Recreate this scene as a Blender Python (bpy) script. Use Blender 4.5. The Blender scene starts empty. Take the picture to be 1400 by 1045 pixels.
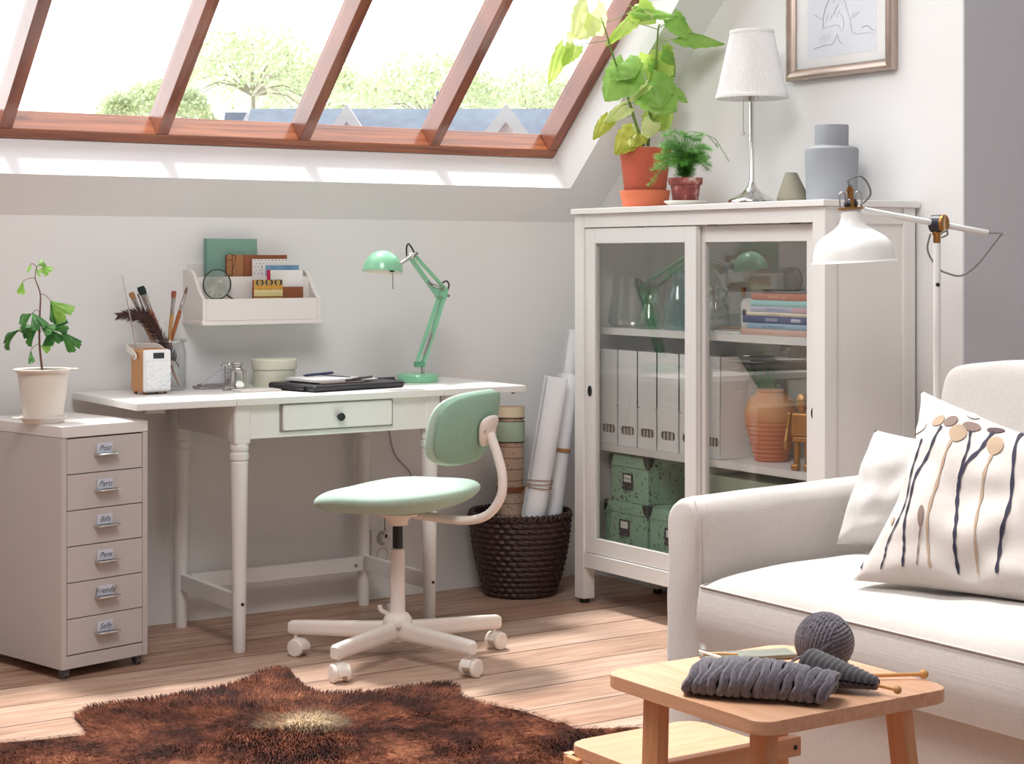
import bpy, bmesh, math, random
from mathutils import Vector, Matrix, noise
PI = math.pi
R = math.radians
rnd = random.Random(7)
SC = bpy.context.scene
COL = SC.collection

# ---------------------------------------------------------------- camera model (a point on a known plane from where it shows)
FPX, HOR, CAMZ = 2456.0, 353.0, 1.138
_a = math.atan2(3700, 2456)
SA, CA = math.sin(_a), math.cos(_a)

def at(x, y, X=None, Y=None, Z=None, D=None):
    c = (x - 700) / FPX
    r = (HOR - y) / FPX
    d = (c * SA + CA, -c * CA + SA, r)
    if X is not None: t = X / d[0]
    elif Y is not None: t = Y / d[1]
    elif Z is not None: t = (Z - CAMZ) / d[2]
    else: t = D
    return Vector((d[0] * t, d[1] * t, CAMZ + d[2] * t))

# ---------------------------------------------------------------- materials
def C(r, g, b):
    f = lambda v: (v / 255 / 12.92) if v / 255 <= 0.04045 else ((v / 255 + 0.055) / 1.055) ** 2.4
    return (f(r), f(g), f(b), 1)

class NT:
    def __init__(s, name):
        s.m = bpy.data.materials.new(name)
        s.m.use_nodes = True
        s.t = s.m.node_tree
        s.t.nodes.clear()
        s.out = s.t.nodes.new('ShaderNodeOutputMaterial')
    def n(s, typ, **kw):
        nd = s.t.nodes.new('ShaderNode' + typ)
        for k, v in kw.items():
            if k.startswith('i_'):
                key = k[2:].replace('_', ' ')
                nd.inputs[key].default_value = v
            else:
                setattr(nd, k, v)
        return nd
    def l(s, a, b):
        s.t.links.new(a, b)
    def math(s, op, a, b=None, c=None):
        nd = s.t.nodes.new('ShaderNodeMath')
        nd.operation = op
        for i, v in enumerate((a, b, c)):
            if v is None: continue
            if isinstance(v, (int, float)): nd.inputs[i].default_value = v
            else: s.l(v, nd.inputs[i])
        return nd.outputs[0]
    def mix(s, f, a, b):
        nd = s.t.nodes.new('ShaderNodeMix')
        nd.data_type = 'RGBA'
        for i, v in ((0, f), (6, a), (7, b)):
            if isinstance(v, (int, float, tuple)): nd.inputs[i].default_value = v
            else: s.l(v, nd.inputs[i])
        return nd.outputs[2]
    def ramp(s, f, stops):
        nd = s.t.nodes.new('ShaderNodeValToRGB')
        el = nd.color_ramp.elements
        while len(el) < len(stops): el.new(0.5)
        for e, (p, c) in zip(el, stops):
            e.position = p
            e.color = c
        s.l(f, nd.inputs[0])
        return nd.outputs[0]

def mat(name, col, rough=0.5, metal=0.0, var=0.04, scale=8.0, bump=0.0, bscale=200.0, coat=0.0, spec=0.5, sheen=0.0):
    t = NT(name)
    b = t.n('BsdfPrincipled')
    b.inputs['Roughness'].default_value = rough
    b.inputs['Metallic'].default_value = metal
    b.inputs['Coat Weight'].default_value = coat
    b.inputs['Specular IOR Level'].default_value = spec
    b.inputs['Sheen Weight'].default_value = sheen
    tc = t.n('TexCoord')
    nz = t.n('TexNoise')
    nz.inputs['Scale'].default_value = scale
    nz.inputs['Detail'].default_value = 4
    t.l(tc.outputs['Object'], nz.inputs['Vector'])
    d = tuple(max(0, c * (1 - var)) for c in col[:3]) + (1,)
    e = tuple(min(1, c * (1 + var)) for c in col[:3]) + (1,)
    t.l(t.ramp(nz.outputs[0], [(0.3, d), (0.7, e)]), b.inputs['Base Color'])
    if bump:
        n2 = t.n('TexNoise')
        n2.inputs['Scale'].default_value = bscale
        n2.inputs['Detail'].default_value = 3
        t.l(tc.outputs['Object'], n2.inputs['Vector'])
        bp = t.n('Bump')
        bp.inputs['Strength'].default_value = bump
        bp.inputs['Distance'].default_value = 0.004
        t.l(n2.outputs[0], bp.inputs['Height'])
        t.l(bp.outputs[0], b.inputs['Normal'])
    t.l(b.outputs[0], t.out.inputs[0])
    return t.m

def fabric(name, col, scale=900.0, bump=0.35, var=0.05, rough=0.9):
    """woven cloth: two crossed thread waves, a little slub"""
    t = NT(name)
    b = t.n('BsdfPrincipled')
    b.inputs['Roughness'].default_value = rough
    b.inputs['Specular IOR Level'].default_value = 0.15
    b.inputs['Sheen Weight'].default_value = 0.15
    tc = t.n('TexCoord')
    nz = t.n('TexNoise')
    nz.inputs['Scale'].default_value = 120
    nz.inputs['Detail'].default_value = 6
    t.l(tc.outputs['Object'], nz.inputs['Vector'])
    d = tuple(c * (1 - var) for c in col[:3]) + (1,)
    e = tuple(min(1, c * (1 + var)) for c in col[:3]) + (1,)
    t.l(t.ramp(nz.outputs[0], [(0.35, d), (0.65, e)]), b.inputs['Base Color'])
    hs = []
    for ax in 'XYZ':
        w = t.n('TexWave')
        w.bands_direction = ax
        w.inputs['Scale'].default_value = scale / 2.0
        w.inputs['Distortion'].default_value = 1.5
        w.inputs['Detail'].default_value = 2
        t.l(tc.outputs['Object'], w.inputs['Vector'])
        hs.append(w.outputs['Fac'])
    h = t.math('ADD', t.math('MULTIPLY', hs[0], hs[1]), t.math('MULTIPLY', hs[2], 0.6))
    h = t.math('ADD', h, t.math('MULTIPLY', nz.outputs[0], 1.2))
    bp = t.n('Bump')
    bp.inputs['Strength'].default_value = bump
    bp.inputs['Distance'].default_value = 0.0008
    t.l(h, bp.inputs['Height'])
    t.l(bp.outputs[0], b.inputs['Normal'])
    t.l(b.outputs[0], t.out.inputs[0])
    return t.m

def wood(name, c0, c1, axis='X', scale=14.0, rough=0.45, knots=True, dark=None, coat=0.0):
    t = NT(name)
    b = t.n('BsdfPrincipled')
    b.inputs['Roughness'].default_value = rough
    b.inputs['Coat Weight'].default_value = coat
    b.inputs['Coat Roughness'].default_value = 0.12
    tc = t.n('TexCoord')
    mp = t.n('Mapping')
    sc = {'X': (0.06, 1, 1), 'Y': (1, 0.06, 1), 'Z': (1, 1, 0.06), 'S': (1, 0.06, 0.06)}[axis]
    mp.inputs['Scale'].default_value = sc
    t.l(tc.outputs['Object'], mp.inputs['Vector'])
    nz = t.n('TexNoise')
    nz.inputs['Scale'].default_value = scale * 4
    nz.inputs['Detail'].default_value = 7
    nz.inputs['Distortion'].default_value = 0.6
    t.l(mp.outputs[0], nz.inputs['Vector'])
    col = t.ramp(nz.outputs[0], [(0.3, c0), (0.7, c1)])
    if knots:
        mp2 = t.n('Mapping')
        mp2.inputs['Scale'].default_value = tuple(0.35 if v < 1 else 1 for v in sc)
        t.l(tc.outputs['Object'], mp2.inputs['Vector'])
        v = t.n('TexVoronoi')
        v.inputs['Scale'].default_value = 7
        t.l(mp2.outputs[0], v.inputs['Vector'])
        k = t.ramp(v.outputs['Distance'], [(0.02, (1, 1, 1, 1)), (0.11, (0, 0, 0, 1))])
        col = t.mix(t.math('MULTIPLY', k, 0.75), col, dark or tuple(x * 0.35 for x in c0[:3]) + (1,))
    t.l(col, b.inputs['Base Color'])
    t.l(b.outputs[0], t.out.inputs[0])
    return t.m

def glass(name, tint=(1, 1, 1, 1), refl=1.0, base=0.0, rough=0.0):
    """thin clear sheet: sees through, with a Fresnel reflection"""
    t = NT(name)
    tr = t.n('BsdfTransparent')
    tc = t.n('TexCoord')
    nz = t.n('TexNoise')
    nz.inputs['Scale'].default_value = 3
    t.l(tc.outputs['Object'], nz.inputs['Vector'])
    t.l(t.ramp(nz.outputs[0], [(0.3, tint), (0.7, tuple(min(1, c * 1.01) for c in tint[:3]) + (1,))]), tr.inputs['Color'])
    g = t.n('BsdfGlossy')
    g.inputs['Roughness'].default_value = rough
    fr = t.n('Fresnel')
    ge = t.n('NewGeometry')
    t.l(t.math('ADD', t.math('MULTIPLY', ge.outputs['Backfacing'], 1 / 1.5 - 1.5), 1.5), fr.inputs['IOR'])
    f = t.math('MINIMUM', t.math('ADD', t.math('MULTIPLY', fr.outputs[0], refl), base), 1.0)
    mx = t.n('MixShader')
    t.l(f, mx.inputs[0])
    t.l(tr.outputs[0], mx.inputs[1])
    t.l(g.outputs[0], mx.inputs[2])
    t.l(mx.outputs[0], t.out.inputs[0])
    return t.m

def leafmat(name, c0, c1, trans=0.45, scale=25.0):
    t = NT(name)
    tc = t.n('TexCoord')
    nz = t.n('TexNoise')
    nz.inputs['Scale'].default_value = scale
    nz.inputs['Detail'].default_value = 5
    t.l(tc.outputs['Object'], nz.inputs['Vector'])
    col = t.ramp(nz.outputs[0], [(0.3, c0), (0.7, c1)])
    b = t.n('BsdfPrincipled')
    b.inputs['Roughness'].default_value = 0.45
    t.l(col, b.inputs['Base Color'])
    tr = t.n('BsdfTranslucent')
    t.l(col, tr.inputs['Color'])
    mx = t.n('MixShader')
    mx.inputs[0].default_value = trans
    t.l(b.outputs[0], mx.inputs[1])
    t.l(tr.outputs[0], mx.inputs[2])
    t.l(mx.outputs[0], t.out.inputs[0])
    return t.m

# ---------------------------------------------------------------- mesh builder
def rot(ax, ang):
    return Matrix.Rotation(ang, 4, ax)

def trs(loc, rx=0, ry=0, rz=0):
    return Matrix.Translation(loc) @ rot('Z', rz) @ rot('Y', ry) @ rot('X', rx)

def frame(o, ex, ey, ez):
    m = Matrix.Identity(4)
    for i, v in enumerate((ex, ey, ez, o)):
        for j in range(3): m[j][i] = v[j]
    return m

def smooth_path(pts, n=6):
    pts = [Vector(p) for p in pts]
    if len(pts) < 3: return pts
    out = []
    for i in range(len(pts) - 1):
        p0 = pts[max(i - 1, 0)]; p1 = pts[i]; p2 = pts[i + 1]; p3 = pts[min(i + 2, len(pts) - 1)]
        for k in range(n):
            t = k / n
            out.append(0.5 * ((2 * p1) + (p2 - p0) * t + (2 * p0 - 5 * p1 + 4 * p2 - p3) * t * t + (3 * p1 - p0 - 3 * p2 + p3) * t ** 3))
    out.append(pts[-1])
    return out

class MB:
    def __init__(s):
        s.bm = bmesh.new()
        s.bev = False
    def _fin(s, verts, m, M):
        fs = set()
        for v in verts:
            for f in v.link_faces: fs.add(f)
        for f in fs: f.material_index = m
        if M is not None:
            bmesh.ops.transform(s.bm, matrix=M, verts=list(verts))
    def box(s, lo, hi, bev=0.0, m=0, M=None, seg=2):
        lo, hi = [min(a, b) for a, b in zip(lo, hi)], [max(a, b) for a, b in zip(lo, hi)]
        c = [(a + b) / 2 for a, b in zip(lo, hi)]
        d = [b - a for a, b in zip(lo, hi)]
        T = Matrix.Translation(c) @ Matrix.Diagonal((d[0], d[1], d[2], 1))
        g = bmesh.ops.create_cube(s.bm, size=1.0, matrix=T)
        vs = g['verts']
        if bev > 0:
            s.bev = True
            es = list({e for v in vs for e in v.link_edges})
            bev = min(bev, min(d) * 0.49)
            r = bmesh.ops.bevel(s.bm, geom=es, offset=bev, segments=seg, profile=0.5, affect='EDGES')
            vs = set(r['verts'])
            for f in r['faces']: vs.update(f.verts)
            st = list(vs)
            seen = set(vs)
            while st:
                v = st.pop()
                for e in v.link_edges:
                    w = e.other_vert(v)
                    if w not in seen:
                        seen.add(w); st.append(w)
            vs = seen
        s._fin(vs, m, M)
        return s
    def rings(s, rings, m=0, M=None, cap0=True, cap1=True, closed=True):
        """loft closed rings of equal count"""
        vr = [[s.bm.verts.new(p) for p in r] for r in rings]
        n = len(vr[0])
        for a, b in zip(vr[:-1], vr[1:]):
            for i in range(n if closed else n - 1):
                j = (i + 1) % n
                try: s.bm.faces.new((a[i], a[j], b[j], b[i]))
                except ValueError: pass
        if cap0 and n > 2: s.bm.faces.new(list(reversed(vr[0])))
        if cap1 and n > 2: s.bm.faces.new(vr[-1])
        s._fin([v for r in vr for v in r], m, M)
        return s
    def lathe(s, prof, c=(0, 0, 0), seg=32, m=0, M=None, fn=None, cap0=False, cap1=False):
        rings = []
        for r, z in prof:
            ring = []
            for i in range(seg):
                a = 2 * PI * i / seg
                rr = max(r, 1e-5)
                if fn: rr = fn(rr, z, a)
                ring.append((c[0] + rr * math.cos(a), c[1] + rr * math.sin(a), c[2] + z))
            rings.append(ring)
        c0 = cap0 or prof[0][0] > 0 and prof[0][0] < 2e-5
        s.rings(rings, m, M, cap0=cap0, cap1=cap1)
        return s
    def cyl(s, p0, p1, r0, r1=None, seg=16, m=0, M=None):
        r1 = r0 if r1 is None else r1
        p0, p1 = Vector(p0), Vector(p1)
        d = (p1 - p0).normalized()
        q = d.to_track_quat('Z', 'Y').to_matrix()
        rings = []
        for p, r in ((p0, r0), (p1, r1)):
            rings.append([p + q @ Vector((r * math.cos(2 * PI * i / seg), r * math.sin(2 * PI * i / seg), 0)) for i in range(seg)])
        s.rings(rings, m, M)
        return s
    def tube(s, pts, r, seg=8, m=0, M=None, n=6, cap=True):
        P = smooth_path(pts, n) if n else [Vector(p) for p in pts]
        up = Vector((0, 0, 1))
        rings = []
        prev = None
        for i, p in enumerate(P):
            d = (P[min(i + 1, len(P) - 1)] - P[max(i - 1, 0)])
            d = d.normalized() if d.length > 1e-9 else Vector((0, 0, 1))
            if prev is None:
                a = d.orthogonal().normalized()
            else:
                a = (prev - d * prev.dot(d))
                a = a.normalized() if a.length > 1e-6 else d.orthogonal().normalized()
            prev = a
            b = d.cross(a)
            rr = r(i / (len(P) - 1)) if callable(r) else r
            rings.append([p + a * rr * math.cos(2 * PI * k / seg) + b * rr * math.sin(2 * PI * k / seg) for k in range(seg)])
        s.rings(rings, m, M, cap0=cap, cap1=cap)
        return s
    def prism(s, pts, h, m=0, M=None, bev=0.0, seg=2):
        """outline in local xy extruded 0..h along z"""
        a = [s.bm.verts.new((p[0], p[1], 0)) for p in pts]
        b = [s.bm.verts.new((p[0], p[1], h)) for p in pts]
        n = len(a)
        f0 = s.bm.faces.new(list(reversed(a)))
        f1 = s.bm.faces.new(b)
        for i in range(n):
            j = (i + 1) % n
            s.bm.faces.new((a[i], a[j], b[j], b[i]))
        vs = a + b
        if bev > 0:
            s.bev = True
            es = list(f0.edges) + list(f1.edges)
            r = bmesh.ops.bevel(s.bm, geom=es, offset=bev, segments=seg, profile=0.5, affect='EDGES')
            seen = set(v for v in vs if v.is_valid) | set(r['verts'])
            for f in r['faces']: seen.update(f.verts)
            vs = seen
        s._fin(vs, m, M)
        return s
    def ball(s, c, r, m=0, M=None, sc=(1, 1, 1), u=20, v=12):
        T = Matrix.Translation(c) @ Matrix.Diagonal((sc[0], sc[1], sc[2], 1))
        g = bmesh.ops.create_uvsphere(s.bm, u_segments=u, v_segments=v, radius=r, matrix=T)
        s._fin(g['verts'], m, M)
        return s
    def face(s, pts, m=0, M=None):
        vs = [s.bm.verts.new(p) for p in pts]
        s.bm.faces.new(vs)
        s._fin(vs, m, M)
        return s
    def grid(s, fn, nu, nv, m=0, M=None, wrap_u=False):
        vs = [[s.bm.verts.new(fn(i / nu, j / nv)) for j in range(nv + 1)] for i in range(nu if wrap_u else nu + 1)]
        N = len(vs)
        for i in range(nu):
            i2 = (i + 1) % N
            for j in range(nv):
                s.bm.faces.new((vs[i][j], vs[i2][j], vs[i2][j + 1], vs[i][j + 1]))
        s._fin([v for r in vs for v in r], m, M)
        return s
    def text(s, txt, size, M, m=0, shear=0.0, align='CENTER', depth=0.0):
        cu = bpy.data.curves.new('t', 'FONT')
        cu.body = txt
        cu.size = size
        cu.shear = shear
        cu.align_x = align
        cu.align_y = 'CENTER'
        cu.extrude = depth
        cu.resolution_u = 3
        ob = bpy.data.objects.new('t', cu)
        COL.objects.link(ob)
        dg = bpy.context.evaluated_depsgraph_get()
        me = bpy.data.meshes.new_from_object(ob.evaluated_get(dg))
        bpy.data.objects.remove(ob)
        bpy.data.curves.remove(cu)
        n0 = len(s.bm.verts)
        s.bm.from_mesh(me)
        bpy.data.meshes.remove(me)
        s.bm.verts.ensure_lookup_table()
        s._fin([s.bm.verts[i] for i in range(n0, len(s.bm.verts))], m, M)
        return s
    def build(s, name, mats, parent=None, ang=38, weld=1e-5, label=None, cat=None, group=None, kind=None, normals=True):
        if weld: bmesh.ops.remove_doubles(s.bm, verts=s.bm.verts, dist=weld)
        if normals: bmesh.ops.recalc_face_normals(s.bm, faces=s.bm.faces)
        me = bpy.data.meshes.new(name)
        if parent is not None:
            M = world_of(parent)
            s.bm.transform(M.inverted())
        s.bm.to_mesh(me)
        s.bm.free()
        if not isinstance(mats, (list, tuple)): mats = [mats]
        for m in mats: me.materials.append(m)
        me.polygons.foreach_set('use_smooth', [True] * len(me.polygons))
        me.set_sharp_from_angle(angle=R(ang))
        o = bpy.data.objects.new(name, me)
        COL.objects.link(o)
        if parent is not None: o.parent = parent
        if s.bev:
            wn = o.modifiers.new('face_normals', 'WEIGHTED_NORMAL')
            wn.keep_sharp = True
            wn.weight = 80
        tag(o, label, cat, group, kind)
        return o

def world_of(o):
    M = Matrix.Translation(o.location) @ rot('Z', o.rotation_euler.z)
    return (world_of(o.parent) @ M) if o.parent is not None else M

def tag(o, label=None, cat=None, group=None, kind=None):
    for k, v in (('label', label), ('category', cat), ('group', group), ('kind', kind)):
        if v: o[k] = v
    return o

def thing(name, label, cat, loc=(0, 0, 0), rz=0.0, group=None, kind=None):
    o = bpy.data.objects.new(name, None)
    o.empty_display_size = 0.05
    o.location = loc
    o.rotation_euler = (0, 0, rz)
    COL.objects.link(o)
    return tag(o, label, cat, group, kind)

def dup(src, loc=None, rz=None, label=None, group=None, name=None):
    def cp(o, par):
        c = o.copy()
        COL.objects.link(c)
        c.parent = par
        for ch in o.children: cp(ch, c)
        return c
    r = cp(src, None)
    if loc is not None: r.location = loc
    if rz is not None: r.rotation_euler = (0, 0, rz)
    return tag(r, label, None, group)

# ---------------------------------------------------------------- shared materials
M = {}
M['wall'] = mat('wall paint', (0.80, 0.80, 0.80, 1), 0.85, var=0.012, scale=2, bump=0.05, bscale=90)
M['ceil'] = mat('ceiling paint', (0.88, 0.88, 0.89, 1), 0.85, var=0.012, scale=2)
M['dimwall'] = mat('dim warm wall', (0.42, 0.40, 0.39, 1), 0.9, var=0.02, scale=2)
M['shadewall'] = mat('wall paint in shade', (0.56, 0.57, 0.61, 1), 0.85, var=0.012, scale=2)  # wall turned from the window; its shade is put into this grey
M['white'] = mat('white lacquer', (0.80, 0.79, 0.775, 1), 0.38, var=0.012, scale=4)
M['whitemetal'] = mat('white powder coat', (0.80, 0.785, 0.77, 1), 0.4, var=0.01, scale=6)
M['warmwhite'] = mat('warm white paint', (0.80, 0.765, 0.74, 1), 0.45, var=0.012, scale=5)
M['black'] = mat('black plastic', (0.012, 0.012, 0.014, 1), 0.35)
M['dark'] = mat('dark gap', (0.02, 0.018, 0.018, 1), 0.7)
M['chrome'] = mat('polished chrome', (0.75, 0.74, 0.73, 1), 0.12, 1.0, var=0.02)
M['steel'] = mat('brushed steel', (0.55, 0.53, 0.52, 1), 0.28, 1.0, var=0.05, scale=30)
M['brass'] = mat('aged brass', C(164, 120, 70), 0.3, 1.0, var=0.08, scale=20)
M['glass'] = glass('clear glass', (0.97, 0.98, 0.98, 1), 1.4, 0.015)
M['paper'] = mat('white paper', (0.82, 0.82, 0.81, 1), 0.8, var=0.01, scale=20)
M['ink'] = mat('dark ink', (0.02, 0.02, 0.035, 1), 0.6)
M['grey_cord'] = mat('grey cord', C(110, 108, 108), 0.6)
M['pine'] = wood('red brown pine', C(108, 52, 33), C(160, 90, 60), 'S', 12, 0.3, dark=C(70, 28, 18), coat=0.7)
M['pine_x'] = wood('red brown pine along rail', C(122, 62, 36), C(176, 104, 64), 'X', 12, 0.3, dark=C(70, 28, 18), coat=0.7)
M['soil'] = mat('potting soil', C(52, 38, 28), 0.95, var=0.3, scale=60, bump=0.8, bscale=150)
SKY, SUN, EXPO = 2.5, 4.3, 0.28
# ================================================================= SETTING
TH = math.atan(0.973)
CT, ST = math.cos(TH), math.sin(TH)
YB, KZ, XR = 5.25, 1.266, 3.83          # back wall, height of the kink, right wall

def slope(X, s, o=0.0):
    return (X, YB - s * CT + o * ST, KZ + s * ST + o * CT)

SM = Matrix(((1, 0, 0, 0), (0, -CT, ST, YB), (0, ST, CT, KZ), (0, 0, 0, 1)))   # local (X, s, o) -> world

def floor_material():
    t = NT('pine floor boards')
    b = t.n('BsdfPrincipled')
    b.inputs['Roughness'].default_value = 0.42
    tc = t.n('TexCoord')
    sp = t.n('SeparateXYZ')
    t.l(tc.outputs['Object'], sp.inputs[0])
    v = t.math('DIVIDE', t.math('ADD', sp.outputs['Y'], 0.07), 0.1905)
    row = t.math('FLOOR', v)
    fr = t.math('FRACT', v)
    wn = t.n('TexWhiteNoise')
    wn.noise_dimensions = '1D'
    t.l(row, wn.inputs['W'])
    # grain, offset board by board
    cb = t.n('CombineXYZ')
    t.l(t.math('ADD', t.math('MULTIPLY', sp.outputs['X'], 0.10), t.math('MULTIPLY', wn.outputs['Value'], 13.0)), cb.inputs['X'])
    t.l(sp.outputs['Y'], cb.inputs['Y'])
    nz = t.n('TexNoise')
    nz.inputs['Scale'].default_value = 42
    nz.inputs['Detail'].default_value = 8
    nz.inputs['Distortion'].default_value = 0.8
    t.l(cb.outputs[0], nz.inputs['Vector'])
    col = t.ramp(nz.outputs[0], [(0.25, C(138, 100, 80)), (0.5, C(176, 139, 116)), (0.75, C(205, 175, 154))])
    # big soft tone changes
    n3 = t.n('TexNoise')
    n3.inputs['Scale'].default_value = 1.6
    n3.inputs['Detail'].default_value = 4
    t.l(cb.outputs[0], n3.inputs['Vector'])
    col = t.mix(t.math('MULTIPLY', wn.outputs['Value'], 0.30), col, C(132, 94, 74))
    col = t.mix(t.ramp(n3.outputs[0], [(0.45, (0, 0, 0, 1)), (0.75, (0.35, 0.35, 0.35, 1))]), col, C(224, 206, 192))
    # knots
    c2 = t.n('CombineXYZ')
    t.l(t.math('ADD', t.math('MULTIPLY', sp.outputs['X'], 0.45), t.math('MULTIPLY', wn.outputs['Value'], 7.0)), c2.inputs['X'])
    t.l(sp.outputs['Y'], c2.inputs['Y'])
    vo = t.n('TexVoronoi')
    vo.inputs['Scale'].default_value = 3.1
    t.l(c2.outputs[0], vo.inputs['Vector'])
    k = t.ramp(vo.outputs['Distance'], [(0.012, (1, 1, 1, 1)), (0.06, (0, 0, 0, 1))])
    col = t.mix(t.math('MULTIPLY', k, 0.6), col, C(92, 58, 42))
    # seams between boards
    seam = t.math('LESS_THAN', t.math('ABSOLUTE', t.math('SUBTRACT', fr, 0.5)), 0.486)
    col = t.mix(seam, C(52, 34, 28), col)
    t.l(col, b.inputs['Base Color'])
    bp = t.n('Bump')
    bp.inputs['Strength'].default_value = 0.25
    bp.inputs['Distance'].default_value = 0.003
    t.l(t.math('ADD', t.math('MULTIPLY', nz.outputs[0], 0.3), seam), bp.inputs['Height'])
    t.l(bp.outputs[0], b.inputs['Normal'])
    t.l(b.outputs[0], t.out.inputs[0])
    return t.m

M['floor'] = floor_material()
MB().box((-1.6, -1.2, -0.06), (6.2, 5.25, 0.0)).build('floor', M['floor'], kind='structure')
MB().box((-1.6, YB, 0.0), (XR + 0.1, YB + 0.12, KZ)).build('wall_back', M['wall'], kind='structure')
# right wall: pentagon following the roof slope
w = MB()
pts = [(3.49, 0.0), (YB, 0.0), (YB, KZ), (3.49, KZ + (YB - 3.49) * 0.973)]
w.prism(pts, 0.10, M=frame((XR, 0, 0), (0, 1, 0), (0, 0, 1), (1, 0, 0)))
w.build('wall_right', M['wall'], kind='structure')
MB().box((XR, 3.484, 0.0), (6.2, 3.4895, 3.6)).build('wall_alcove', M['shadewall'], kind='structure')
# sloping ceiling with the window opening cut out (thickness makes the reveal)
T = 0.205
SMAX = 3.35
OX0, OX1, OS0, OS1 = 0.25, 3.652, 0.167, 3.05
c = MB()
def slab(x0, x1, s0, s1):
    c.box((x0, s0, 0.0), (x1, s1, T), M=SM)
slab(-1.6, OX0, 0.0, SMAX)
slab(OX0, OX1, 0.0, OS0)
slab(OX0, OX1, OS1, SMAX)
slab(OX1, XR + 0.1, 0.0, SMAX)
c.build('ceiling_slope', M['ceil'], kind='structure', weld=0)
zt = KZ + SMAX * ST
yt = YB - SMAX * CT
MB().box((-1.6, -1.2, zt - 0.005), (6.2, yt + 0.02, zt + 0.1)).build('ceiling', M['dimwall'], kind='structure')
MB().box((-1.7, -1.2, 0.0), (-1.6, YB, 3.6)).build('wall_left', M['dimwall'], kind='structure')

# ---- window: pine frame, glazing bars, glass
win = thing('window_1', None, None, (1.9, 4.4, 1.9), kind='structure')
FO, GO = 0.149, 0.216
MB().box((OX0 + 0.003, OS0 + 0.003, FO), (OX1 - 0.003, 0.208, T + 0.03), bev=0.004, M=SM).build('bottom_rail', M['pine_x'], win, kind='structure')
MB().box((OX0 + 0.003, OS1 - 0.045, FO), (OX1 - 0.003, OS1 - 0.003, T + 0.03), bev=0.004, M=SM).build('top_rail', M['pine_x'], win, kind='structure')
MB().box((3.609, 0.2085, FO), (OX1 - 0.003, OS1 - 0.046, T + 0.03), bev=0.004, M=SM).build('jamb', M['pine'], win, kind='structure')
MB().box((OX0 + 0.003, 0.2085, FO), (OX0 + 0.045, OS1 - 0.046, T + 0.03), bev=0.004, M=SM).build('jamb', M['pine'], win, kind='structure')
xs = [0.70, 1.186, 1.675, 2.163, 2.651, 3.142]
for xb in xs:
    MB().box((xb - 0.020, 0.2085, FO), (xb + 0.020, OS1 - 0.046, T + 0.03), bev=0.003, M=SM).build('glazing_bar', M['pine'], win, kind='structure')
ed = [OX0 + 0.045] + xs + [3.629]
M['winglass'] = glass('window glass', (0.985, 0.99, 0.99, 1), 0.8)
for a, b in zip(ed[:-1], ed[1:]):
    MB().box((a + 0.0205, 0.2087, GO), (b - 0.0205, OS1 - 0.0465, GO + 0.004), M=SM).build('window_pane', M['winglass'], win, kind='structure')

# ================================================================= OUTSIDE
M['roofslate'] = mat('hazed slate roof', C(124, 138, 156), 0.85, var=0.12, scale=3, bump=0.3, bscale=14)  # slate lightened so its colour carries the outdoor haze
M['render'] = mat('white house render', C(250, 249, 250), 0.85, var=0.03)
M['brickpale'] = mat('pale pink brick', C(244, 230, 226), 0.9, var=0.06, scale=12)
def house(cx_, cy_, label, w_, h_eave, h_gable, long_, gables, chimney=None):
    """ridge parallel to image-left..right; front gables stand toward the room"""
    rz = -R(33.6)
    root = thing('house', label, 'house', (cx_, cy_, -4.0), rz, group='houses seen through the roof window')
    Mx = Matrix.Translation((cx_, cy_, 0)) @ rot('Z', rz)
    L = long_ / 2
    MB().box((-L, 0, -4.0), (L, w_, h_eave), M=Mx).build('wall', M['render'], root)
    r = MB()
    zr = h_gable
    prof = [(-0.4, h_eave - 0.3), (w_ / 2, zr), (w_ + 0.4, h_eave - 0.3), (w_ + 0.4, h_eave - 0.5), (w_ / 2, zr - 0.25), (-0.4, h_eave - 0.5)]
    r.prism(prof, 2 * L + 0.6, M=Mx @ frame((-L - 0.3, 0, 0), (0, 1, 0), (0, 0, 1), (1, 0, 0)))
    r.build('roof', M['roofslate'], root)
    for gx, gw, gz, gb in gables:
        g = MB()
        g.prism([(-gw, gb), (gw, gb), (0, gz)], 0.35, M=Mx @ frame((gx, -1.0, 0), (1, 0, 0), (0, 0, 1), (0, -1, 0)))
        ob = g.build('gable', M['brickpale'], root)
        b = MB()
        for sgn in (-1, 1):
            d = Vector((sgn * gw, gb - gz)).normalized()
            nrm = Vector((-d.y, d.x)) * (1 if sgn > 0 else -1)
            L2 = math.hypot(gw, gz - gb) + 0.5
            e = (d.x * L2, gz + d.y * L2)
            th = 0.30
            b.prism([(0, gz + 0.28), (e[0], e[1] + 0.28), (e[0], e[1] - 0.12), (0, gz - 0.12)], 0.5, M=Mx @ frame((gx, -1.0, 0), (1, 0, 0), (0, 0, 1), (0, -1, 0)))
        b.build('barge_board', M['render'], ob)
        k = MB()
        k.prism([(-gw, gb), (gw, gb), (0, gz)], w_ / 2 + 1.0, M=Mx @ frame((gx, w_ / 2, 0.2), (1, 0, 0), (0, 0, 1), (0, -1, 0)))
        k.build('gable_roof', M['roofslate'], root)
    if chimney:
        q = MB()
        q.box((chimney - 0.16, w_ / 2 - 0.3, zr - 0.6), (chimney + 0.16, w_ / 2 + 0.3, zr + 0.22), M=Mx)
        q.cyl((chimney, w_ / 2, zr + 0.22), (chimney, w_ / 2, zr + 0.42), 0.10, M=Mx, seg=10)
        q.build('chimney', mat('blue grey chimney', C(120, 135, 150), 0.8), root)
p = at(590, 160, D=42)
house(p.x, p.y, 'pale slate roofed house with two white edged gables beyond the window', 5.0, 2.72, 4.84, 8.6, [(-1.85, 1.05, 4.34, 2.75), (1.75, 1.35, 4.34, 2.6)], 0.1)
p = at(342, 160, D=50)
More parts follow.
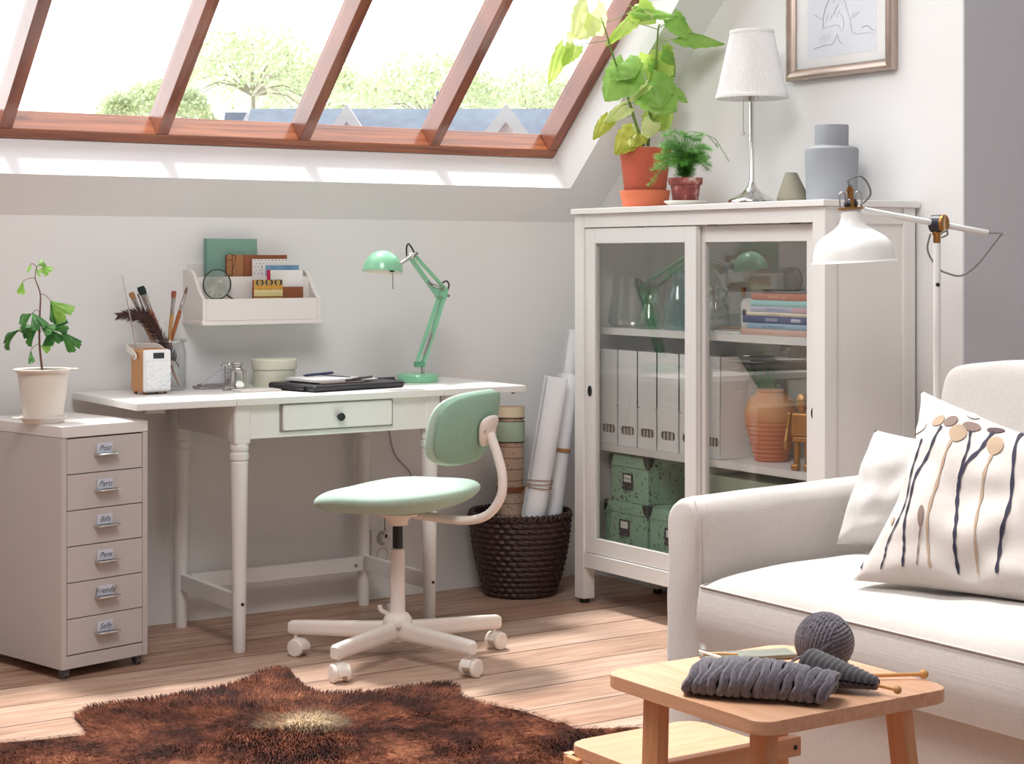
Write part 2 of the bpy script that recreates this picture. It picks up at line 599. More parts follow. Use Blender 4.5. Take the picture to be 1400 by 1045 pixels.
house(p.x, p.y, 'small white gabled dormer house among pale trees', 1.2, 3.7, 5.25, 1.0, [(0.15, 0.55, 4.85, 3.6)])

M['hazeleaf'] = leafmat('foliage paled by haze', C(198, 210, 170), C(222, 230, 196), 0.5, 3)  # overexposure and haze are put into the pale leaf colour
M['twig'] = mat('pale bark', C(196, 190, 170), 0.9)
def tree(px_, py_top, D, wpx, label, seed):
    rr = random.Random(seed)
    p = at(px_, py_top, D=D)
    wd = wpx / FPX * D
    g = Vector((p.x, p.y, -4.0))
    root = thing('hazy_tree', label, 'tree', g, group='pale trees beyond the roof window')
    tw = MB()
    tw.tube([g, g + Vector((0.1, 0, 3)), Vector((p.x, p.y, p.z - 0.8))], lambda t: 0.28 * (1 - t) + 0.04, 7)
    fo = MB()
    h = p.z - 1.5
    for i in range(26):
        a = rr.uniform(0, 2 * PI); e = rr.uniform(-0.2, 1.2)
        k = rr.uniform(0.3, 1.0)
        q = Vector((p.x + math.cos(a) * wd / 2 * k, p.y + math.sin(a) * wd / 2 * k, p.z - 0.5 - (1 - math.cos(k * 1.4)) * wd * 0.42 - rr.uniform(0, 1.2)))
        tw.tube([Vector((p.x, p.y, p.z - 2.6)), (Vector((p.x, p.y, p.z - 2.0)) + q) / 2 + Vector((0, 0, 0.2)), q], lambda t: 0.05 * (1 - t) + 0.012, 4, n=3)
    for i in range(5200):
        a = rr.uniform(0, 2 * PI)
        u = rr.random() ** 0.5
        zmax = math.sqrt(max(0.0, 1 - u * u))
        dz = zmax * rr.uniform(0.35, 1.0) ** 0.6
        q = Vector((p.x + math.cos(a) * wd / 2 * u, p.y + math.sin(a) * wd / 2 * u, p.z - wd * 0.42 * (1 - dz) - rr.uniform(0, 1.0) * wd * 0.12))
        q += Vector(noise.noise_vector(q * 0.9)) * 0.35
        d = Vector((rr.gauss(0, 1), rr.gauss(0, 1), rr.gauss(0, 1))).normalized()
        e1 = d.orthogonal().normalized(); e2 = d.cross(e1)
        s = rr.uniform(0.05, 0.12)
        fo.face([q - e1 * s, q + e2 * s * 0.6, q + e1 * s, q - e2 * s * 0.6])
    tw.build('trunk', M['twig'], root)
    fo.build('foliage', M['hazeleaf'], root, weld=0, normals=False)
tree(345, 28, 62, 250, 'tallest pale green tree above the small dormer roof', 1)
tree(215, 100, 55, 160, 'low pale tree at the edge of the white sky', 2)
tree(440, 80, 72, 190, 'sparse pale tree behind the second glazing bar', 3)
tree(590, 66, 60, 250, 'broad pale crown above the slate roof ridge', 4)
tree(730, 88, 70, 210, 'pale tree behind the broad gable by the window jamb', 5)
tree(830, 100, 82, 160, 'pale tree glimpsed behind the big potted plant', 6)
# ================================================================= FILING CABINET
def filing():
    q = R(13.7)
    P0 = (1.661, 4.691, 0.0)
    root = thing('filing_cabinet', 'narrow off-white metal six drawer cabinet on small casters under the potted seedling', 'drawer cabinet', P0, q)
    Mx = trs(P0, rz=q)
    W_, D_, H_, B_ = 0.28, 0.42, 0.684, 0.028
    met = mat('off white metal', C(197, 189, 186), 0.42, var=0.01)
    met_sunlit = mat('off white metal top', C(226, 221, 219), 0.42, var=0.01)  # lighter copy of the metal; sunlight on the top is put into it
    b = MB()
    b.box((0, 0, B_), (0.017, D_, H_ - 0.032), bev=0.002, M=Mx)
    b.box((W_ - 0.017, 0, B_), (W_, D_, H_ - 0.032), bev=0.002, M=Mx)
    b.box((0.017, D_ - 0.01, B_), (W_ - 0.017, D_, H_ - 0.032), M=Mx)
    b.box((0.017, 0.002, B_), (W_ - 0.017, D_ - 0.01, B_ + 0.035), bev=0.001, M=Mx)
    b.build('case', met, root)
    MB().box((0, -0.002, H_ - 0.0315), (W_, D_, H_), bev=0.003, M=Mx).build('top_panel', met_sunlit, root)
    MB().box((0.018, 0.012, B_ + 0.036), (W_ - 0.018, D_ - 0.011, H_ - 0.033), M=Mx).build('gap_shade_block', M['dark'], root)  # solid dark block behind the drawers, puts shade into their gaps
    names = ['Post', 'Parts', 'Bills', 'Pens', 'Friends!', 'Selfy']
    z0, z1 = B_ + 0.037, H_ - 0.034
    dh = (z1 - z0) / 6
    clear = glass('clear label holder', (0.9, 0.92, 0.95, 1), 1.5, 0.05)
    card = mat('blue white label card', C(214, 218, 232), 0.6)
    for i in range(6):
        za, zb = z1 - dh * (i + 1) + 0.0012, z1 - dh * i - 0.0012
        yo = 0.004 + (0.002 if i in (0, 2) else 0)
        d = MB()
        d.box((0.0185, yo - 0.004, za), (W_ - 0.0185, 0.0115, zb), bev=0.001, M=Mx)
        dr = d.build('drawer', met, root)
        zc = (za + zb) / 2 + 0.004
        h = MB()
        x0, x1 = 0.106, 0.174
        h.tube([(x0, yo - 0.004, zc - 0.004), (x0 + 0.002, yo - 0.022, zc - 0.004), (x0 + 0.008, yo - 0.026, zc - 0.004), (x1 - 0.008, yo - 0.026, zc - 0.004), (x1 - 0.002, yo - 0.022, zc - 0.004), (x1, yo - 0.004, zc - 0.004)], 0.003, 8, M=Mx, n=4)
        h.box((x0, yo - 0.022, zc - 0.006), (x1, yo - 0.0055, zc - 0.003), M=Mx)
        h.build('handle', M['chrome'], dr)
        k = MB()
        k.box((x0 + 0.006, yo - 0.007, zc - 0.002), (x1 - 0.012, yo - 0.0052, zc + 0.026), m=0, M=Mx)
        k.text(names[i], 0.021, Mx @ frame(((x0 + x1) / 2 - 0.002, yo - 0.0075, zc + 0.012), (1, 0, 0), (0, 0, 1), (0, -1, 0)), m=1, shear=0.35)
        k.build('label_card', [card, M['ink']], dr, normals=False)
    for cx_, cy_ in ((0.022, 0.022), (W_ - 0.022, 0.022), (0.022, D_ - 0.03), (W_ - 0.022, D_ - 0.03)):
        w = MB()
        w.cyl((cx_ - 0.008, cy_, 0.0125), (cx_ + 0.008, cy_, 0.0125), 0.0125, M=Mx, seg=18)
        w.box((cx_ - 0.011, cy_ - 0.012, 0.017), (cx_ + 0.011, cy_ + 0.012, 0.0275), bev=0.002, M=Mx)
        w.build('caster', mat('grey caster', C(90, 88, 90), 0.5), root)
filing()

# ================================================================= DESK
def desk():
    root = thing('drop_leaf_desk', 'white drop-leaf desk with turned legs and one drawer against the wall', 'desk', (2.53, 4.97, 0))
    W = M['white']
    ZT, TT = 0.735, 0.021
    MB().box((2.186, 4.715, ZT - TT), (2.880, 5.228, ZT), bev=0.003).build('table_top', W, root)
    for x0, x1 in ((1.884, 2.1845), (2.8815, 3.184)):
        lf = MB().box((x0, 4.715, ZT - TT), (x1, 5.228, ZT), bev=0.003).build('leaf', W, root)
        o = 1 if x1 > 2.5 else -1
        xe = x1 - 0.03 if o > 0 else x0 + 0.03
        for yy in (4.745, 5.19):
            p = MB(); p.cyl((xe, yy, ZT - TT - 0.006), (xe, yy, ZT - TT - 0.0002), 0.006, seg=12)
            p.build('rubber_stop', mat('grey rubber', C(120, 116, 112), 0.6), lf)
        # hinged support under the leaf
        s = MB()
        xa, xb = (2.95, 3.02) if o > 0 else (2.00, 2.06)
        s.box((xa, 4.93, ZT - TT - 0.030), (xb, 4.952, ZT - TT - 0.0005), bev=0.004)
        s.build('leaf_support', W, root)
    hg = MB()
    hg.box((2.884, 4.742, 0.682), (2.886, 4.752, 0.712))
    hg.box((2.884, 4.742, 0.710), (2.905, 4.752, 0.7135))
    hg.tube([(2.885, 4.747, 0.683), (2.905, 4.747, 0.676), (2.94, 4.747, 0.682), (2.97, 4.747, 0.70)], 0.002, 6)
    hg.build('leaf_bracket', M['steel'], root)
    # apron with drawer opening
    fx0, fx1, fy, by = 2.186, 2.880, 4.733, 5.205
    a = MB()
    a.box((2.225, fy + 0.006, 0.615), (2.842, fy + 0.024, ZT - TT - 0.001), bev=0.001)
    a.box((2.225, by - 0.022, 0.615), (2.842, by - 0.004, ZT - TT - 0.001), bev=0.001)
    a.box((fx0 + 0.010, fy + 0.04, 0.615), (fx0 + 0.028, by - 0.04, ZT - TT - 0.001), bev=0.001)
    a.box((fx1 - 0.028, fy + 0.04, 0.615), (fx1 - 0.010, by - 0.04, ZT - TT - 0.001), bev=0.001)
    a.build('apron', W, root)
    d = MB()
    d.box((2.338, fy - 0.008, 0.634), (2.703, fy + 0.005, 0.7105), bev=0.005)
    d.box((2.332, fy + 0.002, 0.630), (2.709, fy + 0.0055, 0.7130), m=1)
    dr = d.build('drawer', [W, mat('drawer shadow gap', C(150, 145, 140), 0.8)], root)
    k = MB()
    k.lathe([(0, 0), (0.006, 0), (0.006, 0.008), (0.011, 0.013), (0.0125, 0.018), (0.011, 0.022), (0, 0.0235)], seg=24, M=frame((2.519, fy - 0.008, 0.668), (1, 0, 0), (0, 0, 1), (0, -1, 0)))
    k.build('knob', M['black'], dr)
    # turned legs
    prof = [(0.0, 0.0), (0.0175, 0.0), (0.0185, 0.004), (0.0195, 0.10), (0.0225, 0.32), (0.0250, 0.50), (0.0255, 0.548), (0.0232, 0.552), (0.0275, 0.557), (0.0285, 0.566), (0.0275, 0.574), (0.0235, 0.578),
            (0.0265, 0.582), (0.0275, 0.590), (0.0262, 0.598), (0.0235, 0.602), (0.0215, 0.606)]
    for lx in (2.213, 2.853):
        for ly in (fy + 0.026, by - 0.026):
            l = MB()
            l.lathe(prof, (lx, ly, 0), 28)
            # square block whose lower corners are rounded into the turning
            rings = []
            for z, f in ((0.598, 0.55), (0.604, 0.78), (0.612, 0.92), (0.624, 1.0), (ZT - TT - 0.001, 1.0)):
                h = 0.0255
                ring = []
                for i in range(32):
                    aa = 2 * PI * (i + 0.5) / 32
                    cx_, sy_ = math.cos(aa), math.sin(aa)
                    e = 2 + (1 - max(0.0, min(1.0, (1 - f) / 0.45))) * 22
                    rr = 1 / ((abs(cx_) ** e + abs(sy_) ** e) ** (1 / e))
                    ring.append((lx + h * rr * cx_ * (0.80 + 0.20 * f), ly + h * rr * sy_ * (0.80 + 0.20 * f), z))
                rings.append(ring)
            l.rings(rings)
            lo = l.build('leg', W, root, ang=30)
            b = MB()
            sy = -1 if ly < 5 else 1
            b.cyl((lx + 0.001, ly + sy * 0.0175, 0.140), (lx + 0.001, ly + sy * 0.0215, 0.140), 0.005, seg=12)
            b.build('bolt', mat('dark bolt', (0.03, 0.028, 0.03, 1), 0.4, 0.6), lo)
    for lx in (2.213, 2.853):
        MB().box((lx - 0.010, fy + 0.045, 0.117), (lx + 0.010, by - 0.045, 0.166), bev=0.002).build('side_stretcher', W, root)
    s = MB()
    s.box((2.233, by - 0.06, 0.119), (2.833, by - 0.042, 0.165), bev=0.002)
    so = s.build('long_stretcher', W, root)
    b = MB()
    b.cyl((2.806, by - 0.0605, 0.139), (2.806, by - 0.0625, 0.139), 0.006, seg=14)
    b.build('bolt', M['steel'], so)
desk()

# ================================================================= SWIVEL CHAIR
def chair():
    cx_, cy_ = 2.545, 4.420
    fw = Vector((-0.513, 0.858, 0)).normalized()      # where the sitter faces
    sd = Vector((0, 0, 1)).cross(fw)                  # sitter's left
    O = Vector((cx_, cy_, 0))
    Mx = frame(O, fw, sd, (0, 0, 1))
    root = thing('swivel_chair', 'white swivel chair with mint green seat and backrest pulled out from the desk', 'office chair', O)
    P = mat('warm white coated steel', C(238, 228, 220), 0.4, var=0.01)
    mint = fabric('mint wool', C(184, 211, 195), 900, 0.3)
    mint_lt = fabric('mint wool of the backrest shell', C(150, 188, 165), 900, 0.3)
    # seat
    A, B = 0.222, 0.226
    def seat(u, v):
        th = 2 * PI * u
        # v: 0 top centre -> 0.6 rim -> 1 bottom centre
        e = 2.5
        c_, s_ = math.cos(th), math.sin(th)
        rr = 1 / ((abs(c_) ** e + abs(s_) ** e) ** (1 / e))
        top = v <= 0.6
        rho = v / 0.6 if top else (1 - v) / 0.4
        rho_s = math.sin(rho * PI / 2) if top else math.sin(rho * PI / 2)
        x, y = A * rr * c_ * rho_s, B * rr * s_ * rho_s
        base = 0.455 - 0.018 * max(0, x / A) ** 2 + 0.030 * max(0, -x / A) ** 2 + 0.018 * (y / B) ** 2
        up = 0.042 * math.sqrt(max(0, 1 - rho_s ** 4)) - 0.010 * math.exp(-((x + 0.03) / 0.09) ** 2 - (y / 0.10) ** 2)
        dn = -0.036 * math.sqrt(max(0, 1 - rho_s ** 4))
        return (x, y, base + (up if top else dn))
    s = MB()
    s.grid(seat, 56, 24, M=Mx, wrap_u=True)
    s.build('seat', mint, root, ang=60)
    # underseat plate + gas column
    u = MB()
    u.lathe([(0, 0.4185), (0.075, 0.4185), (0.072, 0.413), (0.045, 0.410), (0.030, 0.395), (0.028, 0.382), (0, 0.381)], seg=32, M=Mx)
    u.build('seat_plate', P, root)
    g = MB(); g.cyl((0, 0, 0.30), (0, 0, 0.383), 0.0145, M=Mx, seg=24); g.build('gas_piston', M['black'], root)
    t = MB()
    t.lathe([(0.0, 0.316), (0.0155, 0.316), (0.0195, 0.313), (0.0205, 0.306), (0.0215, 0.14), (0.0225, 0.135), (0.030, 0.132), (0.040, 0.118), (0.0425, 0.104), (0.040, 0.098), (0.0225, 0.094), (0.0215, 0.055), (0.020, 0.052), (0, 0.052)], seg=32, M=Mx)
    t.build('column', P, root)
    l = MB()
    l.tube([(0.035, 0.0, 0.128), (0.048, 0.01, 0.138), (0.052, 0.012, 0.152)], 0.007, 10, M=Mx)
    l.build('height_lever', P, root)
    # base arms with casters
    for k in range(5):
        a = R(136 + 72 * k)
        d = Vector((math.cos(a), math.sin(a), 0)); n = Vector((-d.y, d.x, 0))
        Ma = frame(O, d, n, (0, 0, 1))
        b = MB()
        rings = []
        for x, z0, z1, w in ((0.018, 0.058, 0.110, 0.016), (0.10, 0.060, 0.106, 0.0155), (0.27, 0.062, 0.102, 0.0150), (0.312, 0.062, 0.100, 0.0150), (0.320, 0.066, 0.095, 0.0125)):
            ring = []
            for i in range(20):
                q = 2 * PI * i / 20
                e = 5
                cc, ss = math.cos(q), math.sin(q)
                rr = 1 / ((abs(cc) ** e + abs(ss) ** e) ** (1 / e))
                ring.append((x, w * rr * cc, (z0 + z1) / 2 + (z1 - z0) / 2 * rr * ss))
            rings.append(ring)
        b.rings(rings, M=Ma)
        arm = b.build('base_arm', P, root)
        # caster: hooded twin wheel
        ang = [R(-60), R(-95), R(20), R(15), R(60)][k]
        Mc = Matrix.Translation(O + d * 0.300) @ rot('Z', ang)
        c = MB()
        c.cyl((0, 0, 0.045), (0, 0, 0.063), 0.006, M=Mc, seg=10)
        # hood: half disc
        hood = [(-0.004, 0.018)] + [(0.010 + 0.0275 * math.cos(R(x)), 0.0255 + 0.0275 * math.sin(R(x))) for x in range(170, -20, -12)] + [(0.022, 0.020)]
        c.prism([(p[0], p[1]) for p in hood], 0.026, M=Mc @ frame((0, -0.013, 0), (1, 0, 0), (0, 0, 1), (0, -1, 0)) @ Matrix.Translation((0, 0, -0.026)), bev=0.002)
        co = c.build('caster', P, root)
        for sg in (-1, 1):
            wv = MB()
            wv.lathe([(0, 0), (0.0235, 0), (0.0252, 0.002), (0.0252, 0.009), (0.022, 0.012), (0.0, 0.0135)], seg=28, M=Mc @ frame((0.010, sg * 0.0132, 0.0253), (1, 0, 0), (0, 0, 1), (0, -1, 0) if sg < 0 else (0, 1, 0)))
            wv.build('wheel', P, co)
    # spine tube
    sp = MB()
    pts = [(-0.055, 0, 0.415), (-0.16, 0, 0.408), (-0.235, 0, 0.410), (-0.290, 0, 0.432), (-0.325, 0, 0.480), (-0.330, 0, 0.535), (-0.318, 0, 0.585), (-0.302, 0, 0.628), (-0.292, 0, 0.655)]
    # flat oval tube
    path = smooth_path(pts, 6)
    rings = []
    for i, p in enumerate(path):
        d = (path[min(i + 1, len(path) - 1)] - path[max(i - 1, 0)]).normalized()
        nn = d.cross(Vector((0, 1, 0))).normalized()
        rings.append([p + Vector((0, 1, 0)) * 0.0155 * math.cos(2 * PI * k / 16) + nn * 0.0125 * math.sin(2 * PI * k / 16) for k in range(16)])
    sp.rings(rings, M=Mx)
    sp.build('spine', P, root)
    # backrest: padded front and upholstered rear shell, curved round the sitter
    def bk(off, thick, hw, z0, z1):
        def f(u, v):
            a = (u - 0.5) * 2; b_ = (v - 0.5) * 2
            return a, b_
        return f
    def back_shape(mb, x_back, th_f, hw, hh, zc, round_=0.35, m=0):
        N, K = 56, 10
        def pt(th, rho, side):
            e = 3.2
            c_, s_ = math.cos(th), math.sin(th)
            rr = 1 / ((abs(c_) ** e + abs(s_) ** e) ** (1 / e))
            y, z = hw * rr * c_ * rho, hh * rr * s_ * rho
            y *= 1 + 0.05 * z / hh
            x = x_back + 0.055 * (y / hw) ** 2 - 0.030 * (z / hh) - 0.012 * (1 - (z / hh) ** 2)
            x += side * th_f * math.sqrt(max(0, 1 - rho ** 4))
            return (x, y, zc + z)
        def g(u, v):
            th = 2 * PI * u
            rho = math.sin((v / 0.5 if v < 0.5 else (1 - v) / 0.5) * PI / 2)
            return pt(th, rho, 1 if v < 0.5 else -0.45)
        mb.grid(g, N, 2 * K, m=m, M=Mx, wrap_u=True)
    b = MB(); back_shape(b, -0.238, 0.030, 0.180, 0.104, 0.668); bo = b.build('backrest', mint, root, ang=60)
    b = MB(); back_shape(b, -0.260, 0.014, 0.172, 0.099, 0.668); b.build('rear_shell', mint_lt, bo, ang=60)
    # bracket plate
    p = MB()
    def plate(u, v):
        th = 2 * PI * u
        rho = math.sin(min(1, v / 0.5 if v < 0.5 else (1 - v) / 0.5) * PI / 2)
        e = 2.6
        c_, s_ = math.cos(th), math.sin(th)
        rr = 1 / ((abs(c_) ** e + abs(s_) ** e) ** (1 / e))
        y = 0.062 * rr * c_ * rho * (0.72 + 0.28 * (s_ * rr * rho)); z = 0.044 * rr * s_ * rho
        x = -0.285 + 0.055 * (y / 0.172) ** 2 - 0.030 * (z + 0.0) / 0.1
        x += (0.006 if v < 0.5 else -0.011) * math.sqrt(max(0, 1 - rho ** 6))
        return (x, y, 0.660 + z)
    p.grid(plate, 40, 12, M=Mx, wrap_u=True)
    po = p.build('back_bracket', P, root, ang=60)
    sc = MB()
    for yy in (-0.034, 0.034):
        xx = -0.295 + 0.055 * (yy / 0.172) ** 2
        sc.ball((xx, yy, 0.663), 0.006, M=Mx, sc=(0.6, 1, 1), u=12, v=8)
    sc.build('screw', M['steel'], po)
chair()
# ================================================================= THINGS ON THE DESK
DZ = 0.7352
def xa(px_, Y): return at(px_, 400, Y=Y).x

def radio():
    X0, Y0 = xa(196, 4.995), 4.995
    q = R(7)
    root = thing('radio', 'small copper and white portable radio with raised aerial by the glass jar', 'radio', (X0, Y0, DZ), q)
    Mx = trs((X0, Y0, DZ), rz=q)
    cop = mat('copper lacquer', C(206, 150, 100), 0.35, 0.35, var=0.03)
    wh = mat('white radio front', C(236, 238, 240), 0.45, var=0.01)
    W_, D_, H_ = 0.094, 0.080, 0.134
    zb = 0.006
    b = MB(); b.box((0, 0.004, zb), (W_, D_, H_), bev=0.010, M=Mx, seg=4)
    b.build('body', cop, root)
    f = MB()
    f.box((0.002, -0.003, zb + 0.002), (W_ - 0.002, 0.012, H_ - 0.002), bev=0.007, M=Mx, seg=3)
    fo = f.build('front_panel', wh, root)
    g = MB()
    def relief(u, v):
        x = 0.006 + u * (W_ - 0.012); z = zb + 0.007 + v * 0.086
        k = 3.2
        h = abs(((v * 9) + 0.32 * math.sin(u * PI * 2 * k) * (1 if int(v * 9) % 2 == 0 else -1)) % 1 - 0.5)
        return (x, -0.0032 - 0.0042 * (1 - 2 * h), z)
    g.grid(relief, 48, 54, M=Mx)
    g.build('speaker_grille', wh, root, ang=25)
    d = MB(); d.box((0.031, -0.0042, 0.106), (0.067, -0.0028, 0.123), bev=0.0005, M=Mx)
    d.build('display', mat('dark display', C(46, 46, 54), 0.2), fo)
    h = MB()
    path = []
    for sx in (0,):
        pts = [(-0.006, 0.040, 0.112), (-0.006, 0.052, 0.122), (-0.006, 0.085, 0.134), (0.004, 0.100, 0.139), (W_ / 2, 0.104, 0.140), (W_ - 0.004, 0.100, 0.139), (W_ + 0.006, 0.085, 0.134), (W_ + 0.006, 0.052, 0.122), (W_ + 0.006, 0.040, 0.112)]
        P = smooth_path(pts, 6)
        rings = []
        for i, p in enumerate(P):
            t = (P[min(i + 1, len(P) - 1)] - P[max(i - 1, 0)]).normalized()
            up = Vector((0, -0.35, 1)).normalized(); up = (up - t * up.dot(t)).normalized()
            sd = t.cross(up)
            rings.append([p + up * 0.008 * c1 + sd * 0.0018 * c2 for c1, c2 in ((-1, -1), (1, -1), (1, 1), (-1, 1))])
        h.rings(rings, M=Mx)
    for sx in (-1, 1):
        xx = -0.0065 if sx < 0 else W_ + 0.0065
        h.cyl((xx - 0.0016, 0.040, 0.112), (xx + 0.0016, 0.040, 0.112), 0.0095, M=Mx, seg=24)
    ho = h.build('carry_handle', mat('white leather', C(235, 228, 220), 0.55), root)
    s = MB()
    s.cyl((-0.0095, 0.040, 0.112), (-0.0075, 0.040, 0.112), 0.004, M=Mx, seg=14)
    s.build('handle_screw', M['steel'], ho)
    a = MB()
    base = Vector((0.012, 0.062, H_ - 0.004)); tip = Vector((-0.036, 0.062, 0.352))
    d_ = tip - base
    a.cyl(base, base + d_ * 0.35, 0.0022, M=Mx, seg=8)
    a.cyl(base + d_ * 0.35, base + d_ * 0.7, 0.0016, M=Mx, seg=8)
    a.cyl(base + d_ * 0.7, tip, 0.0011, M=Mx, seg=8)
    a.ball(tip, 0.0032, M=Mx, u=10, v=8)
    a.build('aerial', M['chrome'], root)
    for i in range(4):
        k = MB(); k.cyl((0.030 + i * 0.012, 0.045, H_ - 0.0005), (0.030 + i * 0.012, 0.045, H_ + 0.002), 0.0042, M=Mx, seg=14)
        k.build('button', cop, root)
    for xx in (0.012, W_ - 0.012):
        for yy in (0.016, D_ - 0.012):
            k = MB(); k.cyl((xx, yy, 0), (xx, yy, 0.0075), 0.005, M=Mx, seg=12)
            k.build('foot', mat('copper foot', C(150, 96, 60), 0.4), root)
radio()

# ---- jar with brushes
JY = 5.150
JX = xa(230, JY)
J = Vector((JX, JY, DZ))
def jar():
    root = thing('glass_jar', 'tall clear glass jar holding paint brushes on the desk leaf', 'jar', J)
    g = MB()
    g.lathe([(0.0, 0.001), (0.046, 0.001), (0.0525, 0.006), (0.054, 0.014), (0.054, 0.118), (0.050, 0.134), (0.0475, 0.142), (0.0485, 0.147)], J, 40)
    g.lathe([(0.0445, 0.146), (0.0455, 0.134), (0.0505, 0.116), (0.0505, 0.016), (0.047, 0.010), (0.0, 0.009)], J, 40)
    g.build('jar_wall', glass('jar glass', (0.96, 0.97, 0.97, 1), 1.2, 0.03), root)
    r = MB()
    r.lathe([(0.0485, 0.146), (0.0545, 0.147), (0.0555, 0.151), (0.0535, 0.155), (0.047, 0.155), (0.0445, 0.151), (0.0445, 0.146)], J, 40)
    r.build('rim', glass('jar rim glass', (0.93, 0.95, 0.95, 1), 1.6, 0.12), root)
jar()
M['ferrule'] = mat('brush ferrule', C(196, 188, 184), 0.25, 0.9, var=0.1, scale=60)
def brush(label, tip_px, tipY, foot, wood_c, bristle_c, width, fl=0.055, bl=0.028, flat=True):
    tip = at(tip_px[0], tip_px[1], Y=tipY)
    ft = J + Vector(foot)
    d = (tip - ft).normalized()
    L = (tip - ft).length
    root = thing('paint_brush', label, 'paint brush', ft, group=None)
    side = Vector((SA, -CA, 0)); side = (side - d * side.dot(d)).normalized()
    nn = d.cross(side)
    def prof(stations, m_):
        rings = []
        for t, w, th in stations:
            p = ft + d * t
            rings.append([p + side * w * math.cos(2 * PI * k / 14) + nn * th * math.sin(2 * PI * k / 14) for k in range(14)])
        return rings
    h0 = L - bl - fl
    b = MB(); b.rings(prof([(0, 0.002, 0.002), (0.02, 0.003, 0.003), (h0 * 0.7, width * 0.42, width * 0.42), (h0 * 0.92, width * 0.5, width * 0.46), (h0 + 0.001, width * 0.42, width * 0.40)], 0))
    b.build('handle', mat('brush handle', wood_c, 0.45, var=0.25, scale=90), root)
    b = MB(); b.rings(prof([(h0, width * 0.45, width * 0.43), (h0 + fl * 0.3, width * 0.46, width * 0.40), (h0 + fl * 0.33, width * 0.49, width * 0.42), (h0 + fl * 0.37, width * 0.46, width * 0.38), (h0 + fl, width * 0.55 if flat else width * 0.34, width * 0.24 if flat else width * 0.3)], 0))
    b.build('ferrule', M['ferrule'], root)
    b = MB(); b.rings(prof([(h0 + fl - 0.001, width * 0.52 if flat else width * 0.32, width * 0.22 if flat else width * 0.28), (h0 + fl + bl * 0.6, width * 0.62 if flat else width * 0.30, width * 0.20), (L, width * 0.5 if flat else width * 0.05, width * 0.1 if flat else width * 0.04)], 0))
    b.build('bristles', mat('bristles', bristle_c, 0.8, var=0.25, scale=300), root)
brush('paint brush with flat tan bristles leaning far over the feather', (179, 400), 5.168, (0.020, 0.020, 0.012), C(190, 150, 112), C(168, 128, 84), 0.015, 0.05, 0.022)
brush('paint brush with broad black bristles and speckled brown handle', (192, 392), 5.150, (0.036, 0.004, 0.012), C(158, 104, 78), C(30, 46, 46), 0.021, 0.05, 0.026)
brush('slim steel paint brush between the tan and black ones', (188, 401), 5.185, (0.026, 0.032, 0.012), C(170, 130, 100), C(60, 66, 52), 0.008, 0.07, 0.012, False)
brush('paint brush with russet bristles standing upright in the jar', (238, 398), 5.128, (-0.016, -0.014, 0.012), C(184, 140, 88), C(146, 84, 62), 0.013, 0.05, 0.020)
brush('paint brush with rusty brown handle nearest the letter rack', (256, 392), 5.135, (-0.036, -0.004, 0.012), C(160, 92, 46), C(120, 92, 70), 0.0135, 0.055, 0.022, False)
def feather():
    a = J + Vector((0.020, -0.036, 0.072)); b = at(210, 448, Y=5.108); c_ = at(192, 430, Y=5.095); e = at(161, 432, Y=5.085)
    root = thing('feather', 'dark brown curling feather hanging out of the brush jar', 'feather', a)
    P = smooth_path([a, b, c_, e], 10)
    q = MB(); q.tube(P, lambda t: 0.0014 * (1 - t) + 0.0003, 6, n=0); q.build('quill', mat('quill', C(70, 44, 40), 0.5), root)
    v = MB()
    rr = random.Random(3)
    n = len(P)
    for i in range(3, n):
        t = (P[min(i + 1, n - 1)] - P[i - 1]).normalized()
        u = i / (n - 1)
        side = t.cross(Vector((CA, SA, 0))).normalized()
        for k in range(7):
            for sg in (-1, 1):
                p = P[i - 1].lerp(P[i], k / 7)
                L = (0.030 if sg > 0 else 0.024) * (0.55 + 0.75 * math.sin(min(1, u * 1.1) * PI) ** 0.7) * rr.uniform(0.75, 1.1)
                dd = (t * rr.uniform(0.5, 0.9) + side * sg + Vector((CA, SA, 0)) * rr.uniform(-0.3, 0.3)).normalized()
                w = t * 0.0016
                m_ = p + dd * L * 0.6 + t * 0.002
                tp = p + dd * L + t * 0.007
                v.face([p - w, p + w, m_ + w * 0.8, m_ - w * 0.8])
                v.face([m_ - w * 0.8, m_ + w * 0.8, tp])
    v.build('vane', mat('feather barbs', C(58, 34, 34), 0.75, var=0.4, scale=120), root, weld=0, normals=False)
feather()

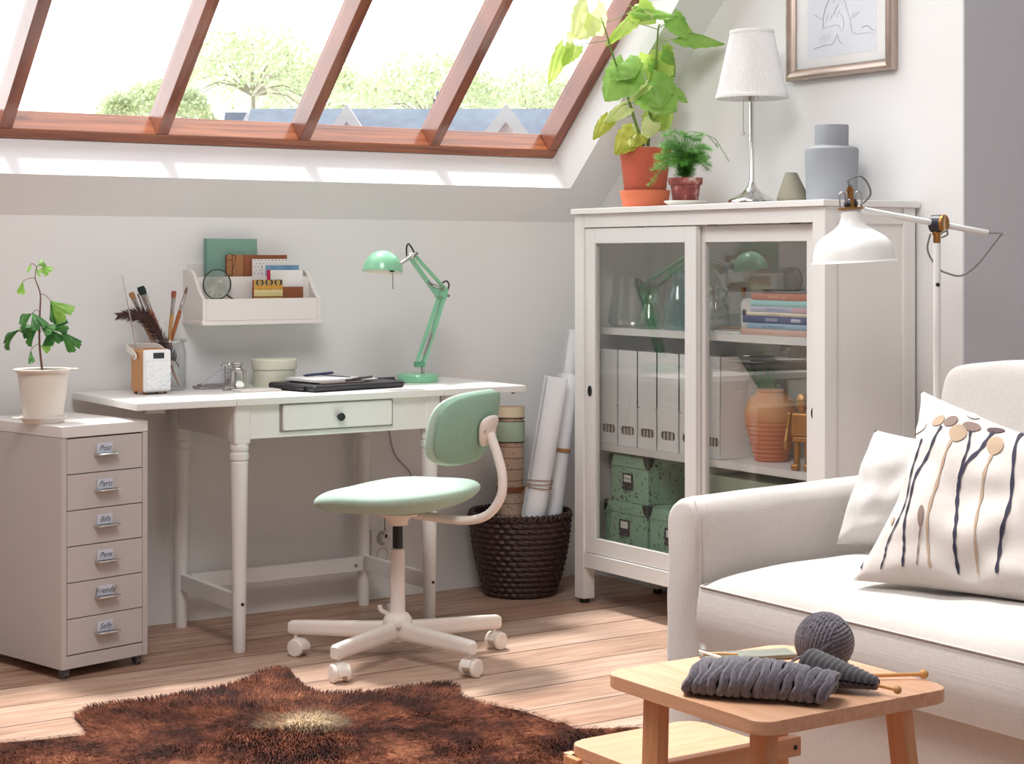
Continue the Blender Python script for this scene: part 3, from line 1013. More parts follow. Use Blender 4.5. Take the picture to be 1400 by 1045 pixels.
def hole_punch():
    Y = 5.14
    x0, x1 = xa(268, Y), xa(312, Y)
    root = thing('hole_punch', 'metal two-armed hole punch beside the silver flask', 'hole punch', (x0, Y, DZ))
    b = MB(); b.box((x0, Y - 0.028, DZ), (x1 + 0.01, Y + 0.028, DZ + 0.009), bev=0.002)
    b.box((x0 + 0.012, Y - 0.022, DZ + 0.009), (x1, Y + 0.022, DZ + 0.014), bev=0.001)
    b.build('base', M['steel'], root)
    w = MB()
    w.prism([(x0 + 0.016, DZ + 0.0142), (x1 - 0.02, DZ + 0.0142), (x1 - 0.018, DZ + 0.058), (x1 - 0.026, DZ + 0.056)], 0.028, M=frame((0, Y + 0.014, 0), (1, 0, 0), (0, 0, 1), (0, -1, 0)), bev=0.001)
    w.build('lever', mat('pale grey plastic', C(205, 205, 210), 0.5), root)
    p = MB()
    p.box((x1 - 0.021, Y - 0.030, DZ + 0.0142), (x1 - 0.007, Y - 0.016, DZ + 0.062), bev=0.002)
    p.tube([(x1 - 0.034, Y - 0.023, DZ + 0.070), (x1 - 0.022, Y - 0.023, DZ + 0.076), (x1 - 0.010, Y - 0.023, DZ + 0.070), (x1 - 0.004, Y - 0.023, DZ + 0.078)], 0.0035, 8)
    p.ball((x1 - 0.016, Y - 0.023, DZ + 0.066), 0.0068)
    p.build('post', M['steel'], root)
    h = MB()
    for z in (0.026, 0.048):
        h.cyl((x1 - 0.014, Y - 0.0302, DZ + z), (x1 - 0.014, Y - 0.031, DZ + z), 0.003, seg=10)
    h.build('post_hole', M['black'], root)
hole_punch()

def flask():
    Y = 5.105
    p = Vector((xa(324, Y), Y, DZ))
    root = thing('flask', 'small shiny metal bottle with ribbed screw cap before the round box', 'bottle', p)
    b = MB(); b.lathe([(0, 0), (0.026, 0), (0.0285, 0.002), (0.0285, 0.051), (0.030, 0.053), (0.030, 0.0545), (0.028, 0.056), (0.016, 0.063), (0.0145, 0.066), (0, 0.066)], p, 36)
    b.build('body', M['chrome'], root)
    c = MB(); c.lathe([(0.0, 0.0665), (0.0165, 0.0665), (0.0172, 0.068), (0.0172, 0.077), (0.016, 0.079), (0, 0.079)], p, 48, fn=lambda r, z, a: r + (0.0004 * math.cos(a * 24) if r > 0.01 else 0))
    c.build('screw_cap', M['steel'], root)
flask()

def sharpener():
    Y = 5.035
    p = Vector((xa(321, Y), Y, DZ))
    root = thing('desk_sharpener', 'little chrome sharpener with grooved round wheel in front of the flask', 'sharpener', p)
    b = MB(); b.box((p.x - 0.038, Y - 0.010, DZ), (p.x - 0.004, Y + 0.012, DZ + 0.013), bev=0.002)
    b.build('block', M['steel'], root)
    w = MB()
    w.lathe([(0.0, -0.011), (0.014, -0.011), (0.0155, -0.009), (0.0155, 0.009), (0.014, 0.011), (0, 0.011)], seg=48, fn=lambda r, z, a: r - (0.0016 if r > 0.013 and math.sin(a * 10) > 0 else 0), M=frame((p.x + 0.012, Y, DZ + 0.0156), (1, 0, 0), (0, 0, 1), (0, -1, 0)))
    w.build('grooved_wheel', M['chrome'], root)
sharpener()

def round_box():
    Y = 5.135
    p = Vector((xa(375, Y), Y, DZ))
    root = thing('round_box', 'round pale green cardboard box with fitted lid', 'box', p)
    m_ = mat('pale green card', C(232, 232, 212), 0.7, var=0.02, bump=0.1, bscale=400)
    b = MB(); b.lathe([(0, 0.0), (0.0655, 0.0), (0.0665, 0.0015), (0.0665, 0.06), (0, 0.06)], p, 56); b.build('box_body', m_, root)
    l = MB(); l.lathe([(0.0674, 0.054), (0.0710, 0.054), (0.0716, 0.056), (0.0712, 0.083), (0.069, 0.0855), (0.0, 0.086)], p, 56); l.build('lid', m_, root)
round_box()

def card_pad():
    Y = 4.965
    x0, x1 = xa(325, Y), xa(379, Y)
    MB().box((x0, Y - 0.03, DZ), (x1, Y + 0.045, DZ + 0.005), bev=0.001).build('note_pad', mat('cream card', C(236, 230, 222), 0.7), label='thin cream note pad lying flat at the desk edge', cat='note pad')
card_pad()

def laptop_sleeve():
    q = R(9)
    P0 = Vector((2.475, 4.795, DZ))
    Mx = trs(P0, rz=q)
    root = thing('laptop_sleeve', 'black laptop case under the spiral notebook on the desk', 'laptop case', P0, q)
    m_ = mat('black case', C(34, 33, 40), 0.38, var=0.1, scale=30)
    b = MB(); b.box((0, 0, 0), (0.350, 0.245, 0.021), bev=0.0095, M=Mx, seg=4); b.build('case_body', m_, root)
    s = MB(); s.tube([(0.008, 0.02, 0.0205), (0.010, 0.008, 0.0150), (0.02, 0.0005, 0.0125), (0.33, 0.0005, 0.0125), (0.342, 0.008, 0.0150)], 0.0014, 6, M=Mx, n=3); s.build('zip', mat('dark zip', C(70, 66, 72), 0.5, 0.3), root)
    st = MB(); st.box((-0.010, 0.045, 0.004), (0.0015, 0.20, 0.017), bev=0.003, M=Mx); st.build('side_tab', m_, root)
    DT = DZ + 0.0215
    f = MB(); f.box((0.045, 0.018, 0.0215), (0.205, 0.19, 0.0255), bev=0.001, M=Mx)
    f.build('folder', mat('brown grey folder', C(108, 92, 88), 0.5), label='thin brown folder between laptop case and notebook', cat='folder')
    n = thing('spiral_notebook', 'open white spiral notebook with a blue pen resting on it', 'notebook', Mx @ Vector((0.06, 0.05, 0.026)), q)
    a = MB(); a.box((0.040, 0.040, 0.026), (0.170, 0.205, 0.035), bev=0.001, M=Mx); a.box((0.1705, 0.045, 0.026), (0.275, 0.200, 0.0295), bev=0.001, M=Mx)
    a.build('pages', M['paper'], n)
    w = MB()
    for i in range(26):
        y = 0.046 + i * 0.0060
        w.tube([(0.167 + 0.0055 * math.cos(t), y + 0.0010 * t / PI, 0.0325 + 0.0065 * math.sin(t)) for t in [k * PI / 5 for k in range(11)]], 0.0007, 5, M=Mx, n=0)
    w.build('wire_spiral', mat('dark wire', C(60, 60, 72), 0.3, 0.7), n)
    p = thing('pen', 'dark blue pen lying on the spiral notebook', 'pen', Mx @ Vector((0.10, 0.20, 0.04)), q)
    b = MB(); b.cyl((0.098, 0.178, 0.0395), (0.200, 0.176, 0.0435), 0.0040, M=Mx, seg=12); b.cyl((0.088, 0.1782, 0.0392), (0.098, 0.178, 0.0395), 0.0015, 0.0040, M=Mx, seg=12); b.build('barrel', mat('blue pen', C(52, 54, 96), 0.3), p)
    b = MB(); b.cyl((0.200, 0.176, 0.0435), (0.222, 0.1755, 0.0444), 0.0034, M=Mx, seg=12); b.build('pen_tip', M['chrome'], p)
    s2 = thing('pen', 'silver pen at the near edge of the notebook', 'pen', Mx @ Vector((0.2, 0.03, 0.04)), q)
    b = MB(); b.cyl((0.140, 0.028, 0.0297), (0.265, 0.062, 0.0337), 0.0040, M=Mx, seg=12); b.build('barrel', mat('grey pen', C(96, 94, 98), 0.3, 0.5), s2)
    b = MB(); b.tube([(0.165, 0.0310, 0.0343), (0.205, 0.042, 0.0366), (0.213, 0.0442, 0.0367)], 0.0011, 6, M=Mx, n=2); b.build('clip', M['chrome'], s2)
laptop_sleeve()

# ---- green desk lamp
def desk_lamp():
    B = Vector((xa(571.5, 5.045), 5.045, DZ))
    root = thing('desk_lamp', 'mint green jointed desk lamp with round shade on the desk', 'desk lamp', B)
    G = mat('mint enamel', C(136, 202, 162), 0.28, var=0.02, coat=0.4)
    b = MB(); b.lathe([(0, 0), (0.066, 0), (0.0675, 0.003), (0.0675, 0.019), (0.064, 0.026), (0.055, 0.0275), (0, 0.028)], B, 56); b.build('base', G, root)
    p0 = at(578, 508, Y=5.03)
    S = MB(); S.cyl(Vector((p0.x, p0.y, DZ + 0.026)), Vector((p0.x, p0.y, DZ + 0.062)), 0.006, seg=14); S.build('post', M['steel'], root)
    low = at(573, 497, Y=5.03); elb = at(604, 402, Y=5.03); head = at(562, 350, Y=4.955)
    side = Vector((0, 1, 0))
    def bar(mb, a, b_, w, off):
        d = (b_ - a).normalized()
        perp = d.cross(Vector((0, 1, 0))).normalized()
        for sg in (-1, 1):
            mb.cyl(a + side * sg * off, b_ + side * sg * off, w, seg=8)
    # lower arm: channel + parallel bar
    def flatbar(mb, a, b_, w, t):
        d = (b_ - a).normalized(); n = d.cross(Vector((0, 1, 0))).normalized(); s_ = n.cross(d)
        mb.rings([[p + n * w * c1 + s_ * t * c2 for c1, c2 in ((-1, -1), (1, -1), (1, 1), (-1, 1))] for p in (a, b_)])
    o = Vector((0.011, 0, 0))
    l = MB()
    flatbar(l, low + Vector((0.013, 0, -0.008)), elb + Vector((0.012, 0, 0.004)), 0.0058, 0.008)
    flatbar(l, low + Vector((-0.012, 0, -0.006)), elb + Vector((-0.008, 0, 0.000)), 0.0040, 0.006)
    l.build('lower_arm', G, root)
    j = MB()
    j.box(low - Vector((0.016, 0.009, 0.012)), low + Vector((0.018, 0.009, 0.006)), bev=0.003)
    j.build('base_joint', mat('green joint', C(96, 164, 124), 0.35), root)
    u = MB()
    up = (head - elb)
    n1 = up.normalized().cross(Vector((0, 1, 0))).normalized()
    flatbar(u, elb + n1 * 0.008 + Vector((-0.004, 0, -0.008)), head + n1 * 0.006, 0.0050, 0.008)
    flatbar(u, elb - n1 * 0.009 + Vector((0.006, 0, 0.010)), head - n1 * 0.010, 0.0042, 0.006)
    u.build('upper_arm', G, root)
    e = MB()
    e.box(elb - Vector((0.016, 0.012, 0.012)), elb + Vector((0.018, 0.012, 0.020)), bev=0.004)
    e.build('elbow_joint', G, root)
    k = MB()
    for pt in (elb + Vector((0.016, 0, -0.006)), elb + Vector((-0.016, 0, -0.008)), head + Vector((0.004, 0, 0)), head + Vector((0.012, 0, 0.008))):
        k.cyl(pt - side * 0.018, pt + side * 0.016, 0.0045, seg=14)
    k.build('wing_nut', M['chrome'], root)
    # springs
    s = MB()
    d = (elb - low).normalized()
    for off in (-0.006, 0.006):
        a = low + d * 0.030 + Vector((0.002 + off * 0.6, -0.012, 0)); b_ = low + d * 0.105 + Vector((0.003 + off * 0.6, -0.012, 0))
        s.cyl(a, b_, 0.0024, seg=8)
        s.cyl(b_, b_ + d * 0.006, 0.0016, seg=6)
    a = elb + up * 0.06 + n1 * 0.0 - side * 0.012; b_ = elb + up * 0.50 - side * 0.012 + n1 * 0.012
    s.cyl(elb + Vector((0.004, -0.013, 0.016)), elb + up * 0.42 + n1 * 0.016 - side * 0.013, 0.0022, seg=8)
    s.cyl(elb + Vector((-0.004, -0.013, 0.010)), elb + up * 0.42 + n1 * 0.022 - side * 0.013, 0.0022, seg=8)
    s.build('spring', M['steel'], root)
    # cable loops
    c = MB()
    c.tube([elb + Vector((-0.002, 0.004, 0.018)), elb + Vector((0.004, 0.004, 0.034)), elb + Vector((0.020, 0.004, 0.042)), elb + Vector((0.030, 0.004, 0.030)), elb + Vector((0.024, 0.004, 0.010))], 0.0028, 8)
    c.tube([head + Vector((-0.014, 0.004, 0.0)), head + Vector((-0.014, 0.004, 0.028)), head + Vector((-0.006, 0.004, 0.038)), head + Vector((0.010, 0.004, 0.018)), head + Vector((0.014, 0.004, 0.006))], 0.0028, 8)
    c.build('cable_loop', M['black'], root)
    # shade: dome tilted, mouth down
    hc = at(523, 372, Y=4.87)
    ax = Vector((0.10, 0.10, 1)).normalized()
    toh = (head - hc); toh = (toh - ax * toh.dot(ax)).normalized()
    ey = ax.cross(toh)
    Ms = frame(hc, toh, ey, ax)
    r = 0.062
    sh = MB()
    sh.lathe([(r * 1.02, -0.001), (r * 1.02, 0.004)] + [(r * math.cos(R(a)), 0.004 + r * 1.02 * math.sin(R(a))) for a in range(8, 91, 6)] + [(0, 0.004 + r * 1.02)], seg=48, M=Ms)
    so = sh.build('lamp_shade', G, root)
    inn = MB()
    inn.lathe([(r * 1.018, -0.001), (r * 0.97, 0.002)] + [(r * 0.96 * math.cos(R(a)), 0.002 + r * 0.97 * math.sin(R(a))) for a in range(8, 91, 6)] + [(0, 0.002 + r * 0.97)], seg=40, M=Ms)
    inn.build('shade_lining', mat('white lining', C(240, 238, 228), 0.5), so)
    bb = MB(); bb.ball((0, 0, 0.026), 0.02, M=Ms); bb.build('bulb', mat('frosted bulb', C(245, 243, 236), 0.4), so)
    # neck socket
    nk = MB()
    nk.cyl(Ms @ Vector((r * 0.86, 0, 0.018)), Ms @ Vector((r * 1.25, 0, 0.026)), 0.0125, 0.010, seg=18)
    nk.build('socket', mat('dark green socket', C(40, 60, 50), 0.4), root)
    nk = MB()
    nk.cyl(Ms @ Vector((r * 1.25, 0, 0.026)), head, 0.007, seg=12)
    nk.ball(head, 0.011)
    nk.build('swivel', M['chrome'], root)
    st = MB(); st.cyl(Ms @ Vector((r * 0.45, -0.02, -0.002)), Ms @ Vector((r * 0.42, -0.024, -0.048)), 0.0018, seg=8); st.ball(Ms @ Vector((r * 0.42, -0.024, -0.048)), 0.0035)
    st.build('handle_rod', M['steel'], root)
    # inline switch with cord behind the laptop case
    sw = MB(); a = Vector((B.x - 0.071, 5.075, DZ + 0.0085)); b_ = a + Vector((-0.062, 0.022, 0.0))
    d = (b_ - a).normalized()
    sw.cyl(a, b_, 0.0085, 0.0060, seg=12)
    sw.tube([b_, b_ + d * 0.018 + Vector((0, 0, -0.001)), b_ + d * 0.034 + Vector((0, 0.004, -0.0055)), b_ + d * 0.06 + Vector((0, 0.01, -0.006))], 0.0022, 6)
    sw.tube([a, a + Vector((0.008, -0.006, -0.004))], 0.0022, 6, n=0)
    sw.build('cord_switch', M['black'], root)
desk_lamp()

# ---- socket outlet and cable under the desk
def outlet():
    Yw = YB
    root = thing('wall_outlet', 'white double wall socket low on the wall behind the swivel chair', 'socket', (2.957, Yw, 0.175))
    p = MB(); p.box((2.918, Yw - 0.010, 0.118), (2.998, Yw - 0.0003, 0.232), bev=0.003); p.build('plate', M['whitemetal'], root)
    for z in (0.148, 0.202):
        s = MB(); s.lathe([(0.021, 0.0), (0.023, 0.0015), (0.0215, 0.003), (0.0195, 0.0025), (0.0190, -0.004), (0.0, -0.004)], seg=32, M=frame((2.958, Yw - 0.0105, z), (1, 0, 0), (0, 0, 1), (0, -1, 0)))
        so = s.build('socket', mat('socket plastic', C(205, 200, 196), 0.4), root)
        h = MB()
        for dx in (-0.0095, 0.0095): h.cyl((2.958 + dx, Yw - 0.0075, z), (2.958 + dx, Yw - 0.0068, z), 0.0028, seg=10)
        h.build('pin_hole', M['black'], so)
    pl = thing('power_plug', 'pale grey plug with thin cable in the upper wall socket', 'plug', (2.957, Yw - 0.03, 0.202))
    b = MB(); b.cyl((2.958, Yw - 0.0145, 0.203), (2.958, Yw - 0.036, 0.203), 0.018, 0.015, seg=24)
    b.box((2.951, Yw - 0.036, 0.203), (2.965, Yw - 0.022, 0.230), bev=0.003); b.build('plug_body', mat('pale plug', C(208, 206, 206), 0.45), pl)
    c = MB()
    pts = [Vector((2.958, Yw - 0.029, 0.229)), Vector((2.958, Yw - 0.029, 0.30)), Vector((2.985, Yw - 0.03, 0.36)), at(562, 651, Y=Yw - 0.02), at(540, 622, Y=Yw - 0.02), at(532, 590, Y=Yw - 0.02), at(529, 560, Y=Yw - 0.025), Vector((2.98, Yw - 0.018, 0.66))]
    c.tube(pts, 0.0026, 8)
    c.build('cable', mat('light grey cord', C(164, 158, 155), 0.6), pl)
outlet()
# ================================================================= LETTER RACK ON THE WALL
def rack():
    x0, x1 = 2.250, 2.655
    yf, yb = 5.100, YB - 0.0005
    zb, zt = 0.937, 1.101
    W = M['warmwhite']
    root = thing('letter_rack', 'white wooden letter rack hung on the wall above the desk', 'wall rack', (2.45, yb, zb))
    for xs_ in (x0, x1 - 0.012):
        pr = [(yb, zb), (yf, zb), (yf, 1.012)]
        for k in range(1, 13):
            t = k / 12
            yy = yf + (5.205 - yf) * t
            zz = 1.012 + (zt - 1.012) * (0.5 - 0.5 * math.cos(PI * t)) ** 0.9
            pr.append((yy, zz))
        pr += [(yb, zt)]
        m_ = MB(); m_.prism(pr, 0.012, M=frame((xs_, 0, 0), (0, 1, 0), (0, 0, 1), (1, 0, 0)), bev=0.0012)
        m_.build('side_panel', W, root)
    MB().box((x0 + 0.0122, yf, zb + 0.008), (x1 - 0.0122, yf + 0.010, 1.012), bev=0.0015).build('front_panel', W, root)
    MB().box((x0 + 0.0122, 5.158, zb + 0.008), (x1 - 0.0122, 5.166, 1.080), bev=0.0015).build('divider', W, root)
    MB().box((x0 + 0.0122, yb - 0.010, zb + 0.008), (x1 - 0.0122, yb, 1.122), bev=0.0015).build('back_panel', W, root)
    MB().box((x0 - 0.003, yf - 0.003, zb - 0.006), (x1 + 0.003, yb, zb + 0.0078), bev=0.002).build('bottom_panel', W, root)
rack()
RZ = 0.9452
def slab_item(name, label, cat, x0, x1, y, z0, z1, t, m_, lean=0.0):
    mb = MB()
    Mx = trs((x0, y, z0), rx=-lean)
    mb.box((0, 0, 0), (x1 - x0, t, z1 - z0), bev=0.0008, M=Mx)
    return mb, Mx
def simple(name, label, cat, x0, x1, y, z0, z1, t, m_, lean=0.0):
    root = thing(name, label, cat, (x0, y, z0))
    mb, Mx = slab_item(name, label, cat, x0, x1, y, z0, z1, t, m_, lean)
    return root, mb, Mx
teal = mat('teal cloth cover', C(124, 164, 150), 0.75, var=0.03, scale=300)
r_, mb, Mx = simple('notebook', 'large teal green notebook standing tallest in the letter rack', 'notebook', 2.310, 2.487, 5.214, RZ, 1.199, 0.014, teal)
mb.build('cover', teal, r_)
k = MB(); k.box((2.3102, 5.2136, RZ + 0.001), (2.3135, 5.2282, 1.1985)); k.build('spine', mat('dark teal spine', C(90, 130, 120), 0.7), r_)
kraft = mat('kraft cover', C(168, 118, 78), 0.75, var=0.06, scale=40)
rust = mat('rust brown cover', C(148, 88, 58), 0.75, var=0.05, scale=40)
r_, mb, Mx = simple('album', 'brown kraft album with stitched binding in the letter rack', 'album', 2.373, 2.583, 5.194, RZ, 1.148, 0.012, kraft)
mb.build('cover', rust, r_)
k = MB(); k.box((2.3728, 5.1932, RZ), (2.430, 5.1942, 1.1483)); k.build('binding_strip', kraft, r_)
k = MB()
k.tube([(2.391, 5.1925, 1.02), (2.391, 5.1925, 1.1488)], 0.0009, 5, n=0)
for z in (1.03, 1.083, 1.132): k.tube([(2.3725, 5.1925, z), (2.391, 5.1925, z)], 0.0009, 5, n=0)
k.tube([(2.391, 5.192, 1.148), (2.402, 5.1915, 1.143), (2.398, 5.1915, 1.118), (2.391, 5.192, 1.10)], 0.0008, 5)
k.tube([(2.391, 5.192, 1.148), (2.380, 5.1915, 1.153), (2.374, 5.1915, 1.146)], 0.0008, 5)
k.build('stitching', mat('brown thread', C(70, 36, 24), 0.8), r_)
k = MB(); k.tube([(2.431, 5.1928, RZ), (2.431, 5.1928, 1.148)], 0.0008, 5, n=0); k.build('crease', mat('crease brown', C(100, 52, 34), 0.8), r_)
white = mat('white cover', C(232, 230, 228), 0.7, var=0.01)
r_, mb, Mx = simple('notebook', 'white notebook with black polka dots in the letter rack', 'notebook', 2.455, 2.578, 5.180, RZ, 1.135, 0.007, white)
mb.build('cover', white, r_)
k = MB()
for i in range(10):
    for j in range(9):
        x, z = 2.462 + i * 0.0122 + (0.006 if j % 2 else 0), 1.131 - j * 0.0105
        if x < 2.575: k.cyl((x, 5.1797, z), (x, 5.1793, z), 0.0017, seg=8)
k.build('dot_print', M['ink'], r_)
r_, mb, Mx = simple('photo_card', 'blue and white photo card behind the plain white card', 'card', 2.487, 2.617, 5.174, RZ, 1.121, 0.0025, white)
mb.build('card', white, r_)
k = MB(); k.box((2.497, 5.1730, 1.05), (2.614, 5.1738, 1.1155)); k.build('photo', mat('blue photo', C(122, 162, 196), 0.5, var=0.25, scale=20), r_)
r_, mb, Mx = simple('card', 'blank white card standing above the brown envelope', 'card', 2.503, 2.617, 5.150, RZ, 1.100, 0.002, M['paper'])
mb.build('sheet', M['paper'], r_)
r_, mb, Mx = simple('envelope', 'brown envelope behind the gold spiral notebook', 'envelope', 2.500, 2.613, 5.140, RZ, 1.047, 0.002, rust)
mb.build('sheet', rust, r_)
k = MB(); k.box((2.493, 5.1545, RZ), (2.507, 5.156, 1.1005), bev=0.0005); k.build('index_tab', mat('pink card', C(205, 30, 80), 0.6), label='pink tab sticking up beside the white card', cat='tab')
gold = mat('gold patterned cover', C(196, 162, 92), 0.4, 0.35, var=0.25, scale=35)
root = thing('notebook', 'gold patterned spiral notebook leaning in the front of the letter rack', 'notebook', (2.432, 5.122, RZ))
k = MB(); k.box((2.432, 5.122, RZ), (2.532, 5.130, 1.070), bev=0.0008); k.build('cover', gold, root)
k = MB(); k.box((2.4305, 5.1222, RZ), (2.4318, 5.1298, 1.069)); k.build('page_edge', mat('rusty page edge', C(150, 60, 40), 0.7), root)
k = MB()
for i in range(3):
    xc = 2.452 + i * 0.032
    for sg in (-1, 1):
        if xc + 0.011 > 2.533 and sg > 0: continue
        k.tube([(xc + sg * 0.0035, 5.1212, 1.0705), (xc + sg * 0.0085, 5.1210, 1.067), (xc + sg * 0.0105, 5.1210, 1.0615), (xc + sg * 0.0085, 5.1210, 1.056), (xc + sg * 0.004, 5.1212, 1.053)], lambda t: 0.0008 + 0.0016 * math.sin(PI * t), 6)
k.build('ring_print', M['ink'], root)
k = MB()
for i in range(13):
    k.box((2.436 + i * 0.0074, 5.1214, 1.0145), (2.4395 + i * 0.0074, 5.1219, 1.018))
    k.box((2.436 + i * 0.0074, 5.1214, 1.026), (2.438 + i * 0.0074, 5.1219, 1.028))
k.build('dotted_print', mat('brown print', C(70, 44, 22), 0.6), root)
k = MB(); k.box((2.434, 5.1214, 1.043), (2.531, 5.1219, 1.049)); k.build('band_print', mat('amber print', C(214, 150, 50), 0.5), root)
k = MB(); k.box((2.4325, 5.1214, 1.019), (2.5315, 5.1218, 1.038)); k.build('pale_print', mat('pale gold print', C(222, 208, 150), 0.45, 0.2), root)
def magnifier():
    c0 = Vector((2.310, 5.128, 1.057))
    root = thing('magnifying_glass', 'round magnifying glass resting in the letter rack', 'magnifying glass', c0)
    Mx = frame(c0, (1, 0, 0), (0, 0, 1), (0, -1, 0))
    r = MB()
    r.lathe([(0.0445, -0.003), (0.0470, -0.003), (0.0478, 0.0), (0.0470, 0.003), (0.0445, 0.003), (0.0440, 0.0), (0.0445, -0.003)], seg=56, M=Mx)
    r.build('rim', mat('dark steel', C(80, 76, 76), 0.3, 0.9), root)
    g = MB(); g.lathe([(0, 0.004), (0.02, 0.0034), (0.0438, 0.0008), (0.0438, -0.0008), (0.02, -0.0034), (0, -0.004)], seg=40, M=Mx)
    g.build('lens', glass('lens glass', (0.88, 0.91, 0.88, 1), 2.0, 0.06), root)
    h = MB()
    a = c0 + Vector((0.0335, 0, -0.0335)); b = c0 + Vector((0.052, 0.0, -0.046)); 
    h.cyl(a, b, 0.0026, seg=10); h.cyl(b, b + Vector((0.06, 0.004, -0.036)), 0.0045, seg=12)
    h.build('handle', mat('dark handle', C(60, 50, 46), 0.4), root)
magnifier()
# ================================================================= GLASS DOOR CABINET
CXF, CXB, CY0, CY1 = 3.463, 3.815, 3.655, 4.842
def cabinet():
    W = M['white']
    root = thing('glass_cabinet', 'tall white cabinet with two sliding glass doors against the wall', 'cabinet', (3.64, 4.25, 0))
    MB().box((CXF - 0.014, CY0 - 0.010, 1.282), (CXB + 0.010, CY1 + 0.004, 1.300), bev=0.002).build('top_panel', W, root)
    for yy0, yy1 in ((CY1 - 0.050, CY1), (CY0, CY0 + 0.050)):
        for xx0, xx1 in ((CXF, CXF + 0.045), (CXB - 0.045, CXB)):
            p = MB(); p.box((xx0, yy0, 0.016), (xx1, yy1, 1.2815), bev=0.0015); po = p.build('post', W, root)
            f = MB(); f.cyl(((xx0 + xx1) / 2, (yy0 + yy1) / 2, 0.0), ((xx0 + xx1) / 2, (yy0 + yy1) / 2, 0.0165), 0.016, seg=16); f.build('foot', M['black'], po)
    t = MB()
    t.box((CXF + 0.001, CY0 + 0.0505, 1.238), (CXF + 0.022, CY1 - 0.0505, 1.2815), bev=0.001)
    t.build('upper_rail', W, root)
    t = MB(); t.box((CXF + 0.001, CY0 + 0.0505, 0.122), (CXF + 0.022, CY1 - 0.0505, 0.1690), bev=0.001); t.build('lower_rail', W, root)
    t = MB()
    for k in range(3): t.box((CXF + 0.006, CY0 + 0.12 + 0.36 * k, 1.2355), (CXF + 0.02, CY0 + 0.15 + 0.36 * k, 1.2379))
    t.build('door_stop', M['black'], root)
    # framed side panels
    for ys, sg in ((CY0, 1), (CY1, -1)):
        ya, yb_ = (ys + 0.004, ys + 0.020) if sg > 0 else (ys - 0.020, ys - 0.004)
        s = MB()
        s.box((CXF + 0.0455, ya + 0.006, 0.14), (CXB - 0.0455, yb_ - 0.004, 1.2815))
        s.box((CXF + 0.0455, ya, 1.235), (CXB - 0.0455, yb_, 1.2815), bev=0.001)
        s.box((CXF + 0.0455, ya, 0.122), (CXB - 0.0455, yb_, 0.175), bev=0.001)
        s.build('side_panel', W, root)
    MB().box((CXB - 0.012, CY0 + 0.0505, 0.13), (CXB - 0.004, CY1 - 0.0505, 1.2815)).build('back_panel', mat('cabinet inside back', (0.78, 0.77, 0.74, 1), 0.6, var=0.01), root)
    for z0, z1, x0 in ((0.169, 0.190, CXF + 0.062), (0.503, 0.525, CXF + 0.066), (0.887, 0.910, CXF + 0.066)):
        MB().box((x0, CY0 + 0.021, z0), (CXB - 0.0125, CY1 - 0.021, z1), bev=0.001).build('shelf', W, root)
    G = glass('cabinet door glass', (0.988, 0.99, 0.984, 1), 1.4, 0.035)
    # sliding doors: outer on the window side, inner behind it
    for name, y0, y1, xd, ky in (('door', 4.220, CY1 - 0.0515, CXF + 0.006, 4.768), ('door', CY0 + 0.0515, 4.262, CXF + 0.030, 3.690)):
        d = MB()
        z0, z1 = 0.1715, 1.2350
        xt = xd + 0.019
        sw = 0.054
        d.box((xd, y0, z0), (xt, y0 + sw, z1), bev=0.0012)
        d.box((xd, y1 - sw, z0), (xt, y1, z1), bev=0.0012)
        d.box((xd + 0.0003, y0 + sw + 0.0003, z1 - 0.049), (xt, y1 - sw - 0.0003, z1), bev=0.0012)
        d.box((xd + 0.0003, y0 + sw + 0.0003, z0), (xt, y1 - sw - 0.0003, z0 + 0.051), bev=0.0012)
        do = d.build(name, W, root)
        g = MB(); g.box((xd + 0.008, y0 + sw + 0.0005, z0 + 0.0515), (xd + 0.011, y1 - sw - 0.0005, z1 - 0.0495)); g.build('glass_pane', G, do)
        ky = y1 - 0.026 if y0 > 4.1 else y0 + 0.024
        k = MB(); k.lathe([(0.0, 0.0006), (0.0115, 0.0006), (0.0135, 0.0014), (0.0145, 0.0010), (0.0145, -0.002), (0, -0.002)], seg=28, M=frame((xd, ky, 0.702), (0, 1, 0), (0, 0, 1), (-1, 0, 0)) @ Matrix.Diagonal((0.8, 1.25, 1, 1)))
        k.build('finger_pull', M['black'], do)
cabinet()
S1, S2, S0 = 0.9102, 0.5252, 0.1902
def ya(px_, X): return at(px_, 400, X=X).y

# ---- top shelf
def vessel(name, label, cat, px_, X, z, prof, tint, refl=1.3, base=0.04, fn=None, wall=0.003):
    p = Vector((X, ya(px_, X), z))
    g = MB()
    g.lathe(prof, p, 48, fn=fn)
    ins = [(max(r - wall, 0.0), zz + (wall if i == 0 else 0)) for i, (r, zz) in enumerate(prof) if i == 0 or zz > wall * 1.5]
    ins = [(0.0, wall * 1.4)] + [(max(r - wall, 0.0005), zz) for r, zz in prof if zz > wall * 1.6 and r > wall]
    g.lathe(ins, p, 48, fn=fn)
    return g.build(name, glass(name + ' ' + label.split()[0], tint, refl, base), label=label, cat=cat)
vessel('glass_vase', 'wide clear glass vase on the top shelf behind the green one', 'vase', 863, 3.615, S1, [(0, 0), (0.060, 0), (0.072, 0.006), (0.077, 0.020), (0.074, 0.05), (0.064, 0.11), (0.060, 0.165)], (0.97, 0.98, 0.97, 1), 1.5, 0.04)
vessel('glass_vase', 'short waisted green glass vase on the top shelf', 'vase', 888, 3.578, S1, [(0, 0), (0.043, 0), (0.045, 0.004), (0.042, 0.02), (0.036, 0.05), (0.026, 0.072), (0.024, 0.080), (0.030, 0.092), (0.036, 0.108), (0.037, 0.120)], (0.76, 0.92, 0.80, 1), 1.3, 0.03)
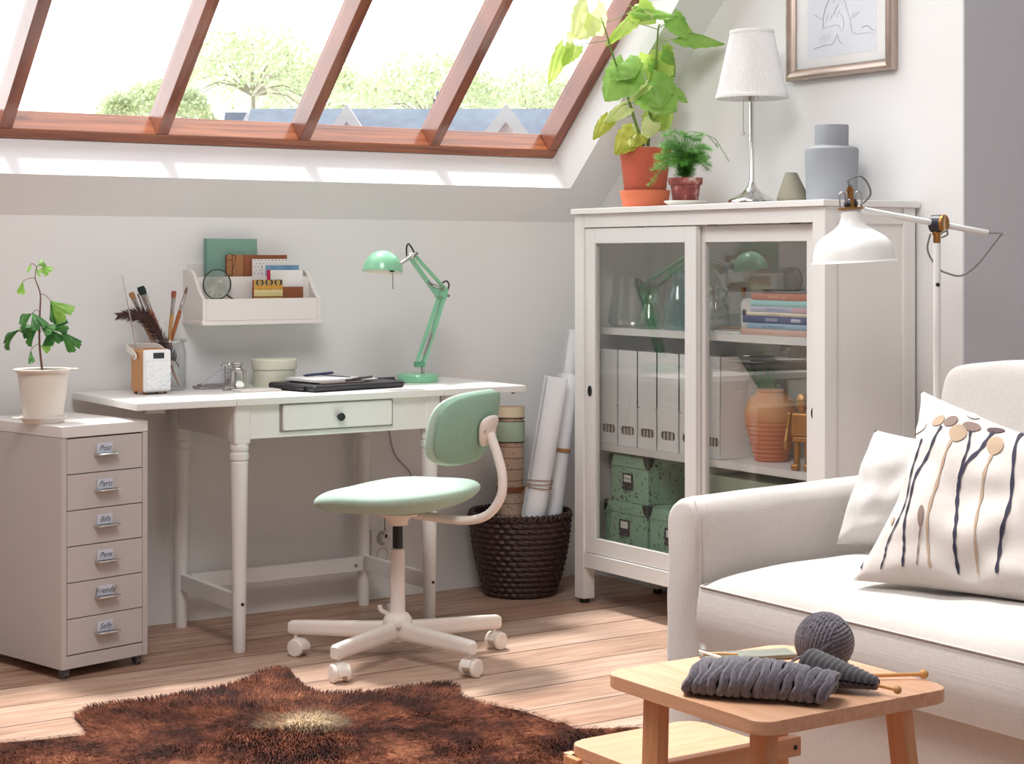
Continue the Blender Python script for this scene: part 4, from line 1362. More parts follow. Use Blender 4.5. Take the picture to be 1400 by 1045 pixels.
vessel('glass_carafe', 'fluted teal glass carafe with flared neck on the top shelf', 'carafe', 927, 3.600, S1, [(0, 0), (0.043, 0), (0.0455, 0.004), (0.0460, 0.030), (0.043, 0.07), (0.034, 0.11), (0.024, 0.135), (0.021, 0.15), (0.0215, 0.165), (0.027, 0.182), (0.032, 0.190)], (0.70, 0.90, 0.90, 1), 1.2, 0.03, fn=lambda r, z, a: r * (1 + 0.02 * math.cos(a * 18)) if z < 0.13 else r)
vessel('glass_jar', 'ribbed clear glass jar behind the door stile on the top shelf', 'jar', 979, 3.700, S1, [(0, 0), (0.040, 0), (0.044, 0.006), (0.042, 0.012), (0.044, 0.02), (0.041, 0.028), (0.044, 0.036), (0.041, 0.046), (0.042, 0.07), (0.030, 0.088), (0.030, 0.10), (0.044, 0.125), (0.046, 0.14)], (0.97, 0.98, 0.97, 1), 1.8, 0.06)

# stacked books, spines to the glass
BX = 3.545
def book_row():
    px2y = lambda p: ya(p, BX)
    specs = [
        ('thick pale pink book at the very bottom of the book stack', C(214, 176, 160), 1014, 1108, 0.0185, C(236, 214, 200), None),
        ('light blue book second from the bottom of the book stack', C(150, 182, 204), 1022, 1118, 0.0165, C(96, 124, 160), 'SALT & FIELD NOTES'),
        ('navy blue book with white lettering in the book stack', C(62, 76, 124), 1016, 1116, 0.0210, C(226, 230, 240), 'IIIIIIIIII'),
        ('cream book lying on top of the navy book', C(226, 216, 196), 1021, 1120, 0.0115, C(150, 128, 96), 'Cuisine at Home'),
        ('lilac and pink book in the middle of the stack', C(172, 176, 202), 1027, 1120, 0.0160, C(90, 104, 150), 'MODERN MAKERS'),
        ('turquoise book just below the brown one', C(140, 196, 196), 1027, 1122, 0.0185, C(110, 170, 172), None),
        ('rust brown leather book on top of the stack', C(176, 92, 56), 1028, 1124, 0.0200, C(222, 176, 130), 'KANSAS  Lines'),
    ]
    z = S1
    for i, (label, col, pa, pb, h, tc, txt) in enumerate(specs):
        y1, y0 = px2y(pa), px2y(pb)
        depth = 0.165 + 0.012 * ((i * 7) % 3)
        root = thing('book', label, 'book', (BX, y1, z), group=None)
        m_ = mat('book cover %d' % i, col, 0.55, var=0.05, scale=30)
        b = MB()
        b.box((BX, y0, z), (BX + depth, y1, z + 0.002), bev=0.0006)
        b.box((BX, y0, z + h - 0.002), (BX + depth, y1, z + h - 0.0003), bev=0.0006)
        n = 8
        prof = [(0.0 - 0.0025 * math.sin(PI * k / n), h * k / n) for k in range(n + 1)]
        prof = [(p[0], min(max(p[1], 0.0), h - 0.0003)) for p in prof] + [(0.004, h - 0.0003), (0.004, 0)]
        b.prism(prof, y1 - y0, M=frame((BX, y1, z), (1, 0, 0), (0, 0, 1), (0, -1, 0)))
        b.build('cover', m_, root)
        b = MB(); b.box((BX + 0.0045, y0 + 0.003, z + 0.0021), (BX + depth - 0.003, y1 - 0.003, z + h - 0.0022)); b.build('pages', M['paper'], root)
        k = MB()
        Mt = frame((BX - 0.0030, (y0 + y1) / 2, z + h / 2), (0, -1, 0), (0, 0, 1), (-1, 0, 0))
        if txt:
            k.text(txt, h * 0.62, Mt @ Matrix.Translation((-0.035 if i != 2 else -0.03, 0, 0)) @ (Matrix.Diagonal((1.6, 1, 1, 1)) if i == 2 else Matrix.Identity(4)), shear=0.2 if i == 3 else 0)
            if i == 2: k.box((0.055, -0.0035, -0.0003), (0.095, -0.001, 0), M=Mt); k.box((0.055, 0.001, -0.0003), (0.095, 0.0045, 0), M=Mt)
            k.build('spine_lettering', mat('spine print %d' % i, tc, 0.5), root, normals=False)
        if i == 4:
            b2 = MB(); b2.box((BX - 0.0032, y0 + 0.001, z + 0.0015), (BX - 0.001, y0 + 0.11, z + h - 0.002)); b2.box((BX - 0.0034, y0 + 0.001, z + 0.0015), (BX - 0.001, y0 + 0.03, z + h - 0.002), m=1)
            b2.build('spine_panel', [mat('pink panel', C(198, 160, 164), 0.55), mat('maroon panel', C(120, 66, 76), 0.55)], root)
        z += h + 0.0003
    y1, y0 = px2y(1041), px2y(1092)
    root = thing('notebook', 'dark spiral pad lying on the topmost brown book', 'notebook', (BX, y1, z))
    b = MB(); b.box((BX + 0.004, y0, z), (BX + 0.12, y1, z + 0.007), bev=0.001); b.build('pages', mat('greyish pad', C(150, 142, 136), 0.7), root)
    b = MB()
    for k in range(22):
        yy = y0 + 0.006 + (y1 - y0 - 0.012) * k / 21
        b.tube([(BX + 0.006 + 0.0055 * math.cos(t), yy, z + 0.0058 + 0.0055 * math.sin(t)) for t in [q * PI / 4 for q in range(9)]], 0.0012, 5, n=0)
    b.build('wire_spiral', mat('spiral dark wire', C(70, 56, 52), 0.4, 0.4), root)
book_row()
def cream_box():
    X = 3.66
    y1 = ya(1009, X); y0 = y1 - 0.12
    root = thing('keepsake_box', 'cream rounded box with brass clasp standing behind the book stack', 'box', (X, y1, S1))
    b = MB(); b.box((X, y0, S1), (X + 0.10, y1, S1 + 0.105), bev=0.022, seg=5); b.build('box_body', M['warmwhite'], root)
    c = MB(); c.cyl((X + 0.01, y1 - 0.014, S1 + 0.105), (X + 0.01, y1 - 0.014, S1 + 0.132), 0.007, seg=16); c.cyl((X + 0.01, y1 - 0.014, S1 + 0.132), (X + 0.01, y1 - 0.014, S1 + 0.137), 0.0095, seg=16); c.cyl((X + 0.01, y1 - 0.014, S1 + 0.112), (X + 0.01, y1 - 0.014, S1 + 0.117), 0.009, seg=16)
    c.build('clasp', M['brass'], root)
    h = MB(); h.cyl((X - 0.0004, y1 - 0.030, S1 + 0.060), (X - 0.0008, y1 - 0.030, S1 + 0.060), 0.0105, seg=20); h.build('round_hole', M['black'], root)
cream_box()
def mags():
    X = 3.56
    for i, (label, m_) in enumerate((('lower white booklet lying beside the book stack', M['paper']), ('upper grey booklet lying beside the book stack', mat('grey booklet', C(176, 164, 158), 0.6)))):
        y1 = ya(976 + i * 9, X); y0 = ya(1012, X) + 0.004
        z = S1 + i * 0.0062
        MB().box((X + i * 0.012, y0, z), (X + 0.15, y1, z + 0.0058), bev=0.001).build('booklet', m_, label=label, cat='booklet')
    s = MB(); X2 = 3.575
    a = Vector((X2, ya(990, X2), S1 + 0.0155)); b = Vector((X2, ya(1011, X2) + 0.004, S1 + 0.0165))
    s.cyl(a, b, 0.003, seg=8)
    s.tube([a, a + Vector((-0.01, 0.03, -0.003)), Vector((3.532, ya(966, 3.532), S1 + 0.003))], 0.0011, 6)
    s.build('wooden_stick', mat('thin brown stick', C(150, 110, 76), 0.5), label='thin brown stick with a dark cord on the grey booklet', cat='stick')
mags()

# ---- middle shelf: magazine files
FX = 3.540
def files():
    Wf = mat('white cardboard file', C(240, 241, 241), 0.6, var=0.01)
    edges = [(820, 844.2), (844.8, 871.2), (871.8, 897.8), (898.4, 928), (928.6, 957), (960.5, 985)]
    labels = ['white magazine file at the window end of the middle shelf', 'second white magazine file from the window end', 'third white magazine file from the window end', 'white magazine file just before the door stile',
              'white magazine file half hidden by the door stile', 'last white magazine file with its sloping side visible beside the terracotta vase']
    stripe = None
    for i, (pa, pb) in enumerate(edges):
        y1, y0 = ya(pa, FX), ya(pb, FX)
        root = thing('magazine_file', labels[i], 'magazine file', (FX, y1, S2), group='white magazine files on the middle shelf')
        D_, H_ = 0.225, 0.312
        t = 0.0022
        hz, hw, hh = 0.052, 0.036, 0.0140
        yc = (y0 + y1) / 2
        b = MB()
        # front with a stadium hole
        N = 32
        outer, inner = [], []
        for k in range(N):
            a = 2 * PI * k / N
            cc, ss = math.cos(a), math.sin(a)
            # stadium
            yy = (hw - hh) * (1 if cc > 0 else -1) * (1 if abs(cc) > 0.02 else 0) + hh * cc
            inner.append((yc + yy, S2 + hz + hh * ss))
            s_ = 1 / max(abs(cc) / ((y1 - y0) / 2), abs(ss) / (hz - 0.001) if ss < 0 else abs(ss) / 0.08)
            outer.append((yc + cc * s_, S2 + hz + ss * s_))
        for xx in (FX, FX + t):
            vo = [b.bm.verts.new((xx, p[0], p[1])) for p in outer]
            vi = [b.bm.verts.new((xx, p[0], p[1])) for p in inner]
            for k in range(N):
                j = (k + 1) % N
                b.bm.faces.new((vo[k], vo[j], vi[j], vi[k]))
        b.box((FX, y0, S2 + hz + 0.080), (FX + t, y1, S2 + H_))
        prof = [(0, 0), (D_, 0), (D_, 0.155), (0.075, H_), (0, H_)]
        prof = [(0, 0), (D_, 0), (D_, 0.12), (0.070, H_), (0, H_)]
        for yy in (y1, y0 + t):
            b.prism([(FX + p[0], S2 + p[1]) for p in prof], t, M=frame((0, yy, 0), (1, 0, 0), (0, 0, 1), (0, -1, 0)))
        b.box((FX, y0, S2), (FX + D_, y1, S2 + 0.002))
        b.box((FX + D_ - t, y0, S2), (FX + D_, y1, S2 + 0.12))
        b.build('file_body', Wf, root)
        c = MB()
        n = 15
        rr = random.Random(i)
        for k in range(n):
            ya_ = y0 + 0.006 + (y1 - y0 - 0.012) * k / n
            c.box((FX + 0.006, ya_, S2 + 0.0022), (FX + 0.2, ya_ + (y1 - y0 - 0.012) / n * rr.uniform(0.5, 0.95), S2 + 0.11 - rr.uniform(0, 0.01)), m=k % 3)
        c.build('contents', [mat('pages grey', C(178, 170, 164), 0.7), mat('pages dark', C(62, 56, 56), 0.6), mat('pages white', C(220, 214, 208), 0.7)], root, kind='stuff')
files()
def terracotta_vase():
    X = 3.655
    p = Vector((X, ya(1054, X), S2))
    root = thing('terracotta_vase', 'round ribbed terracotta vase on the middle shelf', 'vase', p)
    t = NT('graded terracotta')
    b = t.n('BsdfPrincipled'); b.inputs['Roughness'].default_value = 0.6
    tc = t.n('TexCoord'); sp = t.n('SeparateXYZ'); t.l(tc.outputs['Object'], sp.inputs[0])
    nz = t.n('TexNoise'); nz.inputs['Scale'].default_value = 14; t.l(tc.outputs['Object'], nz.inputs['Vector'])
    f = t.math('ADD', t.math('MULTIPLY', sp.outputs['Z'], 4.6), t.math('MULTIPLY', t.math('SUBTRACT', nz.outputs[0], 0.5), 0.5))
    t.l(t.ramp(f, [(0.1, C(198, 112, 74)), (0.5, C(204, 124, 82)), (0.72, C(214, 156, 108)), (0.95, C(206, 140, 96))]), b.inputs['Base Color'])
    t.l(b.outputs[0], t.out.inputs[0])
    v = MB()
    prof = [(0, 0), (0.046, 0), (0.050, 0.004)]
    ctrl = [(0.050, 0.004), (0.060, 0.045), (0.070, 0.085), (0.078, 0.125), (0.078, 0.150), (0.068, 0.180), (0.048, 0.202), (0.042, 0.208)]
    P = smooth_path([(a, 0, b_) for a, b_ in ctrl], 10)
    for q in P[1:]:
        rp = 0.0018 * math.sin(q.z * 2 * PI / 0.0135) * (1 if q.z < 0.12 else 0.1)
        prof.append((q.x + rp, q.z))
    prof += [(0.046, 0.212), (0.045, 0.2155), (0.040, 0.214), (0.036, 0.206), (0.05, 0.185), (0.0, 0.16)]
    v.lathe(prof, p, 56)
    v.build('vase_body', t.m, root)
terracotta_vase()
def mannequin():
    X = 3.568
    p = Vector((X, ya(1097, X), S2))
    root = thing('gold_figure', 'small gold painted jointed figure standing before the terracotta vase', 'figurine', p, 0)
    g = mat('gold paint', C(196, 142, 84), 0.34, 0.6, var=0.08, scale=40)
    q = R(-55)
    Mx = trs(p, rz=q)
    fx = Vector((0, -1, 0))
    def part(nm, fn):
        m_ = MB(); fn(m_); return m_.build(nm, g, root)
    part('torso', lambda m_: m_.box((-0.030, -0.016, 0.098), (0.030, 0.016, 0.166), bev=0.007, M=Mx, seg=3).box((-0.027, -0.014, 0.082), (0.027, 0.014, 0.0972), bev=0.004, M=Mx))
    part('head', lambda m_: m_.lathe([(0, 0), (0.010, 0), (0.016, 0.010), (0.0185, 0.026), (0.016, 0.042), (0.009, 0.049), (0, 0.050)], (0, 0, 0.172), 24, M=Mx).cyl((0, 0, 0.1655), (0, 0, 0.174), 0.008, M=Mx))
    for sg in (-1, 1):
        def arm(m_, sg=sg):
            m_.tube([(sg * 0.0375, 0, 0.160), (sg * 0.043, 0.0, 0.120)], lambda t: 0.0062, 10, M=Mx, n=0)
            m_.tube([(sg * 0.043, 0, 0.118), (sg * 0.046, -0.012, 0.082)], lambda t: 0.0056, 10, M=Mx, n=0)
            m_.box((sg * 0.046 - 0.005, -0.020, 0.060), (sg * 0.046 + 0.005, -0.008, 0.082), bev=0.003, M=Mx)
            m_.ball((sg * 0.0375, 0, 0.160), 0.0075, M=Mx)
        part('arm', arm)
        def leg(m_, sg=sg):
            m_.cyl((sg * 0.015, 0, 0.081), (sg * 0.016, 0, 0.020), 0.0095, 0.0085, M=Mx, seg=14)
            m_.box((sg * 0.017 - 0.011, -0.030, 0.0), (sg * 0.017 + 0.011, 0.014, 0.0205), bev=0.007, M=Mx, seg=3)
        part('leg', leg)
mannequin()
def grass_box():
    X = 3.778
    y1, y0 = ya(1014, X), ya(1064, X)
    root = thing('grass_planter', 'small dark planter of bright green grass behind the terracotta vase', 'planter', (X, (y0 + y1) / 2, S2))
    b = MB(); b.box((X, y0, S2), (X + 0.022, y1, S2 + 0.225), bev=0.003); b.build('planter_box', mat('dark planter', C(48, 44, 44), 0.5), root)
    gl = MB(); rr = random.Random(5)
    for i in range(150):
        yy = rr.uniform(y0 + 0.008, y1 - 0.008); h = rr.uniform(0.03, 0.085)
        z = S2 + 0.20 + rr.uniform(-0.04, 0.01)
        dx, dy = -rr.uniform(0.002, 0.014), rr.uniform(-0.02, 0.02)
        a = Vector((X - 0.002, yy, z)); 
        gl.face([a + Vector((0, -0.0025, 0)), a + Vector((0, 0.0025, 0)), a + Vector((dx * 0.6, dy * 0.5 + 0.0025, h * 0.6)), a + Vector((dx * 0.6, dy * 0.5 - 0.0025, h * 0.6))])
        gl.face([a + Vector((dx * 0.6, dy * 0.5 + 0.0025, h * 0.6)), a + Vector((dx * 0.6, dy * 0.5 - 0.0025, h * 0.6)), a + Vector((dx, dy, h))])
    gl.build('grass_blades', leafmat('bright grass', C(90, 210, 80), C(140, 240, 110), 0.2), root, weld=0, normals=False)
grass_box()

# ---- bottom: speckled boxes
def speckle():
    t = NT('speckled green card')
    b = t.n('BsdfPrincipled'); b.inputs['Roughness'].default_value = 0.6
    tc = t.n('TexCoord')
    v = t.n('TexVoronoi'); v.inputs['Scale'].default_value = 78; v.inputs['Randomness'].default_value = 1.0
    t.l(tc.outputs['Object'], v.inputs['Vector'])
    n = t.n('TexNoise'); n.inputs['Scale'].default_value = 45; n.inputs['Detail'].default_value = 3
    t.l(tc.outputs['Object'], n.inputs['Vector'])
    sz = t.math('MULTIPLY', t.math('SUBTRACT', n.outputs[0], 0.33), 1.25)
    spot = t.math('LESS_THAN', v.outputs['Distance'], sz)
    t.l(t.mix(t.math('MULTIPLY', spot, 0.9), C(146, 188, 160), C(46, 56, 50)), b.inputs['Base Color'])
    t.l(b.outputs[0], t.out.inputs[0])
    return t.m
M['speckle'] = speckle()
def storage_box(label, px0, px1, X, z, h, D_=0.25, card=True, txt=None):
    y1, y0 = ya(px0, X), ya(px1, X)
    root = thing('storage_box', label, 'storage box', (X, y1, z), group='speckled green boxes at the bottom of the cabinet')
    b = MB(); b.box((X + 0.004, y0 + 0.004, z), (X + D_ - 0.004, y1 - 0.004, z + h - 0.004), bev=0.002); b.build('box_body', M['speckle'], root)
    l = MB(); l.box((X, y0, z + h - 0.036), (X + D_, y1, z + h), bev=0.003); lo = l.build('lid', M['speckle'], root)
    k = MB()
    for (cx_, cy_, sx, sy) in ((X, y0, 1, 1), (X, y1, 1, -1)):
        e = 0.0012
        for a, bq in ((Vector((0, sy, 0)), Vector((-1, 0, 0))), (Vector((sx, 0, 0)), Vector((0, -sy, 0)))):
            o = Vector((cx_, cy_, z + h + 0.0006)) + bq * e
            o2 = o + Vector((-sx * e, -sy * e, 0)) * 0
            k.face([o2, o2 + a * 0.026, o2 + a * 0.018 + Vector((0, 0, -0.024)), o2 + Vector((0, 0, -0.040))])
        o = Vector((cx_ - e, cy_ - sy * e, z + h + 0.0006))
        k.face([o, o + Vector((0.026, 0, 0)), o + Vector((0, sy * 0.026, 0))])
    k.build('metal_corner', mat('dark metal corner', C(60, 56, 60), 0.35, 0.6), lo, normals=False)
    yc = (y0 + y1) / 2 + 0.008
    zc = z + (h - 0.036) * 0.56
    p = MB()
    p.box((X + 0.0022, yc - 0.028, zc - 0.024), (X + 0.0044, yc + 0.028, zc + 0.030), bev=0.0008)
    p.tube([(X + 0.002, yc - 0.016, zc - 0.010), (X - 0.006, yc - 0.014, zc - 0.018), (X - 0.006, yc + 0.014, zc - 0.018), (X + 0.002, yc + 0.016, zc - 0.010)], 0.004, 8)
    po = p.build('label_holder', mat('dark label holder', C(56, 54, 62), 0.4, 0.5), root)
    c = MB(); c.box((X + 0.0014, yc - 0.019, zc + 0.002), (X + 0.0024, yc + 0.019, zc + 0.024))
    if txt: c.text(txt, 0.017, frame((X + 0.0012, yc, zc + 0.013), (0, -1, 0), (0, 0, 1), (-1, 0, 0)), m=1, shear=0.3)
    c.build('label_card', [M['paper'], M['ink']], po, normals=False)
HB = 0.152
storage_box('speckled green box on the cabinet floor under the top one', 826, 884.5, 3.540, S0, HB)
storage_box('speckled green box half hidden by the sofa arm', 886, 950, 3.540, S0, HB)
storage_box('topmost speckled green box stacked on another', 833, 886, 3.545, S0 + HB + 0.001, 0.150, txt='Notes')
def sage_box():
    X = 3.545
    y1, y0 = ya(966, X), ya(1108, X) + 0.012
    z = S0
    root = thing('filing_box', 'plain sage green box with brass catch under the terracotta vase shelf', 'box', (X, y1, z))
    b = MB(); b.box((X, y0, z), (X + 0.22, y1, z + 0.285), bev=0.004); b.build('box_body', mat('sage card', C(150, 162, 142), 0.7, var=0.02), root)
    k = MB(); k.box((X - 0.003, ya(1043, X) - 0.014, z + 0.235), (X, ya(1043, X) + 0.014, z + 0.268), bev=0.001); k.build('catch', M['brass'], root)
sage_box()

# ================================================================= ON TOP OF THE CABINET
CT_ = 1.3002
def table_lamp():
    p = Vector((3.655, at(1028, 270, X=3.655).y, CT_))
    root = thing('table_lamp', 'table lamp with pleated white shade and nickel foot on the cabinet', 'table lamp', p)
    b = MB()
    b.lathe([(0, 0), (0.072, 0), (0.073, 0.002), (0.073, 0.014), (0.070, 0.018), (0.058, 0.024), (0.042, 0.033), (0.026, 0.044), (0.0155, 0.056), (0.0115, 0.068), (0.0085, 0.074), (0.0085, 0.318), (0, 0.318)], p, 48)
    b.build('stem', M['chrome'], root)
    s = MB(); s.lathe([(0, 0.3185), (0.020, 0.3185), (0.021, 0.321), (0.021, 0.345), (0.016, 0.350), (0, 0.350)], p, 24); s.build('lamp_socket', M['steel'], root)
    sh = MB()
    n = 110
    pl = lambda r, z, a: r + 0.0011 * math.cos(a * n)
    sh.lathe([(0.1090, 0.330), (0.0655, 0.528)], p, 440, fn=pl)
    t = NT('pleated cloth shade')
    bs = t.n('BsdfPrincipled'); bs.inputs['Base Color'].default_value = (0.84, 0.84, 0.84, 1); bs.inputs['Roughness'].default_value = 0.8
    tr = t.n('BsdfTranslucent'); tr.inputs['Color'].default_value = (0.85, 0.85, 0.84, 1)
    tc = t.n('TexCoord'); nz = t.n('TexNoise'); nz.inputs['Scale'].default_value = 60; t.l(tc.outputs['Object'], nz.inputs['Vector'])
    t.l(t.ramp(nz.outputs[0], [(0.3, (0.82, 0.82, 0.82, 1)), (0.7, (0.86, 0.86, 0.86, 1))]), bs.inputs['Base Color'])
    mx = t.n('MixShader'); mx.inputs[0].default_value = 0.12
    t.l(bs.outputs[0], mx.inputs[1]); t.l(tr.outputs[0], mx.inputs[2]); t.l(mx.outputs[0], t.out.inputs[0])
    so = sh.build('lamp_shade', t.m, root, ang=80)
    r = MB()
    for rr_, z in ((0.0655, 0.528), (0.1090, 0.330)):
        r.lathe([(rr_ + 0.0018, -0.004), (rr_ + 0.0026, -0.002), (rr_ + 0.0022, 0.006), (rr_ - 0.001, 0.0068), (rr_ - 0.0016, -0.004), (rr_ + 0.0018, -0.004)], (p.x, p.y, p.z + z), 64)
    r.build('shade_binding', M['paper'], so)
    c = MB()
    d = Vector((-0.83, 0.55, 0)) * 0.026
    c.tube([p + d * 0.7 + Vector((0, 0, 0.343)), p + d + Vector((0, 0, 0.338)), p + d + Vector((0, 0, 0.225))], 0.0012, 6, n=2)
    c.ball(p + d + Vector((0, 0, 0.220)), 0.0055)
    c.build('pull_chain', M['steel'], root)
table_lamp()
def cone_vase():
    X = 3.66
    p = Vector((X, at(1085, 268, X=X).y, CT_))
    t = MB()
    t.lathe([(0, 0), (0.046, 0), (0.047, 0.002), (0.0505, 0.015), (0.0500, 0.017), (0.0480, 0.018), (0.0185, 0.090), (0.017, 0.0925), (0.015, 0.0925), (0.014, 0.084), (0, 0.080)], p, 48)
    for v in t.bm.verts:
        k = (v.co.z - CT_) / 0.09
        v.co.x -= 0.007 * k * SA; v.co.y += 0.007 * k * CA; v.co.z += 0.05 * k * ((v.co.x - p.x) * -SA + (v.co.y - p.y) * CA)
    o = t.build('cone_vase', mat('olive grey ceramic', C(132, 128, 112), 0.7, var=0.04), label='small olive grey cone shaped ceramic vase on the cabinet', cat='vase')
cone_vase()
def big_vase():
    X = 3.70
    p = Vector((X, at(1137, 268, X=X).y, CT_))
    t = MB()
    t.lathe([(0, 0), (0.066, 0), (0.072, 0.004), (0.0745, 0.014), (0.0775, 0.12), (0.0785, 0.150), (0.077, 0.158), (0.070, 0.163), (0.052, 0.166), (0.050, 0.168), (0.0490, 0.172), (0.0495, 0.225), (0.0485, 0.228), (0.045, 0.228), (0.0445, 0.18), (0, 0.17)], p, 56)
    t.build('stepped_vase', mat('blue grey ceramic', C(143, 147, 153), 0.65, var=0.02), label='large blue grey stepped ceramic vase on the cabinet', cat='vase')
big_vase()

# ================================================================= PICTURE ON THE WALL
def picture():
    y0, y1, z0, z1 = 3.737, 4.188, 1.687, 2.29
    xw = XR - 0.0003
    root = thing('framed_drawing', 'framed pencil drawing with wide white mount on the wall', 'picture', (xw, (y0 + y1) / 2, z0))
    fr = MB()
    w = 0.034
    prof = [(0.0, 0.0), (0.0, 0.024), (0.004, 0.031), (0.012, 0.034), (0.022, 0.030), (0.030, 0.022), (w, 0.018), (w, 0.0)]
    # mitred frame: sweep the moulding round the rectangle
    corners = [(y0, z0, 1, 1), (y1, z0, -1, 1), (y1, z1, -1, -1), (y0, z1, 1, -1)]
    rings = [[(xw - h, cy_ + sy * d, cz + sz * d) for d, h in prof] for cy_, cz, sy, sz in corners]
    rings.append(rings[0])
    fr.rings(rings, cap0=False, cap1=False)
    fr.build('picture_frame', mat('pewter brown frame', C(186, 168, 156), 0.3, 0.85, var=0.06, scale=30), root, ang=30)
    m_ = MB(); m_.box((xw - 0.012, y0 + w - 0.004, z0 + w - 0.004), (xw - 0.010, y1 - w + 0.004, z1 - w + 0.004)); m_.build('mount', M['paper'], root)
    a0, a1, b0, b1 = 3.812, 4.105, 1.750, 2.22
    d = MB(); d.box((xw - 0.0126, a0, b0), (xw - 0.0121, a1, b1)); d.build('drawing_sheet', mat('pale sketch paper', C(222, 226, 233), 0.8, var=0.02, scale=10), root)
    ln = MB()
    def stroke(pts, w_=0.0011):
        # pts in the photo's frame of the sheet: u from window side, v up
        P = smooth_path([(xw - 0.0130, a1 - u * (a1 - a0), b0 + v * (a1 - a0)) for u, v in pts], 5)
        ln.tube(P, lambda t: w_ * 0.62 * (0.5 + 0.5 * math.sin(PI * min(1, t + 0.15))), 4, n=0)
    stroke([(0.16, 0.66), (0.32, 0.72), (0.52, 0.62)])
    stroke([(0.24, 0.30), (0.24, 0.42), (0.32, 0.58), (0.46, 0.62), (0.55, 0.55), (0.60, 0.42), (0.64, 0.33)], 0.0016)
    stroke([(0.10, 0.46), (0.17, 0.42), (0.24, 0.38)])
    stroke([(0.24, 0.30), (0.34, 0.31), (0.46, 0.31), (0.50, 0.24)])
    stroke([(0.10, 0.10), (0.25, 0.12), (0.38, 0.13), (0.44, 0.22)], 0.0015)
    stroke([(0.44, 0.22), (0.48, 0.14), (0.54, 0.10)])
    stroke([(0.64, 0.33), (0.66, 0.22), (0.75, 0.19), (0.88, 0.19), (0.97, 0.18)])
    stroke([(0.80, 0.25), (0.88, 0.26), (0.95, 0.21), (0.99, 0.20)], 0.0018)
    for k in range(3): stroke([(0.64 + 0.03 * k, 0.35 + 0.01 * k), (0.69 + 0.04 * k, 0.42)])
    stroke([(0.50, 0.42), (0.54, 0.34), (0.52, 0.24)])
    stroke([(0.58, 0.92), (0.66, 0.86), (0.72, 0.90)], 0.0018)
    rr = random.Random(2)
    for k in range(16):
        u, v = rr.uniform(0.27, 0.56), rr.uniform(0.36, 0.56)
        stroke([(u, v), (u + 0.012, v + 0.035), (u + 0.03, v + 0.06)], 0.0006)
    for k in range(9): stroke([(0.78 + rr.uniform(0, .16), 0.78 + rr.uniform(0, .12)), (0.86 + rr.uniform(0, .14), 0.80 + rr.uniform(0, .12))], 0.0006)
    for k in range(8): stroke([(0.14 + rr.uniform(0, .2), 0.14 + rr.uniform(0, .1)), (0.16 + rr.uniform(0, .22), 0.2 + rr.uniform(0, .12))], 0.0005)
    ln.build('pencil_lines', mat('pencil grey', C(142, 150, 162), 0.8), root)
    g = MB(); g.box((xw - 0.0200, y0 + w - 0.006, z0 + w - 0.006), (xw - 0.0185, y1 - w + 0.006, z1 - w + 0.006)); g.build('picture_glass', glass('picture glass', (0.98, 0.98, 0.98, 1), 0.25, 0.0), root)
picture()
